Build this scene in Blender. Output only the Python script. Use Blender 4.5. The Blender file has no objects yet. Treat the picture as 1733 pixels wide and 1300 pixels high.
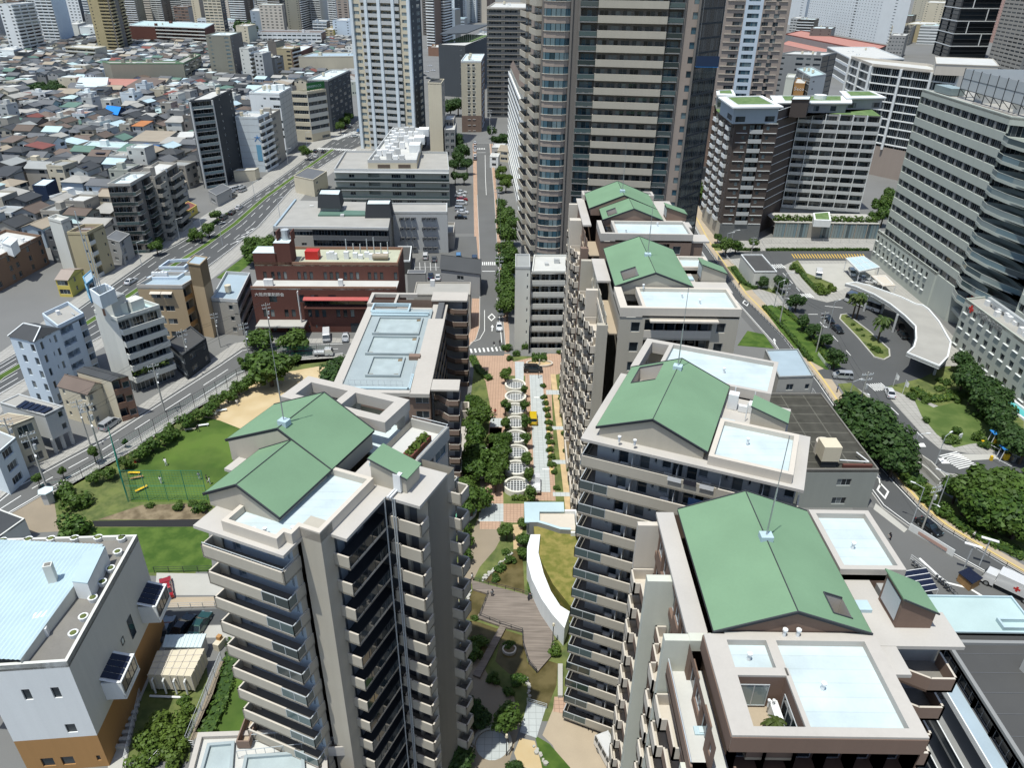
import bpy,math,random
from mathutils import Vector,Matrix
random.seed(7)
R=random.Random(11)
COL=bpy.context.scene.collection
F,CX,CY,H=1252.0,866.5,650.0,82.0
ROLL=math.atan2(CX-835.0,2880.0-CY)
PITCH=math.atan2(F,math.hypot(835.0-CX,2880.0-CY))
pc,ps,rc,rs=math.cos(PITCH),math.sin(PITCH),math.cos(ROLL),math.sin(ROLL)
def ray(x,y):
 dx,dy=x-CX,y-CY
 a,b=dx*rc+dy*rs,-dx*rs+dy*rc
 return a,F*pc-b*ps,-(F*ps+b*pc)
def P(x,y,z=0.0):
 a,b,c=ray(x,y);t=(z-H)/c
 return Vector((a*t,b*t,z))
def P2(x,y,z=0.0):
 p=P(x,y,z);return Vector((p.x,p.y))
def proj(X,Y,Z):
 Z-=H
 a,fw,b=X,Y*pc-Z*ps,-(Y*ps+Z*pc)
 a*=F/fw;b*=F/fw
 return CX+a*rc-b*rs,CY+a*rs+b*rc
def hz(x,yr,yb):
 lo,hi=0.0,81.5
 for _ in range(45):
  m=(lo+hi)/2;p=P(x,yr,m)
  if proj(p.x,p.y,0)[1]<yb:lo=m
  else:hi=m
 return lo
def pxm(p):
 return F/max(1.0,p[1]*pc-(p[2]-H)*ps)
MATS={}
def nodes(name):
 m=bpy.data.materials.new(name);m.use_nodes=True
 t=m.node_tree;b=t.nodes['Principled BSDF']
 MATS[name]=m
 return m,t,b
def N(t,kind,**kw):
 n=t.nodes.new(kind)
 for k,v in kw.items():setattr(n,k,v)
 return n
def mat(name,col,rough=.8,var=.12,sc=.35,fine=.06,spec=.3,metal=0.0,streak=0.0,rnd=0.0,joints=None):
 """weathered surface: broad blotches, fine grain, vertical rain streaks, optional panel joints (size in m)"""
 if name in MATS:return MATS[name]
 m,t,b=nodes(name);L=t.links
 b.inputs['Roughness'].default_value=rough;b.inputs['Specular IOR Level'].default_value=spec;b.inputs['Metallic'].default_value=metal
 geo=N(t,'ShaderNodeNewGeometry')
 n1=N(t,'ShaderNodeTexNoise');n1.inputs['Scale'].default_value=sc;n1.inputs['Detail'].default_value=5
 n2=N(t,'ShaderNodeTexNoise');n2.inputs['Scale'].default_value=6;n2.inputs['Detail'].default_value=2
 L.new(geo.outputs['Position'],n1.inputs['Vector']);L.new(geo.outputs['Position'],n2.inputs['Vector'])
 def mad(src,k,c):
  x=N(t,'ShaderNodeMath',operation='MULTIPLY_ADD');L.new(src,x.inputs[0]);x.inputs[1].default_value=k;x.inputs[2].default_value=c
  return x.outputs[0]
 def op(o,a,c):
  x=N(t,'ShaderNodeMath',operation=o);L.new(a,x.inputs[0])
  if isinstance(c,(int,float)):x.inputs[1].default_value=c
  else:L.new(c,x.inputs[1])
  return x.outputs[0]
 f=op('ADD',mad(n1.outputs['Fac'],var*2.2,1-var*1.1),mad(n2.outputs['Fac'],fine*2,-fine))
 if streak:
  mp=N(t,'ShaderNodeMapping');mp.inputs['Scale'].default_value=(1.6,1.6,.06);L.new(geo.outputs['Position'],mp.inputs['Vector'])
  n3=N(t,'ShaderNodeTexNoise');n3.inputs['Scale'].default_value=1.0;n3.inputs['Detail'].default_value=4;L.new(mp.outputs[0],n3.inputs['Vector'])
  f=op('ADD',f,mad(n3.outputs['Fac'],streak*2,-streak))
 if rnd:
  oi=N(t,'ShaderNodeObjectInfo');f=op('ADD',f,mad(oi.outputs['Random'],rnd*2,-rnd))
 if joints:
  br=N(t,'ShaderNodeTexBrick');br.inputs['Scale'].default_value=1.0;br.offset=joints[2]if len(joints)>2 else 0.0
  br.inputs['Brick Width'].default_value=joints[0];br.inputs['Row Height'].default_value=joints[1];br.inputs['Mortar Size'].default_value=joints[3]if len(joints)>3 else.03
  br.inputs['Color1'].default_value=(1,1,1,1);br.inputs['Color2'].default_value=(.93,.93,.93,1);mo=joints[4]if len(joints)>4 else.62;br.inputs['Mortar'].default_value=(mo,mo,mo,1)
  L.new(geo.outputs['Position'],br.inputs['Vector'])
  f=op('MULTIPLY',f,br.outputs['Color'])
 vm=N(t,'ShaderNodeVectorMath',operation='SCALE');vm.inputs[0].default_value=col;L.new(f,vm.inputs['Scale'])
 L.new(vm.outputs[0],b.inputs['Base Color'])
 return m
def mat2(name,c1,c2,sc=.3,rough=.9,detail=6,thr=(.4,.6),c3=None,sc3=3.0,rnd=False,k3=.5):
 """two-tone surface (grass, sand, foliage)"""
 if name in MATS:return MATS[name]
 m,t,b=nodes(name);L=t.links
 b.inputs['Roughness'].default_value=rough;b.inputs['Specular IOR Level'].default_value=.2
 geo=N(t,'ShaderNodeNewGeometry')
 n1=N(t,'ShaderNodeTexNoise');n1.inputs['Scale'].default_value=sc;n1.inputs['Detail'].default_value=detail
 L.new(geo.outputs['Position'],n1.inputs['Vector'])
 r=N(t,'ShaderNodeValToRGB');r.color_ramp.elements[0].position,r.color_ramp.elements[1].position=thr
 r.color_ramp.elements[0].color=(*c1,1);r.color_ramp.elements[1].color=(*c2,1)
 L.new(n1.outputs['Fac'],r.inputs[0]);out=r.outputs[0]
 if c3:
  n2=N(t,'ShaderNodeTexNoise');n2.inputs['Scale'].default_value=sc3;n2.inputs['Detail'].default_value=3
  L.new(geo.outputs['Position'],n2.inputs['Vector'])
  mx=N(t,'ShaderNodeMix',data_type='RGBA');mm=N(t,'ShaderNodeMath',operation='MULTIPLY');L.new(n2.outputs['Fac'],mm.inputs[0]);mm.inputs[1].default_value=k3
  L.new(mm.outputs[0],mx.inputs['Factor']);L.new(out,mx.inputs['A']);mx.inputs['B'].default_value=(*c3,1);out=mx.outputs['Result']
 L.new(out,b.inputs['Base Color'])
 return m
def leafmat(name,dark,light,yellow):
 m,t,b=nodes(name);L=t.links
 b.inputs['Roughness'].default_value=.55;b.inputs['Specular IOR Level'].default_value=.25
 geo=N(t,'ShaderNodeNewGeometry');oi=N(t,'ShaderNodeObjectInfo')
 r=N(t,'ShaderNodeValToRGB');e=r.color_ramp.elements
 e[0].color=(*dark,1);e[1].color=(*light,1);e[0].position=.1;e[1].position=.95
 L.new(geo.outputs['Random Per Island'],r.inputs[0])
 mx=N(t,'ShaderNodeMix',data_type='RGBA');L.new(r.outputs[0],mx.inputs['A']);mx.inputs['B'].default_value=(*yellow,1)
 mm=N(t,'ShaderNodeMath',operation='MULTIPLY');L.new(oi.outputs['Random'],mm.inputs[0]);mm.inputs[1].default_value=.45;L.new(mm.outputs[0],mx.inputs['Factor'])
 L.new(mx.outputs['Result'],b.inputs['Base Color'])
 tr=N(t,'ShaderNodeBsdfTranslucent');L.new(mx.outputs['Result'],tr.inputs['Color'])
 ms=N(t,'ShaderNodeMixShader');ms.inputs[0].default_value=.25
 L.new(b.outputs[0],ms.inputs[1]);L.new(tr.outputs[0],ms.inputs[2]);L.new(ms.outputs[0],t.nodes['Material Output'].inputs[0])
 return m
def glassmat(name,dark,curtain,share=.45,rough=.06):
 m,t,b=nodes(name);L=t.links
 geo=N(t,'ShaderNodeNewGeometry');oi=N(t,'ShaderNodeObjectInfo')
 a=N(t,'ShaderNodeMath',operation='ADD');L.new(geo.outputs['Random Per Island'],a.inputs[0]);L.new(oi.outputs['Random'],a.inputs[1])
 f=N(t,'ShaderNodeMath',operation='FRACT');L.new(a.outputs[0],f.inputs[0])
 r=N(t,'ShaderNodeValToRGB');r.color_ramp.interpolation='CONSTANT';e=r.color_ramp.elements
 e[0].color=(*dark,1);e[1].color=(*curtain,1);e[1].position=1-share
 k=r.color_ramp.elements.new((1-share)*.5);k.color=(dark[0]*2.4,dark[1]*2.4,dark[2]*2.4,1)
 L.new(f.outputs[0],r.inputs[0]);L.new(r.outputs[0],b.inputs['Base Color'])
 b.inputs['Roughness'].default_value=rough;b.inputs['Specular IOR Level'].default_value=.6
 return m
glassmat('glass',(.016,.022,.026),(.16,.18,.18),.3)
glassmat('glass_blue',(.02,.045,.06),(.13,.19,.21),.45)
glassmat('glass_dark',(.008,.013,.017),(.05,.06,.065),.25)
glassmat('glass_pale',(.07,.10,.11),(.22,.27,.27),.5)
glassmat('glass_rail',(.03,.045,.045),(.07,.09,.09),.3,.1)
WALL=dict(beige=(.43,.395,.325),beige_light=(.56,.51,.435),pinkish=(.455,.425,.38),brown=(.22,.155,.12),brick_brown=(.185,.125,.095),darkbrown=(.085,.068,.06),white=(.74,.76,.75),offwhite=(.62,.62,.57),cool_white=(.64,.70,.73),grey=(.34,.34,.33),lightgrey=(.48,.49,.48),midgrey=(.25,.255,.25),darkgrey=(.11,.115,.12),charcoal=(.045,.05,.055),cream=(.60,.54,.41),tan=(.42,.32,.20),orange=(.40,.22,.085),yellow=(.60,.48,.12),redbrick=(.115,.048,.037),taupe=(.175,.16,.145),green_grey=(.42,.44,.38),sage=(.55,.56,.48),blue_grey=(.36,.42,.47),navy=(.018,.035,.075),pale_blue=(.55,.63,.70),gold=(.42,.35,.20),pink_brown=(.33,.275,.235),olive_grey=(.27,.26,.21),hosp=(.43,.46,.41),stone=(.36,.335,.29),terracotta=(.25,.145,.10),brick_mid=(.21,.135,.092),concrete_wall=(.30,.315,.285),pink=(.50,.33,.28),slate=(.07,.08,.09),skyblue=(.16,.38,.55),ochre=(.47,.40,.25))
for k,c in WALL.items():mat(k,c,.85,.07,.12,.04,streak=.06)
ROOF=dict(roof_green=(.165,.275,.165),roof_white=(.56,.65,.66),roof_grey=(.30,.31,.30),roof_dark=(.07,.07,.068),roof_conc=(.35,.34,.31),roof_pale=(.52,.52,.49),roof_blue=(.33,.41,.46),tile_grey=(.13,.135,.14),tile_dark=(.055,.058,.06),tile_brown=(.125,.095,.075),tile_red=(.20,.07,.055),tile_green=(.11,.19,.15),tile_orange=(.42,.17,.06),tile_blue=(.03,.13,.33),tile_tan=(.33,.28,.21),metal_blue=(.43,.55,.59),slab_pink=(.46,.435,.395),sheet_blue=(.03,.22,.60),roof_pinkred=(.42,.20,.16),roof_brown=(.15,.115,.095),roof_aqua=(.42,.54,.535))
for k,c in ROOF.items():mat(k,c,.75 if 'tile' not in k else.6,.16,.22,.05)
mat('roof_stained',(.52,.605,.615),.6,.22,.45,.05,streak=.0,joints=(40,1.05,0,.05,.88));mat('roof_tray',(.32,.37,.375),.6,.14,.3,.05);mat('tray_floor',(.36,.42,.42),.6,.22,.5,.05);mat('awning_red',(.42,.10,.09),.7,.1);mat('moss_roof',(.06,.058,.048),.95,.5,.5,.12,joints=(4.5,3.2,0,.12,1.9));mat('brick_roof',(.42,.43,.32),.9,.2,.4,.08)
mat('asphalt',(.085,.088,.088),.92,.16,.1,.08);mat('asphalt_old',(.125,.126,.122),.92,.14,.1,.06);mat('pavement',(.36,.35,.32),.9,.1,.2,.05,joints=(1.2,1.2,0,.05))
mat('city_ground',(.165,.165,.158),.92,.16,.05,.06);mat('kerb',(.42,.41,.38));mat('paint',(.74,.74,.71),.7,.12,1.0,.1);mat('paint_yellow',(.62,.40,.07),.7,.1,.8)
mat('paving_pink',(.46,.31,.22),.9,.1,.3,.06,joints=(.6,.6,0,.04));mat('paving_grey',(.46,.49,.48),.85,.07,.3,.05,joints=(.9,.9,0,.03));mat('paving_tan',(.40,.33,.24),.9,.12,.3,.06)
mat('path_brown',(.27,.225,.165),.95,.14,.3,.06);mat('concrete',(.42,.41,.37),.9,.12,.3,.06);mat('concrete_dark',(.20,.19,.17),.9,.2,.3,.08,streak=.1);mat('planter_white',(.68,.66,.58),.8,.06)
mat('rust_tan',(.50,.37,.21),.9,.35,.6,.1);mat('tactile',(.55,.42,.17),.9,.12)
mat2('sand',(.50,.38,.21),(.58,.46,.28),.2,c3=(.42,.34,.2),sc3=.8)
mat2('lawn',(.034,.08,.012),(.085,.15,.024),.12,c3=(.12,.155,.04),sc3=.35,k3=.5)
mat2('rough_grass',(.045,.08,.02),(.12,.155,.04),.3,c3=(.19,.19,.08),sc3=1.2,k3=.6)
mat2('lawn_bright',(.05,.10,.016),(.10,.16,.03),.4,c3=(.03,.06,.012),sc3=2)
mat2('garden_lawn',(.075,.115,.03),(.14,.18,.055),.2,c3=(.05,.10,.02),sc3=.5)
mat2('roof_grass',(.16,.16,.035),(.29,.24,.075),.8,c3=(.09,.11,.025),sc3=2.5)
mat2('turf_roof',(.10,.17,.06),(.15,.22,.09),.5)
mat2('soil',(.13,.10,.06),(.24,.19,.12),.5);mat2('pond',(.075,.062,.022),(.13,.105,.045),.4,rough=.12)
mat('deck_wood',(.19,.16,.135),.9,.3,.2,.1)
t_=MATS['deck_wood'].node_tree;mp_=N(t_,'ShaderNodeMapping');mp_.inputs['Rotation'].default_value=(0,0,.25);mp_.inputs['Scale'].default_value=(.25,5.5,1)
for n_ in t_.nodes:
 if n_.type=='TEX_NOISE' and n_.inputs['Scale'].default_value>5:n_.inputs['Scale'].default_value=1.0;n_.inputs['Detail'].default_value=6;t_.links.new([g for g in t_.nodes if g.type=='NEW_GEOMETRY'][0].outputs['Position'],mp_.inputs['Vector']);t_.links.new(mp_.outputs[0],n_.inputs['Vector'])
 if n_.type=='MATH' and n_.operation=='MULTIPLY_ADD' and abs(n_.inputs[1].default_value-.2)<.001:n_.inputs[1].default_value=1.5;n_.inputs[2].default_value=-.75
mat('play_green',(.10,.30,.20),.8,.06);mat('pool',(.10,.42,.42),.3,.05)
mat('black_rubber',(.02,.02,.02),.7,.05);mat('steel',(.45,.47,.48),.35,.06,metal=.7);mat('galv',(.50,.53,.54),.5,.05,metal=.25);mat('dark_metal',(.05,.055,.06),.5,.05,metal=.3);mat('white_metal',(.72,.73,.72),.45,.05)
mat('panel_solar',(.012,.016,.035),.2,.1);mat('door_grey',(.3,.32,.33),.5,.05);mat('red_paint',(.50,.03,.025),.5,.06);mat('blue_paint',(.03,.20,.52),.5,.06);mat('yellow_paint',(.70,.45,.02),.5,.06);mat('green_paint',(.03,.16,.05),.6)
mat('lettering',(.72,.70,.66),.6,.02);mat('bark',(.09,.07,.05),.95,.2,3);mat('net_green',(.02,.22,.16),.6,.1);mat('blue_sheet',(.02,.22,.68),.5,.12,.8);mat('wood',(.30,.18,.08),.8,.15,2);mat('planter_brick',(.17,.06,.045))
leafmat('leaf',(.028,.066,.013),(.09,.165,.028),(.10,.15,.028))
leafmat('leaf_light',(.04,.085,.014),(.11,.185,.03),(.15,.19,.035))
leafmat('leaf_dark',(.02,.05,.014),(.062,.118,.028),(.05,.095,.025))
leafmat('leaf_palm',(.02,.05,.01),(.08,.13,.03),(.13,.15,.04))
def carpaint(name,c):
 m,t,b=nodes(name);b.inputs['Base Color'].default_value=(*c,1);b.inputs['Roughness'].default_value=.22;b.inputs['Metallic'].default_value=.25
 b.inputs['Coat Weight'].default_value=.6;b.inputs['Coat Roughness'].default_value=.05
for k,c in dict(car_white=(.74,.75,.75),car_silver=(.42,.44,.46),car_black=(.012,.013,.015),car_grey=(.12,.13,.14),car_red=(.35,.012,.015),car_navy=(.02,.035,.07),car_yellow=(.72,.50,.01),car_blue=(.1,.25,.45),car_green=(.02,.07,.06)).items():carpaint(k,c)
for k,c in dict(skin=(.50,.32,.22),hair=(.02,.016,.014),cloth_white=(.72,.72,.70),cloth_dark=(.03,.03,.04),cloth_blue=(.08,.16,.34),cloth_red=(.36,.06,.05),cloth_grey=(.25,.26,.27)).items():mat(k,c,.8,.05)
class MB:
 def __init__(s):s.v=[];s.f=[];s.m=[];s.g=[];s.n=0
 def mark(s):
  if not s.n:s.g.append(len(s.f))
 def ng(s,pts,m=0):
  i=len(s.v);s.v+=[tuple(p)if len(p)==3 else(p[0],p[1],0.0)for p in pts];s.f.append(tuple(range(i,i+len(pts))));s.m.append(m)
 def prism(s,poly,z0,z1,m=0,mt=None,bottom=True):
  s.mark();n=len(poly);mt=m if mt is None else mt
  a=[(p[0],p[1])for p in poly]
  if sum(a[i][0]*a[(i+1)%n][1]-a[(i+1)%n][0]*a[i][1]for i in range(n))<0:a.reverse()
  i=len(s.v);s.v+=[(x,y,z0)for x,y in a]+[(x,y,z1)for x,y in a]
  for k in range(n):s.f.append((i+k,i+(k+1)%n,i+n+(k+1)%n,i+n+k));s.m.append(m)
  s.f.append(tuple(range(i+n,i+2*n)));s.m.append(mt)
  if bottom:s.f.append(tuple(reversed(range(i,i+n))));s.m.append(m)
 def box(s,o,u,v,w,m=0,mt=None):
  s.mark();o,u,v,w=Vector(o),Vector(u),Vector(v),Vector(w)
  c=[o,o+u,o+u+v,o+v];i=len(s.v)
  s.v+=[tuple(p)for p in c]+[tuple(p+w)for p in c]
  for k,q in enumerate(((0,3,2,1),(4,5,6,7),(0,1,5,4),(1,2,6,5),(2,3,7,6),(3,0,4,7))):
   s.f.append(tuple(i+j for j in q));s.m.append(mt if(mt is not None and k==1)else m)
 def bx(s,cx,cy,cz,sx,sy,sz,rot=0.0,m=0,mt=None):
  c,n=math.cos(rot),math.sin(rot)
  u,v=Vector((c*sx,n*sx,0)),Vector((-n*sy,c*sy,0))
  s.box(Vector((cx,cy,cz))-u/2-v/2,u,v,(0,0,sz),m,mt)
 def tube(s,p,q,r,n=6,m=0,r2=None):
  p,q=Vector(p),Vector(q);d=(q-p);r2=r if r2 is None else r2
  if d.length<1e-6:return
  s.mark();a=d.orthogonal().normalized();b=d.normalized().cross(a);i=len(s.v)
  for c,rr in((p,r),(q,r2)):
   for k in range(n):
    t=2*math.pi*k/n;s.v.append(tuple(c+(a*math.cos(t)+b*math.sin(t))*rr))
  for k in range(n):s.f.append((i+k,i+(k+1)%n,i+n+(k+1)%n,i+n+k));s.m.append(m)
  s.f.append(tuple(range(i+n,i+2*n)));s.m.append(m);s.f.append(tuple(reversed(range(i,i+n))));s.m.append(m)
 def wall(s,path,z0,z1,th,m=0,mt=None,closed=False):
  s.mark();s.n+=1;pts=[Vector((p[0],p[1]))for p in path];n=len(pts);off=[]
  for k in range(n):
   d1=(pts[k]-pts[k-1])if(k>0 or closed)else None
   d2=(pts[(k+1)%n]-pts[k])if(k<n-1 or closed)else None
   n1=Vector((-d1.y,d1.x)).normalized()if d1 else None;n2=Vector((-d2.y,d2.x)).normalized()if d2 else None
   if n1 is None:o=n2
   elif n2 is None:o=n1
   else:
    b=n1+n2;o=b/max(.3,b.dot(n1))if b.length>.1 else n1
   off.append(pts[k]+o*th)
  for k in range(n if closed else n-1):
   j=(k+1)%n
   s.prism([pts[k],pts[j],off[j],off[k]],z0,z1,m,mt)
  s.n-=1
 def add(s,o,mtx=None):
  i=len(s.v);s.v+=[tuple(mtx@Vector(p))for p in o.v]if mtx else o.v
  s.f+=[tuple(k+i for k in f)for f in o.f];s.m+=o.m
 def pieces(s):
  out=[]
  for k,a in enumerate(s.g):
   z=s.g[k+1]if k+1<len(s.g)else len(s.f);fs=s.f[a:z]
   if not fs:continue
   lo=min(min(f)for f in fs);hi=max(max(f)for f in fs)+1;b=MB();b.v=s.v[lo:hi];b.f=[tuple(i-lo for i in f)for f in fs];b.m=s.m[a:z];out.append(b)
  return out
 def mesh(s,name,mats,org=(0,0,0),smooth=False):
  me=bpy.data.meshes.new(name)
  ox,oy,oz=org
  me.from_pydata([(x-ox,y-oy,z-oz)for x,y,z in s.v],[],s.f)
  for n in mats:me.materials.append(MATS[n])
  if len(mats)>1:me.polygons.foreach_set('material_index',s.m)
  if smooth:me.polygons.foreach_set('use_smooth',[True]*len(s.f))
  me.update();return me
 def build(s,name,mats,parent=None,org=None,smooth=False):
  if not s.f:return None
  if isinstance(mats,str):mats=[mats]
  if org is None:org=tuple(parent.get('_o',(0,0,0)))if parent else(0,0,0)
  o=bpy.data.objects.new(name,s.mesh(name,mats,org,smooth));COL.objects.link(o)
  if parent:o.parent=parent
  else:o.location=org
  return o
def put(name,me,parent=None,m=None):
 o=bpy.data.objects.new(name,me);COL.objects.link(o)
 if parent:o.parent=parent
 if m is not None:o.matrix_basis=m
 return o
def tag(o,label,cat,group=None,kind=None):
 if label:o['label']=label
 if cat:o['category']=cat
 if group:o['group']=group
 if kind:o['kind']=kind
 return o
def thing(name,label,cat,loc=(0,0,0),group=None):
 o=bpy.data.objects.new(name,None);COL.objects.link(o);o.location=loc;o.empty_display_size=.5
 o['_o']=tuple(loc);tag(o,label,cat,group);return o
def dup(root,loc,rot=0.0,sc=1.0,label=None,mats=None):
 r=root.copy();COL.objects.link(r);r.location=loc;r.rotation_euler=(0,0,rot);r.scale=(sc,sc,sc)if not isinstance(sc,tuple)else sc
 if label:r['label']=label
 for ch in KIDS.get(root.name,[]):
  c=ch.copy();COL.objects.link(c);c.parent=r
  for g in KIDS.get(ch.name,[]):
   d=g.copy();COL.objects.link(d);d.parent=c
 return r
KIDS={}
def reg(root):
 allo=[o for o in bpy.data.objects if o.parent==root]
 KIDS[root.name]=allo
 for a in allo:KIDS[a.name]=[o for o in bpy.data.objects if o.parent==a]
 return root
def structure(name,mb,m):
 o=mb.build(name,m);o['kind']='structure';return o
WCACHE={}
def window_mb(w,h,fr=.06,pane=.95):
 b=MB();n=max(1,round(w/pane));x0,z0=-w/2,-h/2
 for k in range(n):
  a,c=x0+w*k/n,x0+w*(k+1)/n
  b.ng([(a+fr*.6,-.02,z0+fr),(c-fr*.6,-.02,z0+fr),(c-fr*.6,-.02,-z0-fr),(a+fr*.6,-.02,-z0-fr)],1)
  b.box((a-fr*.6 if k else a,-.05,z0+fr),(fr*1.2,0,0),(0,.05,0),(0,0,h-2*fr),0)
 b.box((x0+w-fr,-.05,z0+fr),(fr,0,0),(0,.05,0),(0,0,h-2*fr),0)
 b.box((x0,-.06,z0),(w,0,0),(0,.06,0),(0,0,fr),0);b.box((x0,-.06,-z0-fr),(w,0,0),(0,.06,0),(0,0,fr),0)
 return b
def win_mesh(w,h,glass,frame):
 k=(round(w*10),round(h*10),glass,frame)
 if k not in WCACHE:
  b=window_mb(k[0]/10,k[1]/10);WCACHE[k]=(b.mesh('window',[frame,glass]),b)
 return WCACHE[k]
def sub_at(p,t,z):
 return Matrix(((t.x,-t.y,0,p.x),(t.y,t.x,0,p.y),(0,0,1,z),(0,0,0,1)))
KIND={'w':(.50,.9,2.15,.18),'W':(.82,.8,2.25,.18),'T':(.55,.25,2.3,.18),'s':(.26,1.15,2.05,.16),'S':(1.0,.95,2.25,.2),'G':(.94,.12,-.3,.12),'M':(.66,.55,2.25,.2),'D':(.9,.05,2.3,.3)}
SPLIT=set('roof roof_slab pier condenser plant_unit outdoor_unit roof_vent water_tank tank_stand roof_hut roof_box roof_tray roof_tray_floor hatch gallery_door balcony_screen terrace fin stair_roof stair_head window_hood sill plant_pot pot_plant solar_panel roof_block column skylight penthouse penthouse_roof parapet roof_frame drainpipe flue roof_pipe pilaster plant_box louvre window_awning stilt mast joint roof_kerb roof_plant duct bay rod_foot cowl_top cowl_base penthouse_parapet mullion band canopy white_line base lift_tower stair_core stair_door roof_seam turf roof_stain stair_tower roof_slab stair_tower_roof tank_screen balcony_edge glass_balcony railing_post red_cross cross_emblem cross_mullion'.split())
class Bld:
 """a building: one wall mesh with real openings, every window and balcony a part of its own (the largest hundred), roof, parapet"""
 def __init__(s,name,label,cat='building',loc=(0,0,0),group=None,wall='grey',glass='glass',frame='galv',lod=0):
  s.root=thing(name,label,cat,loc,group);s.wallm=wall;s.glass,s.frame,s.lod=glass,frame,lod
  s.mb=MB();s.slots=[wall];s.wins=[];s.bals=[];s.parts={}
 def slot(s,m):
  if m not in s.slots:s.slots.append(m)
  return s.slots.index(m)
 def part(s,name,m):
  k=(name,m)
  if k not in s.parts:s.parts[k]=MB()
  return s.parts[k]
 def win(s,c,t,z,w,h,glass=None):
  s.wins.append((sub_at(c,t,z),w,h,glass or s.glass))
 def facade(s,p0,p1,z0,floors,bays,fh=3.0,wall=None,bal='beige',rail=None,bd=1.2,weights=None,glass=None,back=None,top=0.0,bh=1.1,sill=False):
  """openings between p0 and p1 (left to right seen from outside), `floors` storeys upward from z0"""
  p0,p1=Vector(p0[:2]),Vector(p1[:2]);d=p1-p0;Ln=d.length;t=d/Ln;n=Vector((t.y,-t.x));m=s.slot(wall or s.wallm)
  mback=s.slot(back or wall or s.wallm);mg=s.slot(glass or s.glass)
  if not isinstance(bays,(list,tuple)):bays=[bays]
  at=lambda x,y=0.0:p0+t*x+n*y
  def q(xa,xb,za,zb,y=0.0,mm=m):
   if xb-xa<.005 or zb-za<.005:return
   a,b=at(xa,y),at(xb,y);s.mb.ng([(a.x,a.y,za),(b.x,b.y,za),(b.x,b.y,zb),(a.x,a.y,zb)],mm)
  def hole(xa,xb,za,zb,dep,mm=m):
   a,b,a2,b2=at(xa),at(xb),at(xa,-dep),at(xb,-dep)
   for A,B,C,D in(((a.x,a.y,za),(b.x,b.y,za),(b2.x,b2.y,za),(a2.x,a2.y,za)),((a.x,a.y,zb),(a2.x,a2.y,zb),(b2.x,b2.y,zb),(b.x,b.y,zb)),((a.x,a.y,za),(a2.x,a2.y,za),(a2.x,a2.y,zb),(a.x,a.y,zb)),((b.x,b.y,za),(b.x,b.y,zb),(b2.x,b2.y,zb),(b2.x,b2.y,za))):
    s.mb.ng([A,B,C,D],mm)
  for f in range(floors):
   pat=bays[(floors-1-f)%len(bays)]if len(bays)>1 else bays[0]
   wt=weights or[1.0 if c not in '|,' else(.12 if c=='|' else.3)for c in pat];tot=sum(wt);x=0.0
   za=z0+f*fh;zt=za+fh
   runs=[]
   for c,w_ in zip(pat,wt):
    w=Ln*w_/tot;xa,xb=x,x+w;x=xb
    if c in KIND:
     fr,si,he,dep=KIND[c];he=he if he>0 else fh+he;he=min(he,fh-.12);wa=w*fr;ca=(xa+xb)/2
     q(xa,ca-wa/2,za,zt);q(ca+wa/2,xb,za,zt);q(ca-wa/2,ca+wa/2,za,za+si);q(ca-wa/2,ca+wa/2,za+he,zt)
     hole(ca-wa/2,ca+wa/2,za+si,za+he,dep)
     if s.lod:q(ca-wa/2,ca+wa/2,za+si,za+he,-dep,mg)
     else:s.win(at(ca,-dep),t,za+(si+he)/2,wa,he-si,glass)
     if sill:s.part('sill','white').box(Vector((*at(ca-wa/2-.15),za+si-.12)),Vector((*(t*(wa+.3)),0)),Vector((*(n*.3),0)),(0,0,.1))
    elif c in 'BOdRX':
     dep=1.3 if c in 'BdRX' else 0.0
     if c in 'BdRX':
      lo=0.0 if c in 'BR' else(1.1 if c=='d' else 0.0)
      q(xa,xb,za+fh-.3,zt);q(xa,xb,za,za+lo)
      hole(xa,xb,za+lo,za+fh-.3,dep,mback)
     y=-dep;wa=w*.78;ca=(xa+xb)/2;zi,zh=za+.15,za+min(2.3,fh-.35)
     if c in 'd':q(xa,xb,za+lo,za+fh-.3,y,mback)
     else:
      hi=za+fh-.3 if dep else zt
      q(xa,ca-wa/2,za,hi,y,mback);q(ca+wa/2,xb,za,hi,y,mback);q(ca-wa/2,ca+wa/2,za,zi,y,mback);q(ca-wa/2,ca+wa/2,zh,hi,y,mback)
      if s.lod:q(ca-wa/2,ca+wa/2,zi,zh,y,mg)
      else:s.win(at(ca,y),t,(zi+zh)/2,wa,zh-zi,glass)
     if c in 'BORX':
      if runs and abs(runs[-1][1]-xa)<.01 and runs[-1][2]==c:runs[-1][1]=xb
      else:runs.append([xa,xb,c])
    else:q(xa,xb,za,zt)
   for xa,xb,c in runs:
    B=MB();y0=0.0;y1=bd if c in 'OX' else.04;th=.14;e=.04
    rl=rail if(c in 'RX' and rail)else None
    a,b=at(xa+e,y0),at(xb-e,y0);a1,b1=at(xa+e,y1),at(xb-e,y1)
    if c in 'OX':B.prism([a,b,b1,a1],za-.18,za,0);path=[a,a1,b1,b]
    else:path=[at(xa,y1),at(xb,y1)]
    B.wall(path,za+(.12 if rl else 0),za+bh-(.05 if rl else 0),th if not rl else.05,1 if rl else 0)
    if rl:B.wall(path,za+bh-.05,za+bh+.01,.08,0);
    s.bals.append((B,[bal,rl]if rl else[bal],za,at((xa+xb)/2)))
 def plain(s,p0,p1,z0,z1,wall=None):
  s.mb.ng([(p0[0],p0[1],z0),(p1[0],p1[1],z0),(p1[0],p1[1],z1),(p0[0],p0[1],z1)],s.slot(wall or s.wallm))
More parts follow.
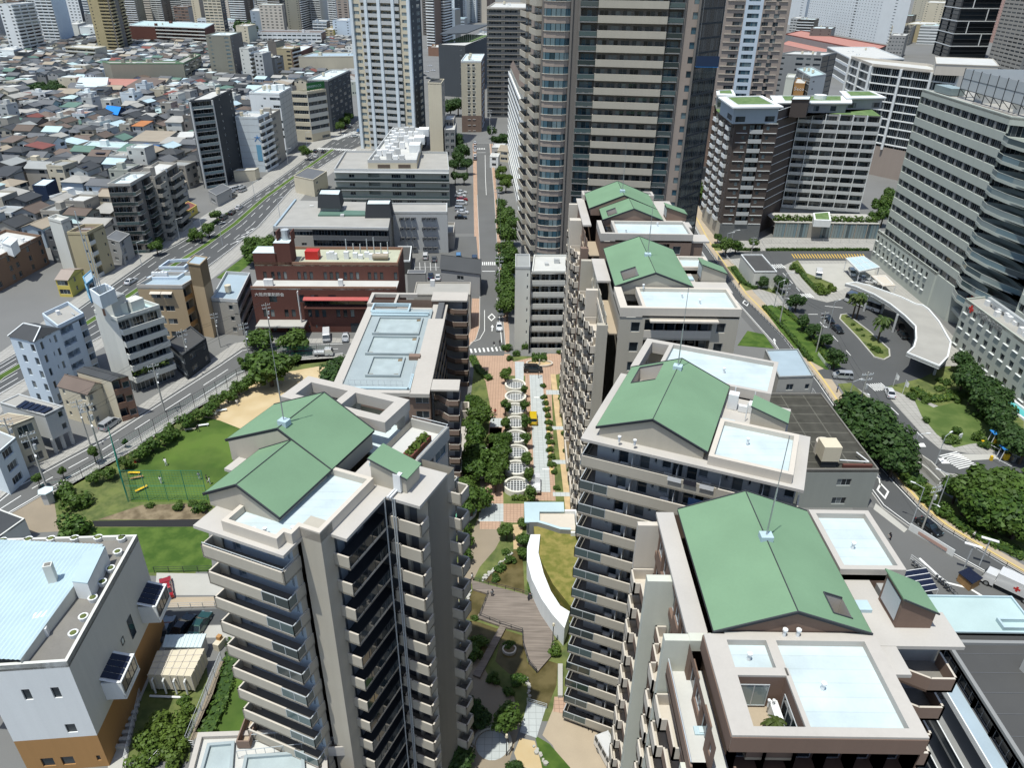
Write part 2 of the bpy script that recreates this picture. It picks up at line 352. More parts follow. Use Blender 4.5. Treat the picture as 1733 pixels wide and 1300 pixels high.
 def roof(s,poly,z,m='roof_grey',par=.9,pm=None,th=.25,pth=None,lip=False):
  """flat roof with an upright parapet standing on its edge"""
  r=s.part('roof',m);r.prism(poly,z-.3,z,0)
  if par:
   a=[Vector((p[0],p[1]))for p in poly]
   if sum(a[i].x*a[(i+1)%len(a)].y-a[(i+1)%len(a)].x*a[i].y for i in range(len(a)))<0:a.reverse()
   s.part('parapet',pm or s.wallm).wall(a,z-.3,z+par,th,0,closed=True)
 def finish(s,cap=100):
  o=s.root.get('_o');r=s.root;M=Matrix.Translation(-Vector(o))
  s.mb.build('wall',s.slots,r)
  cam=Vector((0,0,H))
  for(nm,m),b in s.parts.items():
   ps_=b.pieces()if nm in SPLIT and b.g and b.g[0]==0 else[b]
   if len(ps_)>1:
    ps_.sort(key=lambda q:(Vector(q.v[0])-cam).length)
    for q in ps_[:100]:q.build(nm,[m],r)
    if len(ps_)>100:
     k=MB()
     for q in ps_[100:]:k.add(q)
     k.build(nm,[m],r)['kind']='stuff'
   else:b.build(nm,[m],r)
  ws=sorted(s.wins,key=lambda a:(a[0].translation-cam).length)
  for mx,w,h,g in ws[:cap]:
   put('window',win_mesh(w,h,g,s.frame)[0],r,M@mx)
  rest={}
  for mx,w,h,g in ws[cap:]:rest.setdefault(g,MB()).add(win_mesh(w,h,g,s.frame)[1],mx)
  for g,b in rest.items():b.build('window',[s.frame,g],r)['kind']='stuff'
  bs=sorted(s.bals,key=lambda a:(Vector((a[3].x,a[3].y,a[2]))-cam).length)
  for b,mm,z,p in bs[:cap]:b.build('balcony',mm,r)
  rest={}
  for b,mm,z,p in bs[cap:]:rest.setdefault(tuple(mm),MB()).add(b)
  for mm,b in rest.items():b.build('balcony',list(mm),r)['kind']='stuff'
  return r
def clump(b,pts,r,n,s,m=0,rr=None):
 rr=rr or R
 for p in pts:
  for _ in range(n):
   d=Vector((rr.gauss(0,1),rr.gauss(0,1),rr.gauss(0,1)))
   if d.length<.01:continue
   d.normalize();c=Vector(p)+d*r*(.55+.45*rr.random())
   nrm=(d+Vector((rr.uniform(-.6,.6),rr.uniform(-.6,.6),rr.uniform(-.2,.8)))).normalized()
   a=nrm.orthogonal().normalized();a.rotate(Matrix.Rotation(rr.uniform(0,6.28),3,nrm));e=nrm.cross(a);k=s*rr.uniform(.7,1.3)
   b.ng([c-a*k-e*k*.55,c+a*k-e*k*.55,c+a*k*.8+e*k*.6,c-a*k*.8+e*k*.6],m)
def palm(b,p,h,r,n,trunk=True,m=0,mt=0):
 p=Vector(p);top=p+Vector((0,0,h))
 if trunk:b.tube(p,top,.28,8,mt,.2)
 for k in range(n):
  a=6.283*k/n+R.uniform(-.2,.2);up=R.uniform(-.35,.9);L=r*R.uniform(.8,1.1)
  d=Vector((math.cos(a),math.sin(a),0));s=Vector((-math.sin(a),math.cos(a),0));q=[]
  for i in range(5):
   t=i/4;w=.32*r*(.35+1.1*t*(1.25-t))*.6
   c=top+d*L*t+Vector((0,0,L*(up*t-1.1*t*t*.8)));q.append((c-s*w,c+s*w,c))
  for i in range(4):
   A,B=q[i],q[i+1]
   b.ng([A[0],A[2]+Vector((0,0,.08*r)),B[2]+Vector((0,0,.08*r)),B[0]],m);b.ng([A[2]+Vector((0,0,.08*r)),A[1],B[1],B[2]+Vector((0,0,.08*r))],m)
# ================================================================ the estate: green gabled apartment towers
ANG=math.radians(-22.4);UA,UB=math.cos(ANG),math.sin(ANG)
def UV(u,v):return Vector((u*UA-v*UB,u*UB+v*UA))
def XYf(u,v):return Vector((u,v))
def rect(f,u0,v0,u1,v1):return[f(u0,v0),f(u1,v0),f(u1,v1),f(u0,v1)]
def gable(b,f,u0,u1,v0,v1,ze,zr,ur=None,hole=None,wallm=None,zb=None,inset=.35,over=.25):
 """green ridge roof with its dark edge trim, ridge line and the gable walls under it; hole=(u0,u1,v0,v1) on the left slope"""
 ur=(u0+u1)/2 if ur is None else ur
 r=b.part('roof','roof_green');e=b.part('fascia','charcoal')
 zl=lambda u:ze+(zr-ze)*((u-u0)/(ur-u0)if u<=ur else(u1-u)/(u1-ur))
 pt=lambda u,v,d=0:(*f(u,v),zl(u)+d)
 def slope(ua,ub,hole):
  cells=[(ua,ub,v0,v1)]
  if hole:
   a,c,d,g=hole;cells=[(ua,a,v0,v1),(c,ub,v0,v1),(a,c,v0,d),(a,c,g,v1)]
   k=b.part('light_well','pinkish');kd=b.part('light_well_floor','concrete_dark')
   for(x1,y1),(x2,y2)in(((a,d),(c,d)),((c,d),(c,g)),((c,g),(a,g)),((a,g),(a,d))):
    k.ng([(*f(x1,y1),ze-2.6),(*f(x2,y2),ze-2.6),pt(x2,y2),pt(x1,y1)])
   kd.ng([(*f(a,d),ze-2.6),(*f(c,d),ze-2.6),(*f(c,g),ze-2.6),(*f(a,g),ze-2.6)])
   for(x1,y1),(x2,y2)in(((a,d),(c,d)),((c,g),(a,g)),((a,g),(a,d))):
    e.tube(pt(x1,y1,.03),pt(x2,y2,.03),.06,4)
  for x1,x2,y1,y2 in cells:
   if x2-x1>.01 and y2-y1>.01:
    r.ng([pt(x1,y1),pt(x2,y1),pt(x2,y2),pt(x1,y2)])
    r.ng([pt(x1,y1,-.2),pt(x1,y2,-.2),pt(x2,y2,-.2),pt(x2,y1,-.2)])
 slope(u0,ur,hole if hole and hole[1]<=ur else None);slope(ur,u1,hole if hole and hole[0]>=ur else None)
 for v in(v0,v1):
  for a,c in((u0,ur),(ur,u1)):
   p,q=pt(a,v),pt(c,v);e.ng([(p[0],p[1],p[2]+.05),(q[0],q[1],q[2]+.05),(q[0],q[1],q[2]-.22),(p[0],p[1],p[2]-.22)])
   e.tube((p[0],p[1],p[2]+.02),(q[0],q[1],q[2]+.02),.07,4)
 for u in(u0,u1):
  p,q=pt(u,v0),pt(u,v1);e.ng([(p[0],p[1],p[2]+.02),(q[0],q[1],q[2]+.02),(q[0],q[1],q[2]-.22),(p[0],p[1],p[2]-.22)])
 e.tube(pt(ur,v0,.02),pt(ur,v1,.02),.045,4)
 if wallm:
  zb=ze-2.2 if zb is None else zb;a,c=u0+inset,u1-inset;w0,w1=v0+over,v1-over;k=b.slot(wallm);dz=-.16
  for v,fl in((w0,0),(w1,1)):
   pts=[(*f(a,v),zb),(*f(c,v),zb),pt(c,v,dz),pt(ur,v,dz),pt(a,v,dz)]
   b.mb.ng(pts if not fl else pts[::-1],k)
  for u in(a,c):b.mb.ng([(*f(u,w0),zb),(*f(u,w1),zb),pt(u,w1,dz),pt(u,w0,dz)],k)
def tray(b,f,u0,v0,u1,v1,z,pm='pinkish',fm='roof_stained',w=.45,h=.5,base=.0,zb=None,ends=(1,1,1,1)):
 """waterproofed flat roof with a broad kerb; ends: front, right, back, left"""
 b.part('roof',fm).prism(rect(f,u0+w,v0+w,u1-w,v1-w),z-h-.25,z-h)
 k=b.part('parapet',pm);zb=z-h-.6 if zb is None else zb
 for on,(a,c,d,g)in zip(ends,((u0,v0,u1,v0+w),(u1-w,v0+w,u1,v1-w),(u0,v1-w,u1,v1),(u0,v0+w,u0+w,v1-w))):
  if on:k.prism(rect(f,a,c,d,g),zb,z)
def slab(b,f,u0,v0,u1,v1,z,th=.3,m='slab_pink',name='roof_slab'):b.part(name,m).prism(rect(f,u0,v0,u1,v1),z-th,z)
def bal_path(b,f,path,zf,bm='beige',glass=(),th=.15,h=1.12,slabpoly=None,rail='glass_rail',top='beige_light',floor=None):
 """a balcony: floor slab, solid balustrade along a path, glazed on the listed segments"""
 B=MB();pts=[f(*p)for p in path]
 fp=slabpoly and[f(*p)for p in slabpoly]or pts
 B.prism(fp,zf-.22,zf-.02,0);B.ng([(*p,zf)for p in(fp if sum(fp[i].x*fp[i-1].y-fp[i-1].x*fp[i].y for i in range(len(fp)))<0 else fp[::-1])],4)
 for k in range(len(pts)-1):
  seg=[pts[k],pts[k+1]]
  if k in glass:
   B.wall(seg,zf+.08,zf+h-.06,.04,1);B.wall(seg,zf+h-.06,zf+h,.08,2)
   d=(seg[1]-seg[0]);n=max(1,int(d.length/1.0))
   for i in range(n+1):
    p=seg[0]+d*i/n;B.tube((p.x,p.y,zf),(p.x,p.y,zf+h),.035,4,2)
   B.wall(seg,zf-.22,zf+.1,.12,3)
  else:
   B.wall(seg,zf-.22,zf+h,th,0,3)
 b.bals.append((B,[bm,rail,'dark_metal' if rail=='glass_dark' else 'galv',top,floor or 'concrete_dark'],zf,pts[len(pts)//2]))
def rod(b,p,h,box=True):
 """lightning rod on its grey foot box"""
 k=b.part('lightning_rod','steel')
 if box:b.part('rod_foot','metal_blue').bx(p[0],p[1],p[2]-.25,.9,.75,.55,ANG if b.tilt else 0)
 k.tube((p[0],p[1],p[2]),(p[0],p[1],p[2]+h*.5),.06,6);k.tube((p[0],p[1],p[2]+h*.5),(p[0],p[1],p[2]+h),.03,6)
def dormer(b,f,u0,u1,v0,v1,zb,zh,zl,wallm):
 """lean-to stair head: high on its left, green roof falling to the right"""
 r=b.part('stair_roof','roof_green');q=lambda u,v,z:(*f(u,v),z);o=.15
 r.box(q(u0-o,v0-o,zh),Vector(q(u1+o,v0-o,zl))-Vector(q(u0-o,v0-o,zh)),Vector(q(u0,v1+o,0))-Vector(q(u0,v0-o,0)),(0,0,.12))
 k=b.part('stair_head',wallm)
 k.ng([q(u0,v0,zb),q(u1,v0,zb),q(u1,v0,zl),q(u0,v0,zh)]);k.ng([q(u0,v1,zb),q(u0,v1,zh),q(u1,v1,zl),q(u1,v1,zb)])
 k.ng([q(u1,v0,zb),q(u1,v1,zb),q(u1,v1,zl),q(u1,v0,zl)]);k.ng([q(u0,v0,zb),q(u0,v0,zh),q(u0,v1,zh),q(u0,v1,zb)])
 e=b.part('fascia','charcoal');e.tube(q(u0-o,v0-o,zh+.1),q(u1+o,v0-o,zl+.1),.07,4)
 b.part('stair_vent','galv').box(q(u0-.03,v0+.3,zb+.5),Vector(q(u0,v1-.3,0))-Vector(q(u0,v0+.3,0)),Vector(q(u0-.03,v0,0))-Vector(q(u0,v0,0)),(0,0,max(.2,zh-zb-.9)))
def stub(b,p,h=.5,r=.12,m='white_metal'):
 k=b.part('roof_vent',m);k.tube(p,(p[0],p[1],p[2]+h),r,8);k.tube((p[0],p[1],p[2]+h),(p[0],p[1],p[2]+h+.12),r*1.5,8)
FH=2.95;TOP=42.2;FL=[TOP-FH*(k+1)for k in range(14)]
def tower_left():
 b=Bld('apartment_tower','beige fourteen storey apartment tower left of the promenade, crooked green roof, long wraparound balconies','apartment tower',(*UV(-36,41),0),wall='beige',glass='glass_pale');b.tilt=1;f=UV
 W=lambda u0,v0,u1,v1,wall,zt=TOP,z0=0:b.plain(f(u0,v0),f(u1,v1),z0,zt,wall)
 b.facade(f(-40.2,34.7),f(-33.0,34.7),TOP-FH*14,14,'.D...W.s',FH,'blue_grey',glass='glass_pale')
 W(-40.2,41.2,-40.2,34.7,'beige');b.facade(f(-33.0,34.7),f(-33.0,35.4),0,1,'.',TOP)
 b.facade(f(-45.8,42.65),f(-40.2,42.65),TOP-FH*14,14,'.W',FH);W(-45.8,54.8,-45.8,42.65,'beige');W(-40.2,42.65,-40.2,41.2,'beige')
 for z in FL:
  bal_path(b,f,[(-40.2,36.4),(-41.2,36.4),(-41.2,33.2),(-35.6,33.2),(-32.9,33.2),(-32.9,34.2),(-32.9,35.4)],z,glass=()if z==FL[0]else(3,4),slabpoly=[(-41.2,36.4),(-41.2,33.2),(-32.9,33.2),(-32.9,35.4),(-33.0,35.4),(-33.0,34.7),(-40.2,34.7),(-40.2,36.4)])
  if z==FL[0]:
   k=b.part('railing','galv');a,c,d=f(-41.1,33.3),f(-33.0,33.3),f(-33.0,35.3)
   k.tube((*a,z+1.35),(*c,z+1.35),.04,5);k.tube((*c,z+1.35),(*d,z+1.35),.04,5)
   for i in range(9):
    p=a.lerp(c,i/8);k.tube((*p,z+1.1),(*p,z+1.35),.025,4)
  k=b.part('balcony_screen','cream');p=f(-40.6,34.5);k.bx(p.x,p.y,z,.9,.1,1.9,ANG)
 b.part('pier','beige').prism(rect(f,-32.6,35.4,-30.6,37.0),0,43.4);b.part('pier','beige').prism(rect(f,-32.2,37.0,-31.0,43.4),0,42.6)
 for z in FL:
  bal_path(b,f,[(-30.6,36.7),(-29.1,36.7),(-29.1,42.4)],z,glass=(1,),slabpoly=[(-31,36.7),(-29.1,36.7),(-29.1,43.6),(-31,43.6)],rail='glass_dark',floor='charcoal')  # gallery floor coloured near black to stand in for the recess shade
  k=b.part('gallery_door','door_grey')
  for v in(38.2,41.0):p=f(-30.97,v);k.bx(p.x,p.y,z,.06,.9,2.0,ANG)
  bal_path(b,f,[(-29.0,43.6),(-29.0,42.6),(-28.0,42.6),(-27.95,42.5),(-25.75,42.5),(-25.75,43.9)],z,slabpoly=[(-29,43.9),(-29,42.6),(-25.75,42.5),(-25.75,43.9)])
  bal_path(b,f,[(-25.8,47.7),(-24.5,47.7),(-24.5,49.4),(-25.8,49.4)],z)
 W(-30.98,37.0,-30.98,44.0,'darkgrey');W(-31,44.0,-25.9,44.0,'darkgrey');b.facade(f(-25.8,43.9),f(-25.8,47.7),0,1,'.',TOP,'beige')  # dark grey back walls carry the recess shade in their colour
 b.part('pier','beige').prism(rect(f,-26.9,43.9,-25.8,47.6),0,42.2);b.part('pier','beige').prism(rect(f,-28.0,43.6,-27.7,44.0),0,42.2)
 k=b.part('drainpipe','galv')
 for u,v in((-29.0,42.2),(-28.35,42.42),(-28.15,42.42)):p=f(u,v);k.tube((*p,2),(*p,42.6),.07,6)
 b.facade(f(-29.4,49.0),f(-29.4,54.6),TOP-FH*14-.6,14,'DW',FH,'beige_light',glass='glass_blue');W(-33.4,54.6,-33.4,48,'beige')
 b.facade(f(-25.8,47.7),f(-25.8,49.0),0,1,'.',TOP);b.plain(f(-29.4,49.0),f(-25.8,49.0),0,TOP);W(-29.4,54.9,-46,54.9,'beige')
 for z in FL[1:]:bal_path(b,f,[(-29.4,50.4),(-28.2,50.4),(-28.2,54.4),(-29.4,54.4)],z-.6,glass=(1,))
 slab(b,f,-41.3,33.05,-32.4,42.6,42.5);slab(b,f,-44.9,40.6,-41.3,42.6,42.1);slab(b,f,-30.6,36.6,-29.05,42.5,42.5);slab(b,f,-30.6,42.5,-25.75,47.6,42.5);slab(b,f,-33.4,43.2,-30.6,47.9,42.44)
 b.part('roof','roof_stained').prism([f(*p)for p in((-38.2,33.9),(-33.6,33.9),(-33.6,34.8),(-32.9,34.8),(-32.9,35.9),(-31.0,35.9),(-31.0,43.0),(-35.0,43.0),(-35.0,36.0),(-38.2,36.0))],42.5,42.9)
 b.part('parapet','beige_light').wall([f(*p)for p in((-38.6,35.7),(-38.6,33.5),(-33.2,33.5),(-33.2,34.4),(-32.5,34.4),(-32.5,35.4),(-30.6,35.4),(-30.6,43.2),(-34.8,43.2))],42.5,43.55,.4)
 gable(b,f,-42.3,-34.5,35.5,42.6,43.65,45.75,wallm='beige',zb=42.4);gable(b,f,-46.2,-34.5,42.6,49.6,43.65,46.55,ur=-39.8,wallm='beige',zb=41.5,over=.02)
 p=f(-39.8,43.6);rod(b,(p.x,p.y,46.6),9)
 k=b.part('roof_frame','pinkish')
 for a in((-46.0,50.4,-44.9,55.1),(-40.4,51.4,-39.5,54.1),(-35.0,51.4,-33.8,54.1),(-44.9,54.1,-33.8,55.1),(-44.9,50.4,-33.8,51.4)):k.prism(rect(f,*a),43.0,44.2)
 for a in((-34.9,54.15,-33.9,55.0),(-45.8,54.15,-45.0,55.0),(-40.3,54.15,-39.6,55.0)):k.prism(rect(f,*a),40.5,43.0)
 b.part('roof','roof_white').prism(rect(f,-45.8,49.4,-33.6,54.9),40.7,41.0);clump(b.part('planting','leaf'),[(*f(-44.2+.55*i,53.6),41.4)for i in range(16)],.5,30,.18)
 slab(b,f,-33.4,48.0,-29.3,54.7,41.4,.3,'roof_pale','terrace');b.part('parapet','concrete').wall([f(*p)for p in((-29.2,48.2),(-29.2,54.7),(-33.4,54.7))],40.9,42.4,.25)
 k=b.part('railing','galv');pa,pb=f(-29.3,48.3),f(-29.3,54.6);k.tube((*pa,42.7),(*pb,42.7),.04,5);pc_=f(-33.3,54.6);k.tube((*pb,42.7),(*pc_,42.7),.04,5)
 b.part('planter','planter_brick').wall([f(*p)for p in((-31.3,49.2),(-30.3,49.2),(-30.3,53.0),(-31.3,53.0))],41.4,42.1,.12,closed=True);b.part('planter_soil','soil').prism(rect(f,-31.3,49.2,-30.3,53.0),41.4,41.95)
 clump(b.part('planting','leaf_light'),[(*f(-30.8,49.6+.33*i),42.1)for i in range(10)],.5,26,.18)
 dormer(b,f,-31.1,-27.6,43.6,45.9,42.4,45.1,44.0,'beige')
 p=f(-32.2,46.2);b.part('hatch','metal_blue').bx(p.x,p.y,42.5,1.1,.9,.35,ANG)
 k=b.part('duct','white_metal');p=f(-28.4,43.6);k.bx(p.x,p.y,42.6,.7,.5,1.8,ANG)
 for du in(0,.25):a,c=f(-28.7+du,42.2),f(-28.7+du,43.8);k.tube((*a,42.75),(*c,42.75),.1,6)
 for u,v in((-35.7,33.9),(-34.9,34.2),(-33.0,35.2)):p=f(u,v);stub(b,(p.x,p.y,42.9))
 return b.finish()
def tower_right():
 b=Bld('apartment_tower','beige apartment tower right of the promenade with unbroken front balconies, washing on its top rail','apartment tower',(*UV(-6,66),0),wall='beige');b.tilt=1;f=UV
 b.facade(f(-15.3,59.7),f(3.4,59.7),TOP-FH*14,14,'.sD.DsWD,DW.sDs,D.W',FH,'lightgrey',glass='glass')
 b.plain(f(-15.3,80),f(-15.3,59.7),0,TOP);b.plain(f(3.4,59.7),f(3.4,67.3),0,TOP,'beige');b.plain(f(3.4,67.3),f(-.6,67.3),0,TOP);b.plain(f(-.6,67.3),f(-.6,80.2),0,TOP+.4);b.plain(f(-.6,80.2),f(-15.3,80.2),0,TOP)
 for i,z in enumerate(FL):
  sp=[(-16.5,63.5),(-16.5,58.1),(3.8,58.1),(3.8,60.2),(3.4,60.2),(3.4,59.7),(-15.3,59.7),(-15.3,63.5)]
  bal_path(b,f,[(-15.3,63.5),(-16.5,63.5),(-16.5,58.1),(-13.6,58.1),(-3.4,58.1),(-3.38,58.0),(3.8,58.0),(3.8,60.2)],z,glass=(1,)if i==0 else(1,2),slabpoly=sp)
  if i==0:
   k=b.part('railing','dark_metal');a,c=f(-16.4,58.2),f(3.7,58.2);k.tube((*a,z+1.28),(*c,z+1.28),.05,5)
  k=b.part('balcony_screen','white')
  for u in(-11.5,-7.2,-3.2,.6):p=f(u,59.0);k.bx(p.x,p.y,z,.06,1.1,1.9,ANG)
  k=b.part('outdoor_unit','white_metal')
  for u in(-12.4,-8.1,-4.4,1.6):p=f(u,59.2);k.bx(p.x,p.y,z,.8,.35,.65,ANG)
 k=b.part('laundry','cloth_white')
 for u0,u1,m in((-7.9,-6.6,'cloth_white'),(-4.9,-3.6,'cloth_white'),(-6.4,-5.2,'cloth_dark')):
  a,c=f(u0,57.92),f(u1,57.92);b.part('laundry',m).ng([(*a,FL[0]+.8),(*c,FL[0]+.8),(*c,FL[0]+1.32),(*a,FL[0]+1.32)])
 for i in(1,4,6):
  a,c=f(-6.8+i,58.9),f(-4.6+i,58.9);b.part('laundry','cloth_blue').ng([(*a,FL[i]+.8),(*c,FL[i]+.8),(*c,FL[i]+1.7),(*a,FL[i]+1.7)])
 slab(b,f,-16.6,57.9,3.9,67.2,42.5);slab(b,f,-16.6,67.2,-4,72.4,42.48);slab(b,f,-4.6,65.5,1.7,72.0,42.46)
 gable(b,f,-15.45,-4.75,58.8,72.3,43.55,45.75,hole=(-14.4,-11.9,67.9,71.7),wallm='beige',zb=42.4)
 tray(b,f,-4.6,58.4,2.8,65.5,43.5,'beige_light');tray(b,f,-12.8,72.3,-.5,80.2,43.6,'pinkish')
 k=b.part('roof_frame','pinkish')
 for a in((-15.6,72.4,-14.8,80.2),(-14.8,79.4,-12.8,80.2)):k.prism(rect(f,*a),42.2,43.6)
 b.part('terrace','roof_pale').prism(rect(f,-14.8,72.4,-12.8,79.4),39.9,40.1)
 p=f(-10.1,70.0);rod(b,(p.x,p.y,45.75),9)
 dormer(b,f,-1.9,1.5,67.0,69.2,42.4,44.6,43.5,'beige');p=f(-3.9,66.4);b.part('hatch','metal_blue').bx(p.x,p.y,42.5,1.2,.8,.3,ANG)
 k=b.part('aerial_rack','white_metal')
 for u,v,s in((-4.0,69.8,(1.0,.9,1.7)),(-2.9,69.4,(.9,.4,.7)),(-2.2,69.9,(.4,1.1,.9))):p=f(u,v);k.bx(p.x,p.y,42.5,*s,ANG)
 for u,v in((-4.0,70.5),(-2.0,70.2),(-2.4,67.6)):p=f(u,v);k.tube((*p,42.5),(*p,44.6),.05,5)
 for u,v,z in((-12.9,58.22,42.9),(-11.4,58.22,42.9),(-1.6,62.5,43.1),(-5.9,76,43.1)):p=f(u,v);stub(b,(p.x,p.y,z))
 return b.finish()
def step_balconies(b,f,x,ys,floors,cols,zoff=0.0,pal=('beige_light','brown','brown')):
 for i,z in enumerate(floors):
  for(ya,yb),sg in zip(ys,cols):
   n=3;L=(ya-yb)/n
   path=[(x,ya)];
   for k in range(n):
    o=x-(1.9,1.35,.85)[k if sg else 2-k];path+=[(o,ya-k*L),(o,ya-(k+1)*L)]
   path.append((x,yb));B=MB();pts=[f(*p)for p in path]
   B.prism(pts,z-.2,z,0)
   for k in range(n):
    a,c=pts[1+2*k],pts[2+2*k];cm={0:0,1:1,2:1}[k if sg else 2-k]if len(pal)>1 else 0
    B.wall([a,c],z-.2,z+1.1,.14,cm,0)
   for k in range(n+1):
    a,c=pts[2*k],pts[2*k+1]
    if(a-c).length>.05:B.wall([a,c],z-.2,z+1.1,.12,0)
   b.bals.append((B,[pal[0],pal[1]]if len(pal)>1 else[pal[0]],z,pts[3]))
def row_tower(name_label,y0,gx,gy,wall,front_tray,left_slab_y,second=None,front=None,fins=(),bal_y=(),court=False,trayopen=True,back_tray=None,right=None,dorm=None,rodp=None,hatch=None,hole=None,pal=('beige_light','brown','brown'),ridge=None):
 b=Bld('apartment_tower',name_label,'apartment tower',(20,(y0+gy[1])/2,0),wall=wall);b.tilt=0;f=XYf;x0=12.3;y1=left_slab_y[1]
 b.facade(f(x0,y1),f(x0,y0+(0 if front else 8)),TOP-FH*14,14,'DWDsDWDsDWDs',FH,wall,glass='glass_dark')
 xr=front_tray[2]
 b.plain(f(xr,front_tray[1]),f(xr,front_tray[3]),0,42.6,wall);b.plain(f(24.6,front_tray[3]),f(24.6,y1),0,TOP);b.plain(f(24.6,y1),f(x0,y1),0,TOP);b.plain(f(xr,front_tray[3]),f(24.6,front_tray[3]),0,42.6)
 step_balconies(b,f,x0,bal_y,FL[1:],[k%2==0 for k in range(len(bal_y))],pal=pal)
 for y,xa,zt,m,w in fins:b.part('fin',m).prism(rect(f,xa,y-w/2,x0+.3,y+w/2),0,zt)
 for ya,yb in(left_slab_y,):slab(b,f,x0-.1,ya,gx[0]+.3,yb,42.5)
 ur=ridge or(gx[0]+gx[1])/2
 return b,f
def tower_front():
 y0=27.5
 b,f=row_tower('brown tiled tower in the right foreground, largest green roof, palm courtyard in its roof',y0,(13.35,23.7),(34.1,46.8),'brick_brown',(13.0,27.5,24.4,34.9),(35.9,48.8),front=1,fins=((35.55,10.6,42.44,'sage',.6),(41.6,10.4,42.0,'sage',.7),(28.0,10.7,39.4,'sage',.9),(47.9,10.6,42.0,'beige_light',.5)),bal_y=((47.5,42.1),(41.2,36.0),(35.0,28.6)))
 gable(b,f,13.67,24.25,34.95,47.8,43.65,45.6,hole=(21.8,23.2,35.9,37.8),wallm='brick_brown',zb=42.4,ur=18.9)
 b.facade(f(13.6,27.6),f(24.4,27.6),TOP-FH*14,14,'XXXXXX',FH,'brick_brown',bal='brick_brown',bd=.6,glass='glass_dark')
 k=b.part('parapet','pinkish')
 for a in((13.0,27.4,24.4,28.0),(13.0,28.0,14.4,34.9),(14.4,31.6,17.5,32.2),(17.0,32.2,17.65,34.4),(14.4,34.4,24.4,35.1),(23.5,28.0,24.4,34.4),(17.45,28.0,17.75,31.6),(17.65,31.6,17.75,32.2)):k.prism(rect(f,*a),42.3,43.55)
 r=b.part('roof','roof_stained');r.prism(rect(f,14.4,32.2,17.0,34.4),42.8,43.05);r.prism(rect(f,17.75,28.0,23.5,34.4),42.8,43.05);r.prism(rect(f,17.65,32.2,17.75,34.4),42.8,43.05)
 w=b.part('courtyard_wall','brick_brown')
 for p,q in(((14.42,28.02),(17.43,28.02)),((17.43,28.02),(17.43,31.58)),((17.43,31.58),(14.42,31.58)),((14.42,31.58),(14.42,28.02))):w.ng([(*p,40.6),(*q,40.6),(*q,43.4),(*p,43.4)])
 b.part('cladding','brick_brown').box((13.0,27.33,42.1),(11.4,0,0),(0,.05,0),(0,0,1.3));b.part('cladding','brick_brown').box((12.94,27.4,42.1),(.05,0,0),(0,7.5,0),(0,0,1.3))
 b.part('terrace','paving_tan').prism(rect(f,14.4,28,17.45,31.6),40.4,40.62)
 b.wins.append((sub_at(Vector((15.6,31.54)),Vector((1,0)),41.8),1.9,2.0,'glass_pale'));b.wins.append((sub_at(Vector((17.39,29.8)),Vector((0,-1)),41.7),2.4,1.8,'glass_dark'))
 b.part('planting','leaf');
 palm(b.part('planting','leaf_palm'),(16.5,29.6,40.6),1.3,.8,22,trunk=False);clump(b.part('planting','leaf_light'),[(14.9,29.3,41.0),(15.2,29.0,40.9)],.4,60,.13);b.part('ledge','white').bx(16.9,30.6,40.6,.5,1.4,1.0)
 for p in((16.5,31.0,41.4),(16.8,31.0,41.4)):stub(b,p,.5,.07)
 b.part('terrace','roof_pale').prism(rect(f,11.0,27.5,13.6,35.3),39.2,39.4);b.part('parapet','brown').wall([f(11.0,35.2),f(11.0,27.5)],39.0,40.4,.15);k=b.part('railing','galv');k.tube((11.05,35.2,40.7),(11.05,27.6,40.7),.05,5)
 b.plain(f(13.6,35.9),f(13.6,27.6),39,42.6);b.part('skylight','metal_blue').bx(12.4,30.6,39.4,.8,.6,.12);b.part('skylight','roof_white').bx(12.45,30.6,39.52,.28,.4,.06)
 b.part('frame','sage').prism(rect(f,12.3,35.2,14.0,35.9),41.5,42.5)
 slab(b,f,24.4,35.0,30.8,38.1,42.5);slab(b,f,24.4,38.1,26.9,41.3,42.48);slab(b,f,24.4,32.7,26.15,35.0,42.46);slab(b,f,23.5,35.2,24.4,48.6,42.44)
 b.plain(f(26.9,36.6),f(26.9,41.3),0,42.3);b.plain(f(24.4,36.6),f(26.9,36.6),0,42.3,'midgrey');b.plain(f(24.4,41.2),f(29.3,41.2),0,43.0);b.plain(f(29.3,41.2),f(29.3,48.1),0,43.0)
 for z in FL:
  bal_path(b,f,[(26.2,35.5),(28.7,34.1),(30.5,34.1),(30.5,36.4)],z,'brown',slabpoly=[(24.4,36.6),(24.4,35.5),(26.2,35.5),(28.7,34.1),(30.5,34.1),(30.5,36.6)])
  bal_path(b,f,[(24.4,28.6),(26.0,28.6),(26.0,31.5),(24.4,31.5)],z,'brown')
 tray(b,f,24.5,41.2,29.4,48.1,43.55,'pinkish');dormer(b,f,26.75,29.2,36.6,39.3,42.4,45.2,43.9,'brick_brown')
 b.part('hatch','metal_blue').bx(25.2,38.4,42.5,1.0,.95,.3);b.part('lift_shaft','grey').prism(rect(f,27.5,36.6,30.4,41.2),0,42.2);b.slots
 p=(18.9,42.2,45.6);rod(b,p,9)
 for p in((18.3,34.8,43.55),(19.2,34.8,43.55),(19.6,31,43.05),(26.6,44,43.05),(15.6,33.2,43.05)):stub(b,p)
 return b.finish()
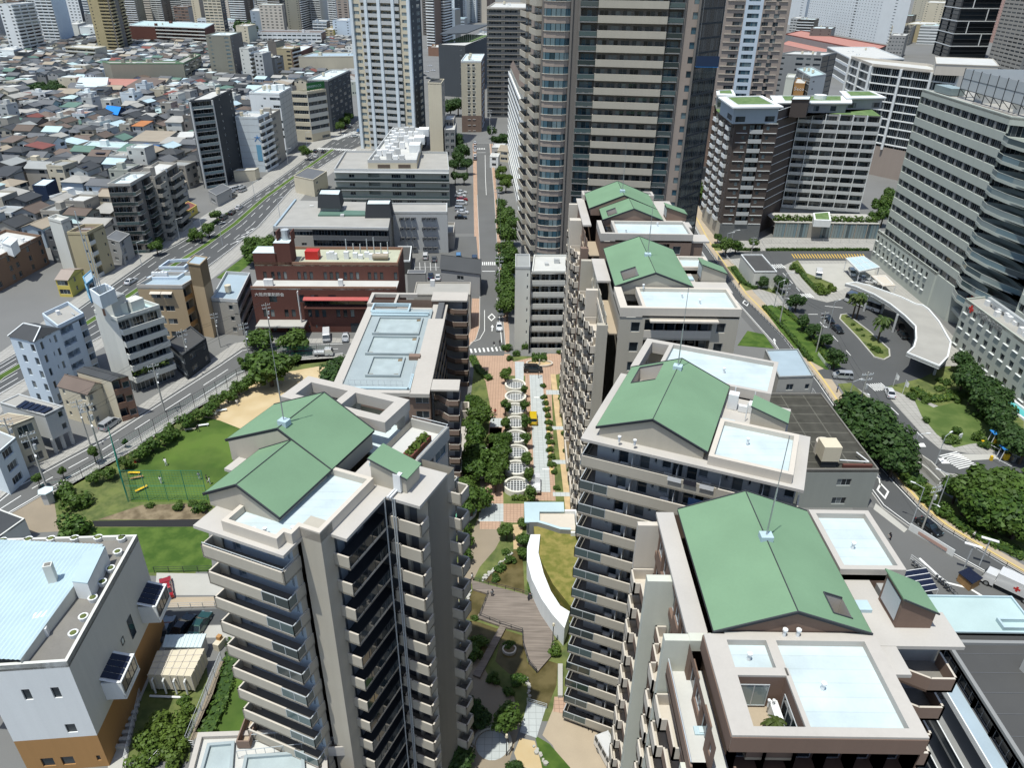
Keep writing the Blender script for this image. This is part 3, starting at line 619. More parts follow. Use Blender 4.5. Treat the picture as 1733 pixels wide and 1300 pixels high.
def tower_mid():
 b,f=row_tower('beige tower with a small square hole in its green roof, second from the back',89.3,(13.9,24.5),(94.2,109.9),'beige',(14.0,89.3,29.8,96.4),(101.5,111),front=1,fins=((89.6,11.2,41.0,'beige',.8),(100.6,10.6,41.5,'beige_light',.7),(110.8,10.6,42.3,'beige',.8)),bal_y=((110.2,105.8),(105.2,101.0),(100.0,95.2),(94.6,90.2)),pal=('beige_light','beige_light'))
 gable(b,f,14.15,25.1,96.55,112.5,43.65,45.7,hole=(15.4,17.5,97.6,101.0),wallm='beige',zb=42.4)
 b.facade(f(14.0,89.3),f(29.8,89.3),TOP-FH*14,14,'.W,BBBBBB,W.',FH,'beige',bal='beige_light',glass='glass',weights=None)
 slab(b,f,18.0,88.6,27.0,90.2,42.0,.25,'beige_light','canopy')
 tray(b,f,17.0,89.2,29.9,96.5,43.6,'beige_light');k=b.part('parapet','beige_light');k.prism(rect(f,14.0,89.2,15.0,96.5),42.3,43.6);k.prism(rect(f,15.0,89.2,17.0,89.9),42.3,43.6)
 b.part('terrace','roof_pale').prism(rect(f,15.0,89.9,17.0,96.5),39.9,40.1);b.part('terrace','paving_tan').prism(rect(f,12.2,90,14.0,101.4),39.3,39.5);b.part('parapet','beige_light').wall([f(12.2,101),f(12.2,90)],39,40.4,.15)
 b.plain(f(14,101.5),f(14,89.3),39,42.6);slab(b,f,24.5,97.5,31.0,101.6,42.5);slab(b,f,24.5,101.6,26.6,112.5,42.45);b.plain(f(24.6,98),f(28,98),0,42.2);b.plain(f(28,98),f(28,103),0,42.2)
 tray(b,f,24.9,105.0,29.6,109.9,43.5,'beige_light');b.plain(f(24.9,105),f(29.6,105),38,43);b.plain(f(29.6,105),f(29.6,110),0,43)
 dormer(b,f,27.4,31.0,101.8,104.6,42.4,45.0,43.6,'beige');b.part('hatch','metal_blue').bx(25.8,102.6,42.5,1.2,1.2,.25)
 rod(b,(19.6,103.8,45.7),9)
 for p in((18.0,96.0,43.6),(23,94,43.1),(25,92,43.1)):stub(b,p)
 clump(b.part('planting','leaf'),[(15.5,90.3,40.3),(16.2,90.4,40.3)],.5,50,.2)
 return b.finish()
def tower_back():
 b,f=row_tower('brown tiled tower with a stepped green roof, at the back of the row',120.3,(13.4,25.6),(124.7,141.6),'brown',(14.6,120.4,29.9,127.8),(128.5,146),front=1,fins=((120.6,11.3,41.0,'brown',1.1),(133.5,10.2,42.0,'beige_light',1.6),(142.6,10.6,42.3,'beige_light',.8)),bal_y=((142,138.2),(137.8,134.6),(132.4,127.2),(126.6,121.4)),pal=('beige_light','pink_brown'))
 gable(b,f,15.6,26.3,127.9,134.8,43.65,45.7,hole=(16.6,18.2,128.8,132.0),wallm='brown',zb=42.4,ur=20.9);gable(b,f,13.75,26.3,134.8,145.2,43.65,46.2,wallm='brown',zb=42.4,over=.02)
 b.facade(f(14.6,120.4),f(29.9,120.4),TOP-FH*14,14,'.W,BBBBB,W.',FH,'brown',bal='brown',glass='glass')
 tray(b,f,17.0,120.3,30.0,127.8,43.6,'pinkish');k=b.part('parapet','pinkish');k.prism(rect(f,14.5,120.3,15.3,127.8),42.3,43.6);k.prism(rect(f,15.3,120.3,17.0,121.0),42.3,43.6)
 b.part('terrace','roof_pale').prism(rect(f,15.3,121,17.0,127.8),39.9,40.1);b.part('terrace','paving_tan').prism(rect(f,12.2,121,14.6,128.5),39.3,39.5);b.plain(f(14.6,128.5),f(14.6,120.4),39,42.6)
 slab(b,f,25.6,128,31.5,131,42.5);slab(b,f,25.6,131,30.5,145,42.45);b.plain(f(30.4,131),f(30.4,141.6),0,42.2);b.plain(f(25.6,128.2),f(30.4,128.2),0,42.2)
 dormer(b,f,27.6,31.2,132,135,42.4,44.8,43.5,'brown');rod(b,(20.0,137.5,46.2),9);tray(b,f,13.4,145.2,16.5,148.5,43.4,'pinkish');tray(b,f,24,145.3,27.5,148.5,43.4,'pinkish')
 for p in((19,122.5,43.1),(25,126.5,43.1)):stub(b,p)
 slab(b,f,29.9,120.8,33.0,124.5,42.3);b.plain(f(29.9,121),f(32,121),0,42);b.plain(f(32,121),f(32,124.4),0,42)
 return b.finish()
# ================================================================ other buildings, each read off its roof (or foot) corners
LAND={}
def roof_gear(b,poly,z,n,seed=0,kinds=('ac','tank','hut','pipe')):
 """condensers, tanks, pipes and a stair hut scattered on a flat roof"""
 rr=random.Random(seed+int(z*100));a,c,d,e=[Vector(p[:2])for p in(poly[0],poly[1],poly[2],poly[3])]
 rot=math.atan2((c-a).y,(c-a).x)
 for i in range(n):
  u,v=rr.uniform(.15,.85),rr.uniform(.18,.82);p=a.lerp(c,u).lerp(e.lerp(d,u),v);k=rr.choice(kinds)
  if k=='ac':
   for j in range(rr.randint(1,4)):b.part('condenser','white_metal').bx(p.x+j*1.1*math.cos(rot),p.y+j*1.1*math.sin(rot),z,.9,.7,rr.uniform(.8,1.4),rot)
  elif k=='tank':b.part('water_tank','cream').tube((p.x,p.y,z+.5),(p.x,p.y,z+2.2),.8,10);b.part('tank_stand','steel').bx(p.x,p.y,z,1.0,1.0,.5,rot)
  elif k=='hut':b.part('roof_hut',b.wallm).bx(p.x,p.y,z,rr.uniform(2.2,3.6),rr.uniform(2.2,3.2),rr.uniform(2.0,2.8),rot)
  elif k=='pipe':
   q=p+Vector((math.cos(rot),math.sin(rot)))*rr.uniform(1,3);b.part('roof_pipe','galv').tube((p.x,p.y,z+.3),(q.x,q.y,z+.3),.12,6)
  else:b.part('roof_box','lightgrey').bx(p.x,p.y,z,rr.uniform(.8,1.8),rr.uniform(.8,1.4),rr.uniform(.4,1.2),rot)
def qb(name,label,cat,L,C,Rr,z,bl='W',br='W',fh=3.0,wall='grey',wall2=None,roof='roof_grey',par=.8,pm=None,foot=False,lod=0,gear=0,glass='glass',frame='galv',bal='beige_light',rail=None,bd=1.2,ground=None,group=None,zb=0.0,fin=True,sill=False,backs=None,bal2=None,bh=1.1,seed=0,kinds=('ac','tank','hut','pipe','ac')):
 """block with two visible faces, L-C and C-R: corner pixels at roof height z (z=('y', base row) solves it), or at the foot if foot=True"""
 if isinstance(z,tuple):z=hz(C[0],C[1],z[1])
 zz=0.0 if foot else z
 a,c,d=P2(*L,zz),P2(*C,zz),P2(*Rr,zz);e=a+d-c
 b=Bld(name,label,cat,((a.x+d.x)/2,(a.y+d.y)/2,zb),group,wall,glass,frame,lod);b.poly=[a,c,d,e];b.z=z;b.tilt=0
 n=max(1,round((z-zb)/fh));h=(z-zb)/n;g0=0
 if ground:
  for p,q in((a,c),(c,d)):b.facade(p,q,zb,1,ground,h,'darkgrey' if ground in 'GS' else wall)
  g0=1
 if n-g0>0:
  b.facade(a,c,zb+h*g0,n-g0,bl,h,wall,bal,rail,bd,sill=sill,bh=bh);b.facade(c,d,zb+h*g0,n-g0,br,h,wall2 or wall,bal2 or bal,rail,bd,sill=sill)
 b.plain(d,e,zb,z,wall);b.plain(e,a,zb,z,wall)
 b.roof([a,c,d,e],z,roof,par,pm or wall)
 if gear:roof_gear(b,[a,c,d,e],z,gear,seed+int(C[0]),kinds)
 LAND[name]=b
 return b.finish()if fin else b
def sub_box(b,px,z0,dz,wall,roof='roof_grey',zref=None,par=.3):
 """a smaller block standing on a building, roof corners given in pixels at its top"""
 q=[P2(*p,z0+dz)for p in px];q=q+[q[0]+q[2]-q[1]]if len(q)==3 else q
 b.part('penthouse',wall).prism(q,z0-.1,z0+dz);b.part('penthouse_roof',roof).prism(q,z0+dz,z0+dz+.06)
 if par:b.part('penthouse_parapet',wall).wall(q,z0+dz,z0+dz+par,-.2,closed=True)
 return q
def text3(b,txt,mtx,size,m,name='lettering',ext=.03,align='CENTER'):
 cu=bpy.data.curves.new(name,'FONT');cu.body=txt;cu.size=size;cu.extrude=ext;cu.align_x=align;cu.align_y='CENTER';cu.resolution_u=1
 o=bpy.data.objects.new(name,cu);COL.objects.link(o);o.data.materials.append(MATS[m])
 root=b.root if isinstance(b,Bld)else b
 dg=bpy.context.evaluated_depsgraph_get();me=bpy.data.meshes.new_from_object(o.evaluated_get(dg));bpy.data.objects.remove(o)
 q=put(name,me,root,Matrix.Translation(-Vector(root['_o']))@mtx);return q
def face_mtx(p,t,z):
 n=Vector((t.y,-t.x));return Matrix(((t.x,0,n.x,p.x),(t.y,0,n.y,p.y),(0,1,0,z),(0,0,0,1)))
def brown_slab():
 b=Bld('apartment_block','brown tiled apartment block with three grey roof trays and two open corner stair towers','apartment block',(-21,125,0),wall='brown',glass='glass_dark');b.tilt=0;f=XYf;z=20.7;fh=2.95
 b.facade(f(-29.6,106),f(-13.6,106),0,7,'W..W.W',fh,bal='brown');b.plain(f(-29.6,141),f(-29.6,106),0,z);b.facade(f(-14.4,110),f(-14.4,145),0,7,'dddddddd',fh,'taupe',back='darkgrey')
 b.plain(f(-14.4,145),f(-29.6,145),0,z);b.facade(f(-13.6,106),f(-13.6,110),0,1,'.',z)
 b.part('roof','roof_tray').prism(rect(f,-29.5,106,-16.6,141),z-.6,z-.35)
 p=b.part('parapet','pinkish')
 for a in((-30.1,105.6,-28.6,141),(-28.6,105.6,-16.8,106.6),(-16.9,105.4,-13.6,135.5)):p.prism(rect(f,*a),z-.7,z)
 for a in((-16.9,136,-13.8,145.5),(-29.5,141,-17,143)):p.prism(rect(f,*a),z-1.2,z-.9)
 g=b.part('roof_tray','roof_tray')
 for x0,y0,x1,y1 in((-27.0,128.3,-18.0,136.0),(-26.8,119.8,-17.8,127.3),(-25.3,111.5,-19.3,118.7)):
  g.wall(rect(f,x0,y0,x1,y1),z-.4,z+.1,.35,closed=True);b.part('roof_tray_floor','tray_floor').prism(rect(f,x0,y0,x1,y1),z-.36,z-.3)
  for cx,cy in((x0+.8,y0+.8),(x1-.8,y0+.8),(x1-.8,y1-.8)):b.part('roof_stain','soil').ng([(cx-.4,cy-.5,z-.29),(cx+.5,cy-.35,z-.29),(cx+.35,cy+.5,z-.29),(cx-.45,cy+.4,z-.29)])
 k=b.part('roof_frame','metal_blue');k.prism(rect(f,-28.8,137.8,-17.0,138.2),z-.3,z+.25);k.wall(rect(f,-29,138.2,-21.2,142.2),z-.3,z+.4,.3,closed=True);k.prism(rect(f,-28.4,106.8,-17.2,107.2),z-.4,z+.2);k.prism(rect(f,-17.4,106.8,-16.9,112),z-.4,z+.2)
 k.tube((-28.8,137.3,z-.1),(-17.2,137.3,z-.1),.25,8)
 r=b.part('railing','galv')
 for y in(108.6,):
  r.tube((-28.5,y,z+.7),(-18.6,y,z+.7),.03,4)
  for i in range(11):r.tube((-28.5+i,y,z-.35),(-28.5+i,y,z+.7),.025,4)
 r.tube((-17.2,107,z+.7),(-17.2,116,z+.7),.03,4)
 for i in range(9):r.tube((-17.2,107+i,z-.35),(-17.2,107+i,z+.7),.025,4)
 b.part('roof_box','brown').bx(-17.6,118.6,z-.4,2.0,1.2,.8)
 t=b.part('roof_terrace','roof_pale');t.prism(rect(f,-21,142.5,-14,150),z-3.2,z-3.0);b.plain(f(-21,150),f(-29,150),0,z-3);clump(b.part('planting','leaf'),[(-20+.8*i,144.6+(i%2),z-2.6)for i in range(4)],.9,60,.25)
 k=b.part('roof_frame','pinkish');k.prism(rect(f,-30.5,148,-20.6,148.8),z-.8,z);k.prism(rect(f,-30.5,143,-29.8,148),z-.8,z);k.prism(rect(f,-25,143,-24.5,148),z-.8,z);k.prism(rect(f,-30.5,142.6,-24.5,143.1),z-.8,z)
 for x0,x1,y0,y1,fl in((-17.3,-9.7,144.6,149.2,8),(-13.5,-8.8,106.6,110.2,8)):
  top=z;b.part('stair_roof','pinkish').prism(rect(f,x0,y0,x1,y1),top-.15,top+.15)
  b.part('stair_core','lightgrey').prism(rect(f,x0+2.4,y0+2.4,x1-.1,y1-.05),0,top-.2);b.part('stair_core','taupe').prism(rect(f,x0+.1,y0+2.2,x0+2.4,y1-.1),0,top-.2);b.part('pier','darkgrey').prism(rect(f,x0,y0+.8,x0+.35,y0+1.3),0,top-.2);b.part('stair_door','darkgrey').prism(rect(f,x1-1.2,y0+2.2,x1-.2,y0+2.4),0,top-.3)
  for i in range(fl-1):
   zf=top-fh*(i+1);w=x1-x0;m=MB();pts=[f(x0,y0+1.9),f(x0+w*.22,y0+1.9),f(x0+w*.62,y0),f(x1,y0),f(x1,y1)]
   m.prism([pts[0],pts[1],pts[2],pts[3],f(x1,y0+2.3),f(x0,y0+2.3)],zf-.2,zf,0)
   for a,c in zip(pts[:-1],pts[1:]):m.wall([a,c],zf-.25,zf+1.0,.14,0,1);m.wall([a,c],zf-.28,zf-.16,.16,1)
   b.bals.append((m,['brown','pinkish'],zf,pts[2]))
 return b.finish()
def hall_left():
 b=Bld('hall','white hall with orange base, corrugated pale blue roof and pots along its parapet','hall',(-55,62,0),wall='white',glass='glass_dark',frame='dark_metal');b.tilt=0;z=17.8
 c,r,l=P2(113,1120,z),P2(232,905,z),P2(-40,1130,z);l2=P2(-40,913,z)
 zo=5.6;b.facade(l,c,zo,2,['..,M.,M,.','..|.,.W.,'],(z-zo)/2,'white',glass='glass_dark');b.facade(l,c,0,1,'.W,W.s',zo,'orange');b.facade(c,r,zo,1,'.',z-zo,'offwhite');b.facade(c,r,0,1,'.',zo,'orange');b.plain(r,l2,0,z)
 b.part('roof','concrete_dark').prism([l,c,r,l2],z-.9,z-.6);b.part('parapet','offwhite').wall([l,c,r,l2],z-.9,z,.35)
 t=(r-c).normalized();n=Vector((t.y,-t.x))
 for s,zz,g in((.36,9.0,'s'),(.5,9.6,'s'),(.3,8.4,'s')):b.win(c+t*(s*20)+n*.02,t,zz,.7,1.0)
 b.win(c+t*12.6+n*.02,t,9.2,1.2,3.2)
 for s0,L in((3.6,4.2),(15.2,4.2)):
  a=c+t*s0;k=b.part('bay','white');z0=7.2
  k.box((*a,z0),Vector((*(t*.25),0)),Vector((*(n*2.2),0)),(0,0,2.6));k.box((*(a+t*(L-.25)),z0),Vector((*(t*.25),0)),Vector((*(n*2.2),0)),(0,0,2.6));k.box((*a,z0-.2),Vector((*(t*L),0)),Vector((*(n*2.3),0)),(0,0,.2));k.box((*(a+n*2.1),z0),Vector((*(t*L),0)),Vector((*(n*.15),0)),(0,0,.5));k.box((*(a+n*2.05),z0+2.4),Vector((*(t*L),0)),Vector((*(n*.2),0)),(0,0,.2))
  b.win(a+t*(L/2)+n*2.2,t,z0+1.45,L-.5,1.8)
  p=b.part('solar_panel','panel_solar')
  for i in range(4):
   o=a+t*(.35+i*(L-.7)/4);p.box((*o,z0+3.3),Vector((*(t*((L-.7)/4-.1)),0)),Vector((*(n*2.0),-.75)),(0,0,.06))
  b.part('bay','white').box((*a,z0+3.15),Vector((*(t*L),0)),Vector((*(n*2.1),-.78)),(0,0,.08))
 zr=19.3;m=b.part('metal_roof','metal_blue');q=[P2(175,922,zr),P2(34,1118,18.3),P2(-60,1118,18.3),P2(-60,924,zr)]
 d=(q[1]-q[0]);w=Vector((d.y,-d.x)).normalized();w=w if w.x<0 else-w;W_=15;nst=60
 for i in range(nst):
  s0,s1=W_*i/nst,W_*(i+1)/nst;h0=zr+.11*(i%2)-.05*s0/W_;h1=zr+.11*((i+1)%2);a0,a1=q[0]+w*s0,q[0]+w*s1
  drop=-1.0
  m.ng([(*a0,h0),(*a1,h1),(*(a1+d),h1+drop),(*(a0+d),h0+drop)])
 k=b.part('roof_box','offwhite');k.ng([(*q[0],zr),(*q[1],zr-1.0),(*q[1],z-.6),(*q[0],z-.6)]);k.ng([(*q[0],zr),(*q[0],z-.6),(*(q[0]+w*W_),z-.6),(*(q[0]+w*W_),zr)])
 h=P2(98,1002,z-.6);hh=b.part('chimney','offwhite');hh.bx(h.x,h.y,z-.5,.9,.8,4.2,.3);b.part('chimney_cap','concrete_dark').bx(h.x,h.y,z+3.7,.6,.5,.06,.3)
 k=b.part('hatch_roof','metal_blue');qq=[P2(148,988,z+2),P2(122,985,z+2),P2(142,935,z+2),P2(178,925,z+2)];b.part('hatch_house','white').prism(qq,z-.6,z+1.9);k.prism(qq,z+1.9,z+2.05)
 for x,y in((4,915),(48,913),(86,912),(126,911),(166,910),(205,911),(199,934),(187,962),(173,985),(157,1012),(141,1044),(124,1072)):
  p=P2(x,y,z-.1);b.part('plant_pot','white').tube((p.x,p.y,z-.6),(p.x,p.y,z),.45,10,0,.55);b.part('pot_plant','rough_grass').tube((p.x,p.y,z-.02),(p.x,p.y,z+.12),.42,8,0,.2)
 k=b.part('roof_plant','white_metal')
 for x,y,sx,sy,sz in((72,1050,1.4,.9,1.5),(74,1068,.9,.9,1.2),(104,1018,1.4,.8,.7)):p=P2(x,y,z);k.bx(p.x,p.y,z-.6,sx,sy,sz,.35)
 a,c2=P2(84,1035,z),P2(112,1008,z);k.tube((*a,z+.3),(*c2,z+.3),.35,8)
 for i in range(5):p=P2(52+6*i,1100-8*i,z);k.tube((p.x,p.y,z-.6),(p.x,p.y,z+.2),.05,4)
 return b.finish()
def low_annex():
 z=15.5;b=Bld('annex','low brown block with pale roof trays joined by footbridges to the left tower','annex',(*P2(440,1300,z),0),wall='brown');b.tilt=0
 q=[P2(290,1420,z),P2(560,1420,z),P2(552,1236,z),P2(336,1244,z)];b.plain(q[3],q[0],0,z);b.plain(q[0],q[1],0,z);b.plain(q[1],q[2],0,z);b.plain(q[2],q[3],0,z)
 b.part('roof','roof_pale').prism(q,z-.4,z-.1);b.part('parapet','pinkish').wall(q,z-.6,z+.35,.5,closed=True)
 k=b.part('roof_tray','roof_tray')
 for pts in(((352,1262),(330,1340),(392,1340),(398,1258)),((415,1282),(400,1360),(520,1360),(515,1275))):
  t=[P2(*p,z)for p in pts];k.wall(t,z-.1,z+.35,.3,closed=True);b.part('roof_tray_floor','tray_floor').prism(t,z-.1,z+.02)
 r=b.part('railing','galv')
 for(x0,y0),(x1,y1)in(((425,1244),(528,1236)),((400,1272),(525,1258))):
  a,c=P2(x0,y0,z+1.1),P2(x1,y1,z+1.1);r.tube((*a,z+1.1),(*c,z+1.1),.04,4);r.tube((*a,z+.1),(*c,z+.1),.03,4)
  for i in range(9):
   p=a.lerp(c,i/8);r.tube((*p,z-.1),(*p,z+1.1),.03,4)
 for pts,m in((((420,1206),(436,1208),(420,1255),(402,1255)),'brown'),(((546,1268),(590,1266),(612,1232),(592,1222),(566,1248),(546,1250)),'pinkish')):
  t=[P2(*p,z+1)for p in pts];b.part('footbridge','paving_tan' if m=='brown' else 'slab_pink').prism(t,z-.2,z+.1);b.part('footbridge_parapet',m).wall(t,z+.1,z+1.1,.12,closed=True)
 return b.finish()
def brick_school():
 b=Bld('brick_building','dark red brick building with a long red awning and white vertical sign','building',(*P2(546,500,10),0),wall='redbrick',glass='glass',frame='dark_metal');b.tilt=0;z=12.0;z2=16.2
 a,c=P2(424,488,z),P2(671,489,z);t=(c-a).normalized();n=Vector((-t.y,t.x));a2,c2=a+n*5.5,c+n*5.5;dd=n*12
 b.facade(a,c,0,3,['.T.TT,T,,,,,,,,,,,,,,','.TT.TT,.TTT.TTT.TTT..','.TT.T..sss.........,.'],z/3,'redbrick');b.plain(c,c+dd+n*6,0,z);b.plain(a+dd+n*6,a,0,z);b.plain(c+dd+n*6,a+dd+n*6,0,z)
 b.facade(a2,c2,z,1,'.T,TTT.,TTT,.TTT,TTT.TTT,.T',z2-z,'redbrick');b.plain(c2,c2+dd,z,z2);b.plain(a2+dd,a2,z,z2)
 b.part('roof','roof_pale').prism([a,c,c2,a2],z-.3,z);b.part('parapet','terracotta').wall([a,c],z,z+.5,.3)
 b.part('roof','brick_roof').prism([a2,c2,c2+dd,a2+dd],z2-.3,z2);b.part('parapet','terracotta').wall([a2,c2,c2+dd,a2+dd],z2-.2,z2+.7,.3,closed=True)
 for s,s1,dz in((0,6,3.0),(5.5,9.5,5.6)):q=[a2+t*s,a2+t*s1,a2+t*s1+n*5,a2+t*s+n*5];b.part('stair_tower','redbrick').prism(q,z2,z2+dz);b.part('stair_tower_roof','roof_white').prism(q,z2+dz,z2+dz+.1)
 p=a2+t*8+n*3;b.part('water_tank','galv').tube((*p,z2+5.7),(*p,z2+8.2),1.0,12);k=b.part('tank_screen','redbrick');k.bx(p.x-1.8,p.y,z2+5.6,.25,3,2.4);k.bx(p.x+1.8,p.y,z2+5.6,.25,3,2.4)
 Lb=(c-a).length;s0=Lb*.355;o=a+t*s0
 b.part('awning','awning_red').box((*o,9.6),Vector((*(t*(Lb*.45)),0)),Vector((*(n*-1.3),-.35)),(0,0,.18));g=b.part('awning_window','glass_dark');g.ng([(*(o-n*.03),7.4),(*(o+t*Lb*.45-n*.03),7.4),(*(o+t*Lb*.45-n*.03),9.5),(*(o-n*.03),9.5)]);b.part('awning_shelf','redbrick').box((*o,7.0),Vector((*(t*Lb*.45),0)),Vector((*(n*-1.2),0)),(0,0,.3))
 o=a+t*(Lb*.325);s=b.part('vertical_sign','lettering');s.box((*(o-n*.8),3.6),Vector((*(t*.18),0)),Vector((*(n*-.9),0)),(0,0,8.2));k=b.part('vertical_sign_stroke','charcoal')
 for i in range(9):
  zz=10.9-i*.85
  for j in range(3):k.box((*(o-n*.78-t*.02),zz+.18*j),Vector((*(t*-.02),0)),Vector((*(n*-.55),0)),(0,0,.07))
  k.box((*(o-n*1.0-t*.02),zz),Vector((*(t*-.02),0)),Vector((*(n*-.08),0)),(0,0,.55))
 text3(b,'大阪府薬剤師会',face_mtx(a+t*4.4-n*.03,t,10.3),1.05,'lettering',ext=.02)
 b.part('porch','concrete').box((*(a-n*4+t*1),3.1),Vector((*(t*12),0)),Vector((*(n*4),0)),(0,0,.4));b.part('arch','charcoal').box((*(a+t*(Lb*.66)-n*.02),0),Vector((*(t*3.6),0)),Vector((*(n*-.02),0)),(0,0,2.6))
 q=[a2,c2,c2+dd,a2+dd]
 for i,(u,v)in enumerate(((.38,.4),(.5,.35),(.52,.35),(.54,.35),(.62,.4),(.68,.45),(.72,.4),(.76,.5),(.8,.35),(.84,.45),(.9,.4))):
  p=a2.lerp(c2,u)+n*(12*v);k=b.part('condenser','white_metal');k.bx(p.x,p.y,z2,1.2,1.0,R.uniform(1.0,2.4))
 p=a2.lerp(c2,.38)+n*5;b.part('roof_shed','red_paint').bx(p.x,p.y,z2,3.4,2.6,2.2);p=a2.lerp(c2,.92)+n*4;b.part('roof_duct','tile_tan').tube((*p,z2+.9),(*(p-t*4),z2+.9),.8,10)
 for i in range(7):p=a2.lerp(c2,.6+.05*i)+n*9;b.part('flue','galv').tube((*p,z2),(*p,z2+R.uniform(2.5,5.5)),.14,6)
 for s in(3.5,4.6,22,45):p=a+t*s+n*2;b.part('condenser','white_metal').bx(p.x,p.y,z,1.1,.9,1.7)
 return b.finish()
def grey_hostel():
 b=Bld('apartment_block','low grey block with dark verandas, two black roof cowls and a wing of hooded windows','apartment block',(*P2(610,380,10),0),wall='stone',glass='glass_dark',frame='midgrey');b.tilt=0;z=13.2;fh=3.3
 a,m,c=P2(462,386,z),P2(528,386,z),P2(657,388,z);e,g=P2(499,339,z),P2(664.6,343,z)
 b.facade(m,c,0,4,'BBBB',fh,'midgrey',bal='darkgrey',back='darkgrey');b.facade(a,m,fh*2,2,['SS','.s'],fh,'stone');b.facade(a,m,0,2,'..s',fh,'midgrey');b.plain(c,g,0,z);b.plain(e,a,0,z)
 b.part('roof','roof_conc').prism([a,c,g,e],z-.3,z);b.part('parapet','lightgrey').wall([a,m,c],z-.4,z+.5,.4);b.part('parapet','roof_blue').wall([e,a],z-.2,z+.5,.6)
 s1,s2,s3=P2(664.6,361,z),P2(704,361,z),P2(757,361,z);k=b.root
 q0,q1=P2(657,346,z),P2(757,346,z);b.facade(s1,s2,0,4,'.sss',fh,'lightgrey');b.facade(s2,s3,0,4,'.sss..',fh,'lightgrey');b.facade(s3,q1,0,4,'.w',fh,'grey');b.part('roof','roof_conc').prism([s1,s3,q1,q0],z-.3,z);b.part('parapet','lightgrey').wall([s1,s3,q1,q0],z-.3,z+.6,.35)
 h=b.part('window_hood','darkgrey');t=(s3-s1).normalized();n=Vector((t.y,-t.x))
 for p0,p1,cells in((s1,s2,4),(s2,s3,6)):
  for i in range(1,4):
   for fl in range(4):
    p=p0.lerp(p1,(i+.5)/cells);h.box((*(p-t*.7),fl*fh+1.9),Vector((*(t*1.4),0)),Vector((*(n*.9),0)),(0,0,.25));h.box((*(p-t*.75),fl*fh+.9),Vector((*(t*.12),0)),Vector((*(n*.8),0)),(0,0,1.0))
 for pts,zz,ht in((((538,328),(573,329),(577,319),(542,319)),z+1.6,4.4),(((619,345),(659,345),(662,336.5),(622,336.5)),z,4.4)):
  top=[P2(*p,zz+ht)for p in pts];cen=sum(top,Vector((0,0)))/4;bot=[cen+(p-cen)*1.16 for p in top];w=b.part('cowl','charcoal')
  for i in range(4):j=(i+1)%4;w.ng([(*bot[i],zz),(*bot[j],zz),(*top[j],zz+ht),(*top[i],zz+ht)])
  b.part('cowl_top','roof_white').prism([cen+(p-cen)*.93 for p in top],zz+ht-.5,zz+ht-.4);b.part('cowl_base','grey').prism([cen+(p-cen)*.8 for p in bot],z-.2,zz)
 q=[P2(*p,z+.4)for p in((538,364),(618,364),(618,357),(545,355))];b.part('skylight','tile_green').prism(q,z,z+.5);roof_gear(b,[a,c,g,e],z,4,5,('box','pipe','ac'))
 q=[P2(*p,5)for p in((496,410),(528,410),(529,403),(508,400))];b.part('porch_roof','tile_green').prism(q,4.6,5);b.part('porch','stone').prism([q[0],q[1],q[2],q[3]],0,4.6)
 q=[P2(*p,4)for p in((668,443),(694,443),(697,418),(672,418))];b.part('side_roof','roof_dark').prism(q,0,4);b.part('side_parapet','white').wall(q,3.8,4.4,.3,closed=True)
 return b.finish()
def plant_block():
 z=13.4;b=Bld('office_block','grey green galleried block crowned by a walled deck of white air conditioning plant','building',(*P2(660,290,z),0),wall='green_grey',glass='glass_dark');b.tilt=0
 a,c=P2(566,289,z),P2(760,291,z);d,e=P2(757,260,z),P2(585,258,z);fh=z/4
 b.facade(a,c,0,4,'.w.d.W,W..w',fh,bal='lightgrey');b.plain(c,d,0,z);b.plain(e,a,0,z);b.plain(d,e,0,z);b.roof([a,c,d,e],z,'roof_conc',.9,'lightgrey')
 k=b.part('gallery','lightgrey');t=(c-a).normalized();n=Vector((t.y,-t.x))
 for i in range(4):
  k.box((*a,i*fh+fh-.35),Vector((*(c-a),0)),Vector((*(n*1.6),0)),(0,0,.25));b.part('gallery_rail','glass_rail').box((*(a+n*1.55),i*fh+.0 if i else.1),Vector((*(c-a),0)),Vector((*(n*.04),0)),(0,0,.9))
 q=[P2(622,272,z+3),P2(705,272,z+3),P2(719.6,217,z+3),P2(665.6,215.5,z+3)];q[2]=q[1]+(q[2]-q[1])*.98
 b.part('plant_deck','cream').prism(q,z,z+2.2);b.part('plant_screen','lightgrey').wall(q,z+2.2,z+3.4,.4,closed=True);b.part('plant_floor','roof_pale').prism([q[0].lerp(q[2],.02),q[1].lerp(q[3],.02),q[2].lerp(q[0],.02),q[3].lerp(q[1],.02)],z+2.2,z+2.3)
 rr=random.Random(3);U=q[1]-q[0];V=q[3]-q[0];rot=math.atan2(U.y,U.x)
 for i,u in enumerate((.14,.27,.40,.53,.66)):
  for j in range(9):
   v=.08+j*.098
   if rr.random()<.12:continue
   p=q[0]+U*(u+V.x*0)+V*v;b.part('plant_unit',rr.choice(['white_metal','white_metal','lightgrey'])).bx(p.x,p.y,z+2.2,2.0,2.4,rr.uniform(1.4,3.0),rot)
 for v,h in((.3,3.2),(.55,2.8),(.8,3.0)):p=q[0]+U*.84+V*v;b.part('plant_box','white').bx(p.x,p.y,z+2.2,4.4,6.5,h,rot)
 for s in(.2,.62):
  o=q[0]+U*s;b.part('louvre','tile_brown').box((*(o+n*.02),z+.3),Vector((*(U*.25),0)),Vector((*(n*.1),0)),(0,0,1.3))
 return b.finish()
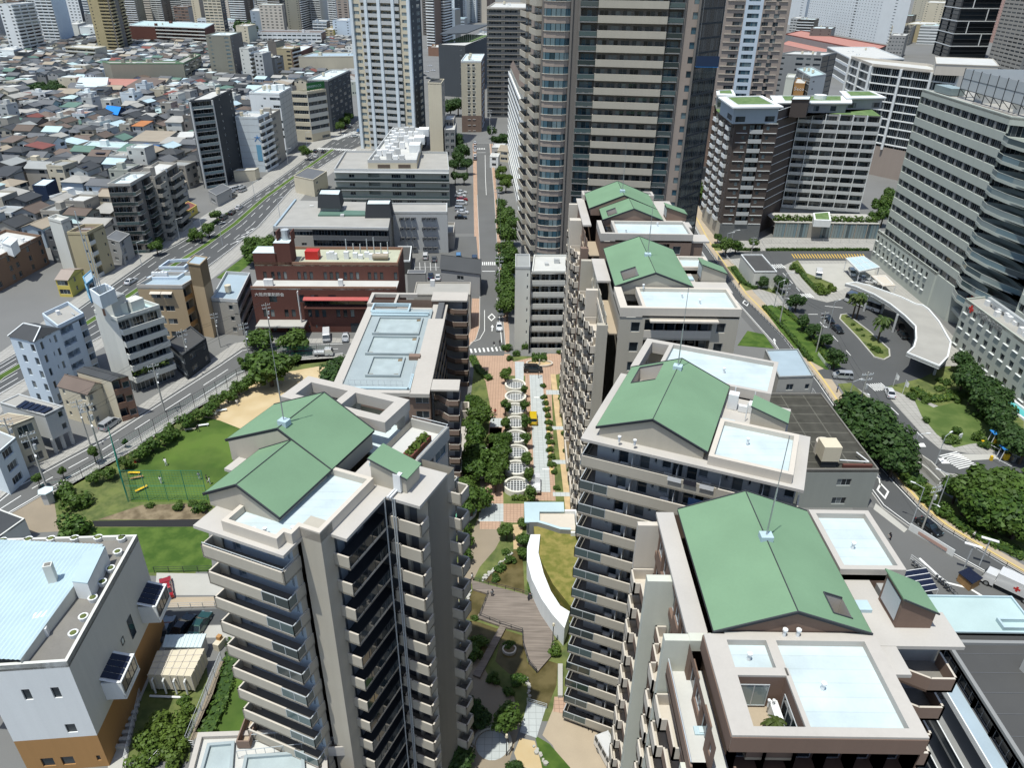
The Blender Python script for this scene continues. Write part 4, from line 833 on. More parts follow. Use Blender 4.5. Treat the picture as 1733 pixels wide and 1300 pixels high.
def grey_tower():
 b=Bld('apartment_tower','very tall taupe apartment tower with broad beige balcony bands and curved bay windows','apartment tower',(*P2(1010,530),0),wall='pink_brown',glass='glass_blue',frame='taupe');b.tilt=0
 a,c=P2(903,530),P2(1121,543);a=Vector((a.x,186));c=Vector((c.x,181.5));t=(c-a).normalized();n=Vector((t.y,-t.x));Ln=(c-a).length;fh=3.0;nf=33;W=lambda s,y=0:a+t*(Ln*s)+n*y
 b.wallm='taupe'
 s=[0,.185,.245,.36,.80,.90,1.0]
 for fl in range(nf):
  z=fl*fh
  if z<14:continue
  k=b.mb;pts=[W(s[0],0),W(.03,.9),W(.0925,1.2),W(.155,.9),W(s[1],0)]
  for p,q in zip(pts[:-1],pts[1:]):
   for z0,z1,m in((z,z+.9,'pink_brown'),(z+2.5,z+3.0,'pink_brown')):k.ng([(*p,z0),(*q,z0),(*q,z1),(*p,z1)],b.slot(m))
  B=MB()
  for p,q in zip(pts[:-1],pts[1:]):
   for i in range(2):
    u,v=p.lerp(q,i/2+.03),p.lerp(q,i/2+.47);B.ng([(*u,z+.95),(*v,z+.95),(*v,z+2.45),(*u,z+2.45)],1)
   B.box((*p,z+.88),Vector((*(q-p),0)),Vector((*(n*.2),0)),(0,0,.1),2)
  b.bals.append((B,['taupe','glass_blue','beige_light'],z,pts[2]))
 zs=15.0
 N_=nf-5
 b.facade(W(s[1]),W(s[2]),zs,N_,'.',fh,'taupe')
 b.facade(W(s[2]),W(s[3]),zs,N_,'X',fh,'taupe',bal='midgrey',rail='glass_rail',bd=.9,glass='glass_blue')
 b.facade(W(s[3]),W(s[4]),zs,N_,'OOOOOO',fh,'taupe',bal='beige',bd=1.5,glass='glass',bh=1.35)
 b.facade(W(s[4]),W(s[5]),zs,N_,'X',fh,'taupe',bal='midgrey',rail='glass_rail',bd=.9,glass='glass_blue')
 b.facade(W(s[5]),W(s[6]),zs,N_,'.W',fh,'pink_brown',glass='glass_blue')
 l2=a+Vector((-3.5,22));b.facade(l2,a,zs,N_,'OO.OO',fh,'pink_brown',bal='beige',bd=1.4)
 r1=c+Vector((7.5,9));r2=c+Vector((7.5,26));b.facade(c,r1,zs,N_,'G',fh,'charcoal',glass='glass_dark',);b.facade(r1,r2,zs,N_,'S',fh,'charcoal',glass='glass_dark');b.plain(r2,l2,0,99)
 for p,q in((a,c),(c,r1),(l2,a)):b.plain(p,q,0,zs)
 k=b.part('pier','taupe')
 for sx in(.0,.185,.235,.895,.985):p=W(sx,0);k.box((*p,0),Vector((*(t*.5),0)),Vector((*(n*.45),0)),(0,0,99))
 for fl in range(5,nf):
  for sx in(.27,.31,.83):
   if(fl*7+int(sx*100))%3:p=W(sx,.45);b.part('outdoor_unit','white_metal').bx(p.x,p.y,fl*fh+.02,.8,.35,.7)
 b.part('roof','roof_grey').prism([a,c,r1,r2,l2],99,99.4)
 return b.finish()
def cradle():
 p0=P2(1121,543);p=Vector((p0.x+2.2,178.6,63.5));t=thing('window_cleaning_cradle','blue tented workers cradle hanging on the tall grey tower','cradle',p)
 m=MB();m.bx(p.x,p.y,p.z,5.0,1.0,.15);m.build('platform','blue_paint',t);m=MB();m.wall([(p.x-2.5,p.y-.5),(p.x+2.5,p.y-.5),(p.x+2.5,p.y+.5),(p.x-2.5,p.y+.5)],p.z+.1,p.z+2.2,.04,closed=True);m.build('screen','navy',t)
 m=MB()
 for d in(-2.3,2.3):m.tube((p.x+d,p.y,p.z+2.2),(p.x+d,p.y,99.6),.03,4)
 m.build('cable','steel',t)
def dark_block():
 z=39.3;b=Bld('apartment_block','dark brown thirteen storey block with turf roof squares, white banding and glass balconies','apartment block',(*P2(1300,300,20),0),wall='darkbrown',glass='glass',frame='darkbrown');b.tilt=0;fh=z/13
 L,C,D=P2(1213,187,z),P2(1245,208,z),P2(1318,209,z);E,G=P2(1352,190,z),P2(1491,196,z);t=(D-C).normalized();n=Vector((-t.y,t.x))
 b.facade(L,C,fh*2,11,'OsOsOs',fh,bal='white',rail='glass_rail',bd=.9);b.facade(C,D,fh*2,11,'.w,XX,w.',fh,bal='lightgrey',rail=None,bd=.5,glass='glass_pale');b.plain(L,C,0,fh*2,'beige');b.facade(C,D,0,2,'.',fh,'midgrey')
 k=b.part('louvre','midgrey');o=Vector((t.y,-t.x))
 for i in range(16):k.box((*(C+o*.03),.4+i*.36),Vector((*(D-C),0)),Vector((*(o*.12),0)),(0,0,.12))
 k=b.part('band','white')
 for i in range(2,14):
  zz=i*fh-.1
  for s0,s1 in((.05,.30),(.68,.98)):k.box((*(C.lerp(D,s0)),zz),Vector((*((D-C)*(s1-s0)),0)),Vector((*(o*.25),0)),(0,0,.14))
 e0=D+n*9;b.plain(D,e0,0,z)
 Sx=E;F0=e0.lerp(E,.0);b.facade(D+n*5,E,0,1,'.',z+3,'darkbrown')
 for i in range(3,15):k.box((*(D+n*5),i*fh-.1),Vector((*(E-D-n*5),0)),Vector((*(o*.25),0)),(0,0,.14))
 tb=(G-E).normalized();b.facade(E,G,fh*2,11,['OXOXOX','XOXOXO'],fh,'grey',bal='lightgrey',bd=1.2,glass='glass',bh=1.0);b.facade(E,G,0,2,'...',fh,'lightgrey')
 ob=Vector((tb.y,-tb.x));m=b.part('mullion','white')
 for i in range(0,7):p=E.lerp(G,i/6);m.box((*p,fh*2),Vector((*(tb*.18),0)),Vector((*(ob*1.35),0)),(0,0,z-fh*2))
 H_=G-ob*14;b.facade(G,H_,0,13,'SS',fh,'sage',glass='glass_dark');b.plain(H_,L-ob*14,0,z)
 def pent(pts,dz,m,over=1.0,win='M.M'):
  q=[P2(*p,z+dz)for p in pts];cen=sum(q,Vector((0,0)))/len(q);i_=[cen+(p-cen)*.88 for p in q]
  b.facade(i_[0],i_[1],z,1,win,dz,m);b.facade(i_[1],i_[2],z,1,'..',dz,m);b.facade(i_[3],i_[0],z,1,'.M',dz,m);b.part('roof_slab','white').prism(q,z+dz-.1,z+dz+.35);b.part('turf','turf_roof').prism([cen+(p-cen)*.72 for p in q],z+dz+.35,z+dz+.43);b.part('parapet','white').wall([cen+(p-cen)*.74 for p in q],z+dz+.35,z+dz+.7,.2,closed=True)
 b.part('roof','turf_roof').prism([L,C,D,D+n*14,E-ob*14,E,G,H_,L-ob*14],z-.2,z)
 pent(((1240,183),(1326,182),(1290,163),(1215,165)),5.0,'blue_grey');pent(((1310,175),(1442,175),(1440,163),(1303,163)),3.2,'grey',win='M.M.M.M.');pent(((1432,167),(1500,166),(1475,155),(1420,155)),3.8,'grey');pent(((1213,162),(1245,163),(1240,153),(1212,155)),4.5,'grey')
 q=sub_box(b,((1340,169),(1369,169),(1372,163)),z,5.5,'darkbrown','roof_white');p=P2(1388,165,z+4);b.part('roof_drum','white').tube((*p,z+3),(*p,z+5),2.2,14)
 pz=5.5;a,c=P2(1312,376,pz),P2(1490,379,pz);b.facade(a,c,0,1,'GGG.GGGGG',pz,'stone',glass='glass_pale');g=b.part('podium_panel','pale_blue')
 b.part('podium_roof','concrete').prism([a,c,c+Vector((0,12)),a+Vector((0,12))],pz-.3,pz);clump(b.part('planting','leaf'),[(*(a.lerp(c,(i+.5)/16)+Vector((0,2.5))),pz+.8)for i in range(16)],1.4,60,.4)
 q=[P2(*p,pz+2.4)for p in((1378,372),(1407,373),(1404,358),(1376,360))];b.part('podium_box','white').prism(q,pz,pz+2.4);b.part('turf','turf_roof').prism([sum(q,Vector((0,0)))/4+(p-sum(q,Vector((0,0)))/4)*.8 for p in q],pz+2.4,pz+2.46)
 return b.finish()
def brown_tower():
 b=Bld('apartment_tower','tall pinkish brown grid tower with a pale blue strip down its front','apartment tower',(*P2(1230,300),0),wall='pink_brown',glass='glass',frame='taupe');b.tilt=0;z=96;nf=31;fh=z/nf
 L,C,D=P2(1148,281),P2(1183,300),P2(1287,303);s1,s2=.34,.60
 for lo,hi,m,m2 in((0,10,'brown','brown'),(10,nf,'pink_brown','pale_blue')):
  z0,k=lo*fh,hi-lo;b.facade(L,C,z0,k,'MMMM',fh,m);b.facade(C,C.lerp(D,s1),z0,k,'.W',fh,m,sill=False);b.facade(C.lerp(D,s1),C.lerp(D,s2),z0,k,'M',fh,'pale_blue' if lo else 'brown',glass='glass_blue');b.facade(C.lerp(D,s2),D,z0,k,'W,M.',fh,m)
 t=(D-C).normalized();n=Vector((t.y,-t.x));k=b.part('sill','beige_light')
 for i in range(nf):
  for s0,s in((.08,.33),(.63,.78),(.82,.95)):k.box((*C.lerp(D,s0),i*fh+.55),Vector((*((D-C)*(s-s0)),0)),Vector((*(n*.35),0)),(0,0,.16))
  for s0 in(.03,.28,.53,.78):p=L.lerp(C,s0);d=(C-L);k.box((*p,i*fh+.38),Vector((*(d*.2),0)),Vector((*(Vector((d.y,-d.x)).normalized()*.3),0)),(0,0,.12))
 e=D+(L-C);b.plain(D,e,0,z,'taupe');b.plain(e,L,0,z);b.part('roof','roof_grey').prism([L,C,D,e],z,z+.4);b.part('base','charcoal').prism([P2(1150,282),P2(1184,303),P2(1200,304),P2(1190,280)],0,5)
 return b.finish()
KIND['L']=(1.0,.28,-.06,1.1);KIND['H']=(1.0,1.95,-.1,.5);KIND['h']=(1.0,1.2,-.1,.6);KIND['m']=(.46,.8,2.4,.3)
def hospital():
 b=Bld('hospital','large pale green hospital with long ribbon floors, low front wing and red cross window','hospital',(120,180,0),wall='hosp',glass='glass',frame='midgrey');b.tilt=0
 V=Vector;zt=52.8;fh=3.95;nf=11;z0=zt-nf*fh-1.6
 pts=[V((118.2,230.5)),V((117.2,184.5)),V((121.5,181.5)),V((123.0,174)),V((121.5,164.5)),V((118.2,161)),V((117.8,110))]
 for i,(p,q)in enumerate(zip(pts[:-1],pts[1:])):
  b.facade(p,q,z0,nf,'H' if i in(0,5)else 'h',fh,'hosp',glass='glass_dark');b.plain(p,q,zt-1.6,zt);b.plain(p,q,0,z0)
  t=(q-p).normalized();n=V((t.y,-t.x));L=(q-p).length
  if i in(0,5):
   k=b.mb
   for f in range(nf):
    for j in range(int(L/4.2)):k.box((*(p+t*(2.1+4.2*j)-n*.42),z0+f*fh+1.95),V((*(t*.9),0)),V((*(n*.25),0)),(0,0,1.9),b.slot('midgrey'))
 k=b.part('glass_balcony','glass_pale');e=b.part('balcony_edge','hosp')
 arc=[V((117.3,185)),V((116.2,181)),V((116.6,175)),V((118.0,169)),V((119.8,164.2)),V((120.5,162))]
 for f in range(nf):
  zf=z0+f*fh+.25;inner=pts[1:6]
  e.prism(arc+inner[::-1],zf-.35,zf)
  for p,q in zip(arc[:-1],arc[1:]):k.wall([p,q],zf,zf+1.25,-.06);e.wall([p,q],zf+1.25,zf+1.35,-.1);e.wall([p,q],zf-.75,zf,-.12)
 b.part('roof','roof_conc').prism(pts+[V((150,110)),V((150,231))],zt-.5,zt-.2);b.part('parapet','hosp').wall(pts,zt-.2,zt+.25,.5);b.plain(pts[-1],V((150,110)),0,zt);b.plain(V((150,231)),pts[0],0,zt)
 s=b.part('plant_screen','galv');g=b.part('screen_frame','dark_metal');sc=[V((121.5,217)),V((121.0,184)),V((125,172)),V((122,158)),V((122,112))]
 for p,q in zip(sc[:-1],sc[1:]):s.wall([p,q],zt+2.2,zt+7.2,.08)
 s.wall([V((142,217)),sc[0]],zt+2.2,zt+7.2,.08);s.wall([V((135,112)),V((142,217))],zt+2.2,zt+7.2,.08)
 for p,q in zip(sc[:-1],sc[1:]):
  n=max(1,int((q-p).length/4))
  for i in range(n):r=p.lerp(q,i/n);g.tube((*r,zt),(*r,zt+7.4),.13,4);g.tube((*r,zt+2.2),(r.x+2.5,r.y,zt),.1,4)
  g.tube((*p,zt+2.2),(*q,zt+2.2),.1,4);g.tube((*p,zt+4.8),(*q,zt+4.8),.07,4)
 rr=random.Random(9)
 for i in range(46):b.part('plant_unit','lightgrey').bx(rr.uniform(124,140),rr.uniform(114,214),zt-.2,rr.uniform(1.5,3.5),rr.uniform(1.5,4),rr.uniform(1.5,6.5))
 for i in range(22):b.part('roof_block','pinkish').bx(119.6,205-2.0*i if i<10 else 158-2.2*(i-10),zt-.2,.8,.8,.5)
 b.part('glass_lantern','glass_pale').bx(122.5,224,zt,4,9,1.8)
 a0,a1,a2=V((117.2,233)),V((117.0,194.5)),V((121.2,192.6));b0,b1=V((111.8,170.5)),V((111.6,100))
 zl,zr=10.2,12.4
 b.facade(a0,a1,0,1,'.',2.6);b.facade(a0,a1,2.6,2,'m'*12+'.',3.6,sill=True,glass='glass');b.plain(a0,a1,9.8,zl);b.plain(a1,a2,0,zl);b.plain(V((119,236)),a0,0,zl)
 b.part('roof','roof_conc').prism([a0,a1,a2,V((123,192)),V((123,233))],zl-.8,zl-.5);b.part('parapet','hosp').wall([V((118,233)),a0,a1,a2],zl-.5,zl+.02,.3)
 b.facade(b0,b1,0,1,'m'*20,4.4,sill=True);b.facade(b0,b1,4.4,2,'m'*20,4.0,sill=True);b.plain(V((121,173)),b0,0,zr)
 b.part('roof','roof_conc').prism([b0,b1,V((122,100)),V((122,173))],zr-.7,zr-.4);b.part('parapet','hosp').wall([V((121,173)),b0,b1],zr-.4,zr+.02,.35)
 for i in range(26):b.part('condenser','white_metal').bx(119.4+rr.uniform(-.3,.6),229-1.25*i,zl-.5,1.0,1.1,rr.uniform(1.2,2.0))
 for i in range(40):b.part('condenser','white_metal').bx(114.6+rr.uniform(-.8,2.4),167-1.6*i,zr-.4,1.0,1.2,rr.uniform(.8,1.6))
 b.part('duct','galv').prism([V((115.4,168)),V((116.2,168)),V((116.2,104)),V((115.4,104))],zr+.6,zr+1.5)
 c0,c1=a2,V((118.4,173.2));t=(c1-c0).normalized();n=V((t.y,-t.x));at=lambda s,z,o=0:(*(c0+t*s+n*o),z)
 b.plain(c0,c1,0,4.4);b.plain(c0,c1,10.2,13.8);g=b.part('cross_window','glass');L=(c1-c0).length;g.ng([at(0,4.4,-.3),at(L,4.4,-.3),at(L,10.2,-.3),at(0,10.2,-.3)]);b.part('ledge','hosp').box(at(0,3.4),V((*(t*L),0)),V((*(n*2.2),0)),(0,0,1.0))
 m=b.part('cross_mullion','dark_metal')
 for i in range(1,9):m.box(at(L*i/9,4.4,-.3),V((*(t*.08),0)),V((*(n*.1),0)),(0,0,5.8))
 r=b.part('red_cross','red_paint');r.box(at(L*.06,6.7,-.2),V((*(t*L*.9),0)),V((*(n*.08),0)),(0,0,1.5));r.box(at(L*.62,4.5,-.2),V((*(t*L*.2),0)),V((*(n*.09),0)),(0,0,5.6))
 tt=(b1-b0).normalized();nn=V((tt.y,-tt.x));q=b.part('cross_emblem','red_paint');o=b0+tt*3.6+nn*.12;q.box((*(o-tt*.9),10.75),V((*(tt*1.8),0)),V((*(nn*.12),0)),(0,0,.6));q.box((*(o-tt*.3),10.15),V((*(tt*.6),0)),V((*(nn*.13),0)),(0,0,1.8))
 text3(b,'大阪赤十字病院',face_mtx(b0+tt*11.2+nn*.12,tt,11.2),1.5,'steel',ext=.08)
 return b.finish()
def canopy():
 t=thing('entrance_canopy','curved grey entrance canopy with white rim sweeping round the hospital turning circle','canopy',(100,175,0))
 z=5.4;q=[P2(*p,z)for p in((1430,481),(1448,486),(1478,499),(1505,515),(1530,535),(1548,553),(1549,574),(1545,588),(1534,598),(1590,621),(1605,605),(1610,580),(1604,570),(1590,545),(1572,524),(1562,517),(1550,515),(1525,503),(1500,494),(1472,484),(1449,478))]
 m=MB();m.prism(q,z-.5,z);m.build('roof','roof_conc',t);m=MB();m.wall(q,z-.65,z+.3,.35,closed=True);m.build('rim','white',t)
 for x,y in((1470,496),(1520,530),(1552,565),(1592,600),(1600,560),(1560,522),(1500,500)):
  p=P2(x,y,z);c=MB();c.tube((*p,0),(*p,z-.4),.3,10);c.build('column','lightgrey',t)
 return t
def garage_canopies():
 t=thing('ambulance_canopy','steel canopy with pale aqua panels beside the hospital wing','canopy',(*P2(1470,450),0));z=4.6
 q=[P2(*p,z)for p in((1433,437),(1461,434),(1488,452),(1455,459))];m=MB();m.prism(q,z-.15,z);m.build('roof','metal_blue',t);m=MB();m.wall(q,z-.3,z+.12,.25,closed=True)
 for k in(.33,.66):a,c=q[0].lerp(q[1],k),q[3].lerp(q[2],k);m.wall([a,c],z,z+.1,.15)
 a,c=q[0].lerp(q[3],.5),q[1].lerp(q[2],.5);m.wall([a,c],z,z+.1,.15);m.build('frame','white_metal',t)
 m=MB();[m.tube((*p,0),(*p,z-.2),.12,6)for p in q];m.build('post','white_metal',t)
 t2=thing('carport','small cream carport roof between the aqua canopy and the curved canopy','canopy',(*P2(1500,480),0));z=3.4;q=[P2(*p,z)for p in((1474,466),(1499,465),(1516,483),(1494,484))]
 m=MB();m.prism(q,z-.2,z);m.build('roof','beige_light',t2);m=MB();c=sum(q,Vector((0,0)))/4;m.wall([c+(p-c)*.75 for p in q],z,z+.12,.12,closed=True);m.build('ridge','white',t2);m=MB();[m.tube((*p,0),(*p,z-.2),.1,6)for p in q];m.build('post','white_metal',t2)
def other_buildings():
 B=[]
 A=lambda*a,**k:B.append(qb(*a,**k))or LAND[a[0]]
 A('apartment_block','small pale grey six storey apartment block with white balconies, beside the brown slab','apartment block',(900,462),(964,462),(964,434),20.6,'BBBB','W.W',2.95,'offwhite',roof='roof_pale',par=.5,bal='offwhite',glass='glass_dark',fin=False)
 b=LAND['apartment_block'];p0,p1=Vector((.4,164)),Vector((3.9,164));b.facade(p0,p1,0,7,'..s',2.95,'offwhite');b.plain(p1,Vector((3.9,161.2)),0,20.6);b.plain(Vector((.4,173)),p0,0,20.8);b.part('roof','roof_grey').prism([p0,p1,Vector((3.9,173)),Vector((.4,173))],20.6,20.9);b.part('parapet','lightgrey').wall([p0,p1,Vector((3.9,173)),Vector((.4,173))],20.9,21.4,.2,closed=True);roof_gear(b,b.poly,20.6,2,4,('box',));b.finish()
 b=A('apartment_house','pale blue white five storey house with dark hipped roof, left of the white stair tower','apartment house',(15.6,568.8),(57,578),(100.4,556),('y',688),'.M.M','.M.s,M.',2.95,'pale_blue',roof='tile_grey',par=0,glass='glass',fin=False)
 q=b.poly;c=sum(q,Vector((0,0)))/4;k=b.part('hip_roof','tile_dark');r0,r1=q[0].lerp(q[3],.5).lerp(c,.3),q[1].lerp(q[2],.5).lerp(c,.3);zr=b.z+1.6
 q2=[c+(p-c)*1.06 for p in q]
 for pts in([q2[0],q2[1],None,None],):pass
 k.ng([(*q2[0],b.z),(*q2[1],b.z),(*r1,zr)]);k.ng([(*q2[1],b.z),(*q2[2],b.z),(*r1,zr)]);k.ng([(*q2[2],b.z),(*q2[3],b.z),(*r0,zr),(*r1,zr)]);k.ng([(*q2[3],b.z),(*q2[0],b.z),(*r0,zr)]);k.ng([(*q2[0],b.z),(*r1,zr),(*r0,zr)])
 e=b.part('ridge_cap','white');e.tube((*q2[1],b.z+.06),(*r1,zr+.06),.14,4);e.tube((*r1,zr+.06),(*r0,zr+.06),.14,4);e.tube((*r0,zr+.06),(*q2[0],b.z+.06),.14,4);b.finish()
 A('apartment_wing','pale blue rear wing with dark open landings between the two white blocks','apartment house',(73,536),(99,557),(143,535),('y',655),'.s','dd.B',2.95,'pale_blue',roof='roof_conc',gear=2,bal='lightgrey')
 b=A('apartment_building','white apartment building with a blank stair tower and planted setback over a black ground floor','apartment block',(160,530),(199,544),(271,521),('y',665),'..',['XXX','XXX','XXX','XXX','XXX','RRR','S.S'],3.1,'offwhite',roof='roof_aqua',bal='offwhite',bd=1.1,glass='glass_dark',gear=3,ground='G',fin=False)
 q=[P2(*p,b.z+4.2)for p in((156,506),(187,509),(211,497),(178,487))];b.facade(q[0],q[1],0,1,'.',b.z+4.2,'offwhite');b.facade(q[1],q[2],b.z,1,'.w',4.2,'lightgrey');b.part('penthouse_roof','roof_grey').prism(q,b.z+3.9,b.z+4.2);b.plain(q[2],q[3],b.z,b.z+4.2);b.plain(q[3],q[0],0,b.z+4.2,'cool_white')
 w=[P2(*p,b.z+7)for p in((151,489),(168,501),(194,488),(178,479))];b.part('rooftop_tank_screen','cool_white').wall(w,b.z+4.2,b.z+7,.3,closed=True);b.part('sign_plate','terracotta').box((*(q[0].lerp(q[1],.4)+Vector((0,-.05))),b.z+.6),(.8,0,0),(0,-.05,0),(0,0,1.6))
 m=b.part('mast','galv')
 for x,y,h in((163,488,16),(167,486,11),(172,490,8)):p=P2(x,y,b.z+7);m.tube((*p,b.z+5),(*p,b.z+7+h),.1,5)
 a,c=b.poly[1],b.poly[2];clump(b.part('planting','leaf_light'),[(*(a.lerp(c,.12+.08*i)+Vector((.3,-.6))),5.2)for i in range(10)],.9,40,.22);k=b.part('lattice','darkgrey');b.finish()
 A('shop_building','low black building beside the planted white apartment building','shop',(283,580),(309,603),(349,574),6.0,'S','.S.w',3.0,'charcoal',roof='roof_dark',par=.3,glass='glass_dark')
 b=A('apartment_block','ochre five storey block with pale blue roof decks and a tan lift tower','apartment block',(232,487),(309,488),(345,466),('y',575),'.WW.','B.w',3.1,'tan',roof='roof_blue',bal='orange',gear=0,fin=False,pm='pinkish')
 q=sub_box(b,((318,446),(338,449),(350,437)),b.z,5.5,'tan','roof_blue');b.part('lift_tower','tan').prism(q,0,b.z+5.4);k=b.part('condenser','white_metal')
 for i in range(5):p=P2(262+i*5,470,b.z);k.bx(p.x,p.y,b.z,.9,.8,1.5)
 for pts in(((248,470),(300,470),(318,458),(276,458)),((268,452),(312,452),(330,437),(285,440))):b.part('roof_kerb','pale_blue').wall([P2(*p,b.z+.6)for p in pts],b.z,b.z+.7,.4,closed=True)
 for s in(.27,.52):p=b.poly[0].lerp(b.poly[1],s);b.part('window_awning','beige_light').box((*p,b.z-1.0),(2.6,0,0),(0,-.9,-.3),(0,0,.1))
 b.finish()
 A('shop_house','grey three storey building with pale blue roof between ochre block and red brick','shop',(358,509),(402,512),(424,466),('y',568),'.w','BB',3.2,'stone',roof='roof_blue',pm='lightgrey',gear=1,bal='grey',glass='glass_dark')
 b=A('house','beige gabled house with brown roof and a silver car parked in front','house',(98,654),(147,668),(179,651),('y',723),'s.w','w.s',2.9,'cream',roof='tile_brown',par=0,fin=False);gabled(b,'roof_brown',1.6);b.finish()
 b=A('house','narrow cream house with dark shed roof and brown brick balconies by the street','house',(130,628.5),(188,645),(217,637),('y',714),'...','BW',3.0,'cream',roof='tile_dark',par=0,bal='terracotta',wall2='terracotta',fin=False);gabled(b,'tile_dark',.5);b.finish()
 b=A('house','concrete house on stilts with a solar panel array on its flat roof','house',(0,683),(76,704.7),(108,689),('y',768),'..','.w',2.9,'lightgrey',roof='roof_conc',par=.25,zb=3.2,fin=False)
 for p in(b.poly[1],b.poly[2],b.poly[1].lerp(b.poly[2],.5),b.poly[1].lerp(b.poly[0],.5),b.poly[2].lerp(b.poly[3],.5)):c=sum(b.poly,Vector((0,0)))/4;p=p+(c-p).normalized()*.5;b.part('stilt','lightgrey').bx(p.x,p.y,0,.5,.5,3.2)
 q=[P2(*p,b.z+.5)for p in((26,688),(75,699),(91,690),(42,677))];k=b.part('solar_panel','panel_solar')
 for i in range(5):k.prism([q[0].lerp(q[1],i/5+.01),q[0].lerp(q[1],(i+.85)/5),q[3].lerp(q[2],(i+.85)/5),q[3].lerp(q[2],i/5+.01)],b.z+.3,b.z+.45)
 b.finish()
 A('house','pale yellow three storey house with wide windows, second from the left edge','house',(-25,714),(19,721),(58,706),('y',792),'w.','M',2.9,'cream',roof='tile_tan',par=.1)
 A('house','white house with garage cut off by the left edge, below the yellow house','house',(-70,745),(-8,772),(27,742),('y',838),'..','m',2.9,'cool_white',roof='roof_grey',par=.2)
 A('shed','grey blue roofed shed at the left edge above the white hall','shed',(-60,895),(-10,915),(42,878),4.0,'.','s.',3.5,'offwhite',roof='tile_dark',par=.05)
 b=A('apartment_block','large brown brick six storey block on the left edge with white rooftop tank','apartment block',(-95,440),(-30,452),(71,402),('y',500),'w.w','mm.mm.m.m',3.0,'brick_mid',roof='roof_pale',wall2='brick_mid',gear=9,seed=2,fin=False);sub_box(b,((3,411),(18,416),(29,406)),b.z,3.2,'white','roof_white');b.finish()
 b=A('house','bright yellow house with pinkish brown roof beside the brown brick block','house',(93,473),(115,474),(141,455),('y',503),'W','.w.s',2.9,'yellow',roof='tile_tan',par=0,bal='yellow',fin=False);gabled(b,'pink_brown',1.4);b.finish()
 A('shop','small sky blue shop next to the yellow house','shop',(140,470),(146,482),(160,470),5.5,'S','M',2.8,'skyblue',roof='roof_blue',par=.3)
 A('apartment_tower','narrow white stair tower of the tan seven storey block','apartment block',(82,372),(104,378),(118,372),('y',465),'..','.s.',3.0,'offwhite',roof='roof_pale')
 A('apartment_block','tan seven storey block with open side landings behind the yellow house','apartment block',(114,397),(148,397),(176,383),('y',470),'.s','B.s',3.0,'ochre',roof='roof_brown',bal='offwhite',gear=1)
 A('house','grey gabled house beside the grey nine storey block','house',(178,403),(202,410),(220,396),('y',450),'s','m.',3.0,'grey',roof='tile_grey',par=.1)
 b=A('apartment_block','grey nine storey block with white balcony bands and tan roof edge on the avenue','apartment block',(182,315),(221,314),(256,294),('y',428),'RRR','X.XX',2.95,'taupe',roof='roof_white',bal='grey',rail='glass_rail',bd=1.0,pm='pinkish',gear=3,glass='glass_dark',kinds=('ac','pipe','box'));
 A('apartment_block','grey rear part of the nine storey block with rippling balconies','apartment block',(228,300),(262,303),(300,279),('y',407),'.','XsXX',2.95,'stone',roof='roof_pale',bal='stone',bd=1.4,glass='glass_dark',gear=2)
 b=A('apartment_tower','dark twelve storey tower with green glass balconies on the avenue','apartment tower',(319.6,172.4),(357,169),(392,152),34.3,'XXX','.s.s',2.86,'darkgrey',wall2='charcoal',roof='roof_pale',bal='lightgrey',rail='glass_pale',bd=1.1,glass='glass_dark',gear=2,fin=False,par=.5);t=(b.poly[1]-b.poly[0]).normalized();n=Vector((t.y,-t.x));k=b.part('pilaster','lightgrey')
 for p in(b.poly[0],b.poly[1]):k.box((*p,0),Vector((*(t*.4),0)),Vector((*(n*1.3),0)),(0,0,34.3))
 b.finish()
 b=A('office_block','pale blue white office with blue vertical lettering and white balconies on the avenue','office',(398,200),(436,201),(456,192),23.1,'....','OO',2.9,'cool_white',roof='roof_pale',bal='white',bd=1.0,glass='glass_dark',gear=5,fin=False)
 t=(b.poly[1]-b.poly[0]).normalized();n=Vector((t.y,-t.x));p=b.poly[0].lerp(b.poly[1],.86)+n*.06;text3(b,'大',face_mtx(p,t,14.6),3.0,'blue_paint',ext=.04);b.part('vertical_panel','skyblue').box((*(p-t*1.1),5.0),Vector((*(t*2.2),0)),Vector((*(n*.05),0)),(0,0,7.0));b.part('joint','lightgrey')
 for i in range(1,8):b.part('joint','lightgrey').box((*(b.poly[0]+n*.0),i*2.9),Vector((*(t*(b.poly[1]-b.poly[0]).length),0)),Vector((*(n*.03),0)),(0,0,.1))
 b.finish()
 A('office_block','taupe six storey office with ribbon windows right of the lettered white office','office',(442,197),(458,197),(474,187),22.0,'..','W.',3.1,'stone',roof='roof_pale',wall2='stone',glass='glass_dark',gear=1)
 b=A('office_block','tall white office with a slate tiled side wall and cluttered white roof','office',(421.6,158.4),(472.6,160.4),(492.5,149),28.0,['.sS','.s.S','....','.s.S'],'....',3.5,'white',wall2='lightgrey',roof='roof_white',gear=9,fin=False);k=b.part('joint','midgrey');a,c=b.poly[1],b.poly[2];t=(c-a);n=Vector((t.y,-t.x)).normalized()
 for i in range(1,4):k.box((*a.lerp(c,i/4),0),Vector((*(t.normalized()*.15),0)),Vector((*(n*.05),0)),(0,0,28))
 for i in range(1,11):k.box((*a,i*2.6),Vector((*t,0)),Vector((*(n*.05),0)),(0,0,.12))
 b.finish()
 b=A('office_block','cream and black striped office with a green sign on its roof corner','office',(493,158),(520,159),(552,154),24.0,'H','HH',4.0,'cream',roof='roof_pale',par=1.2,glass='glass_dark',ground='.W',wall2='offwhite',fin=False)
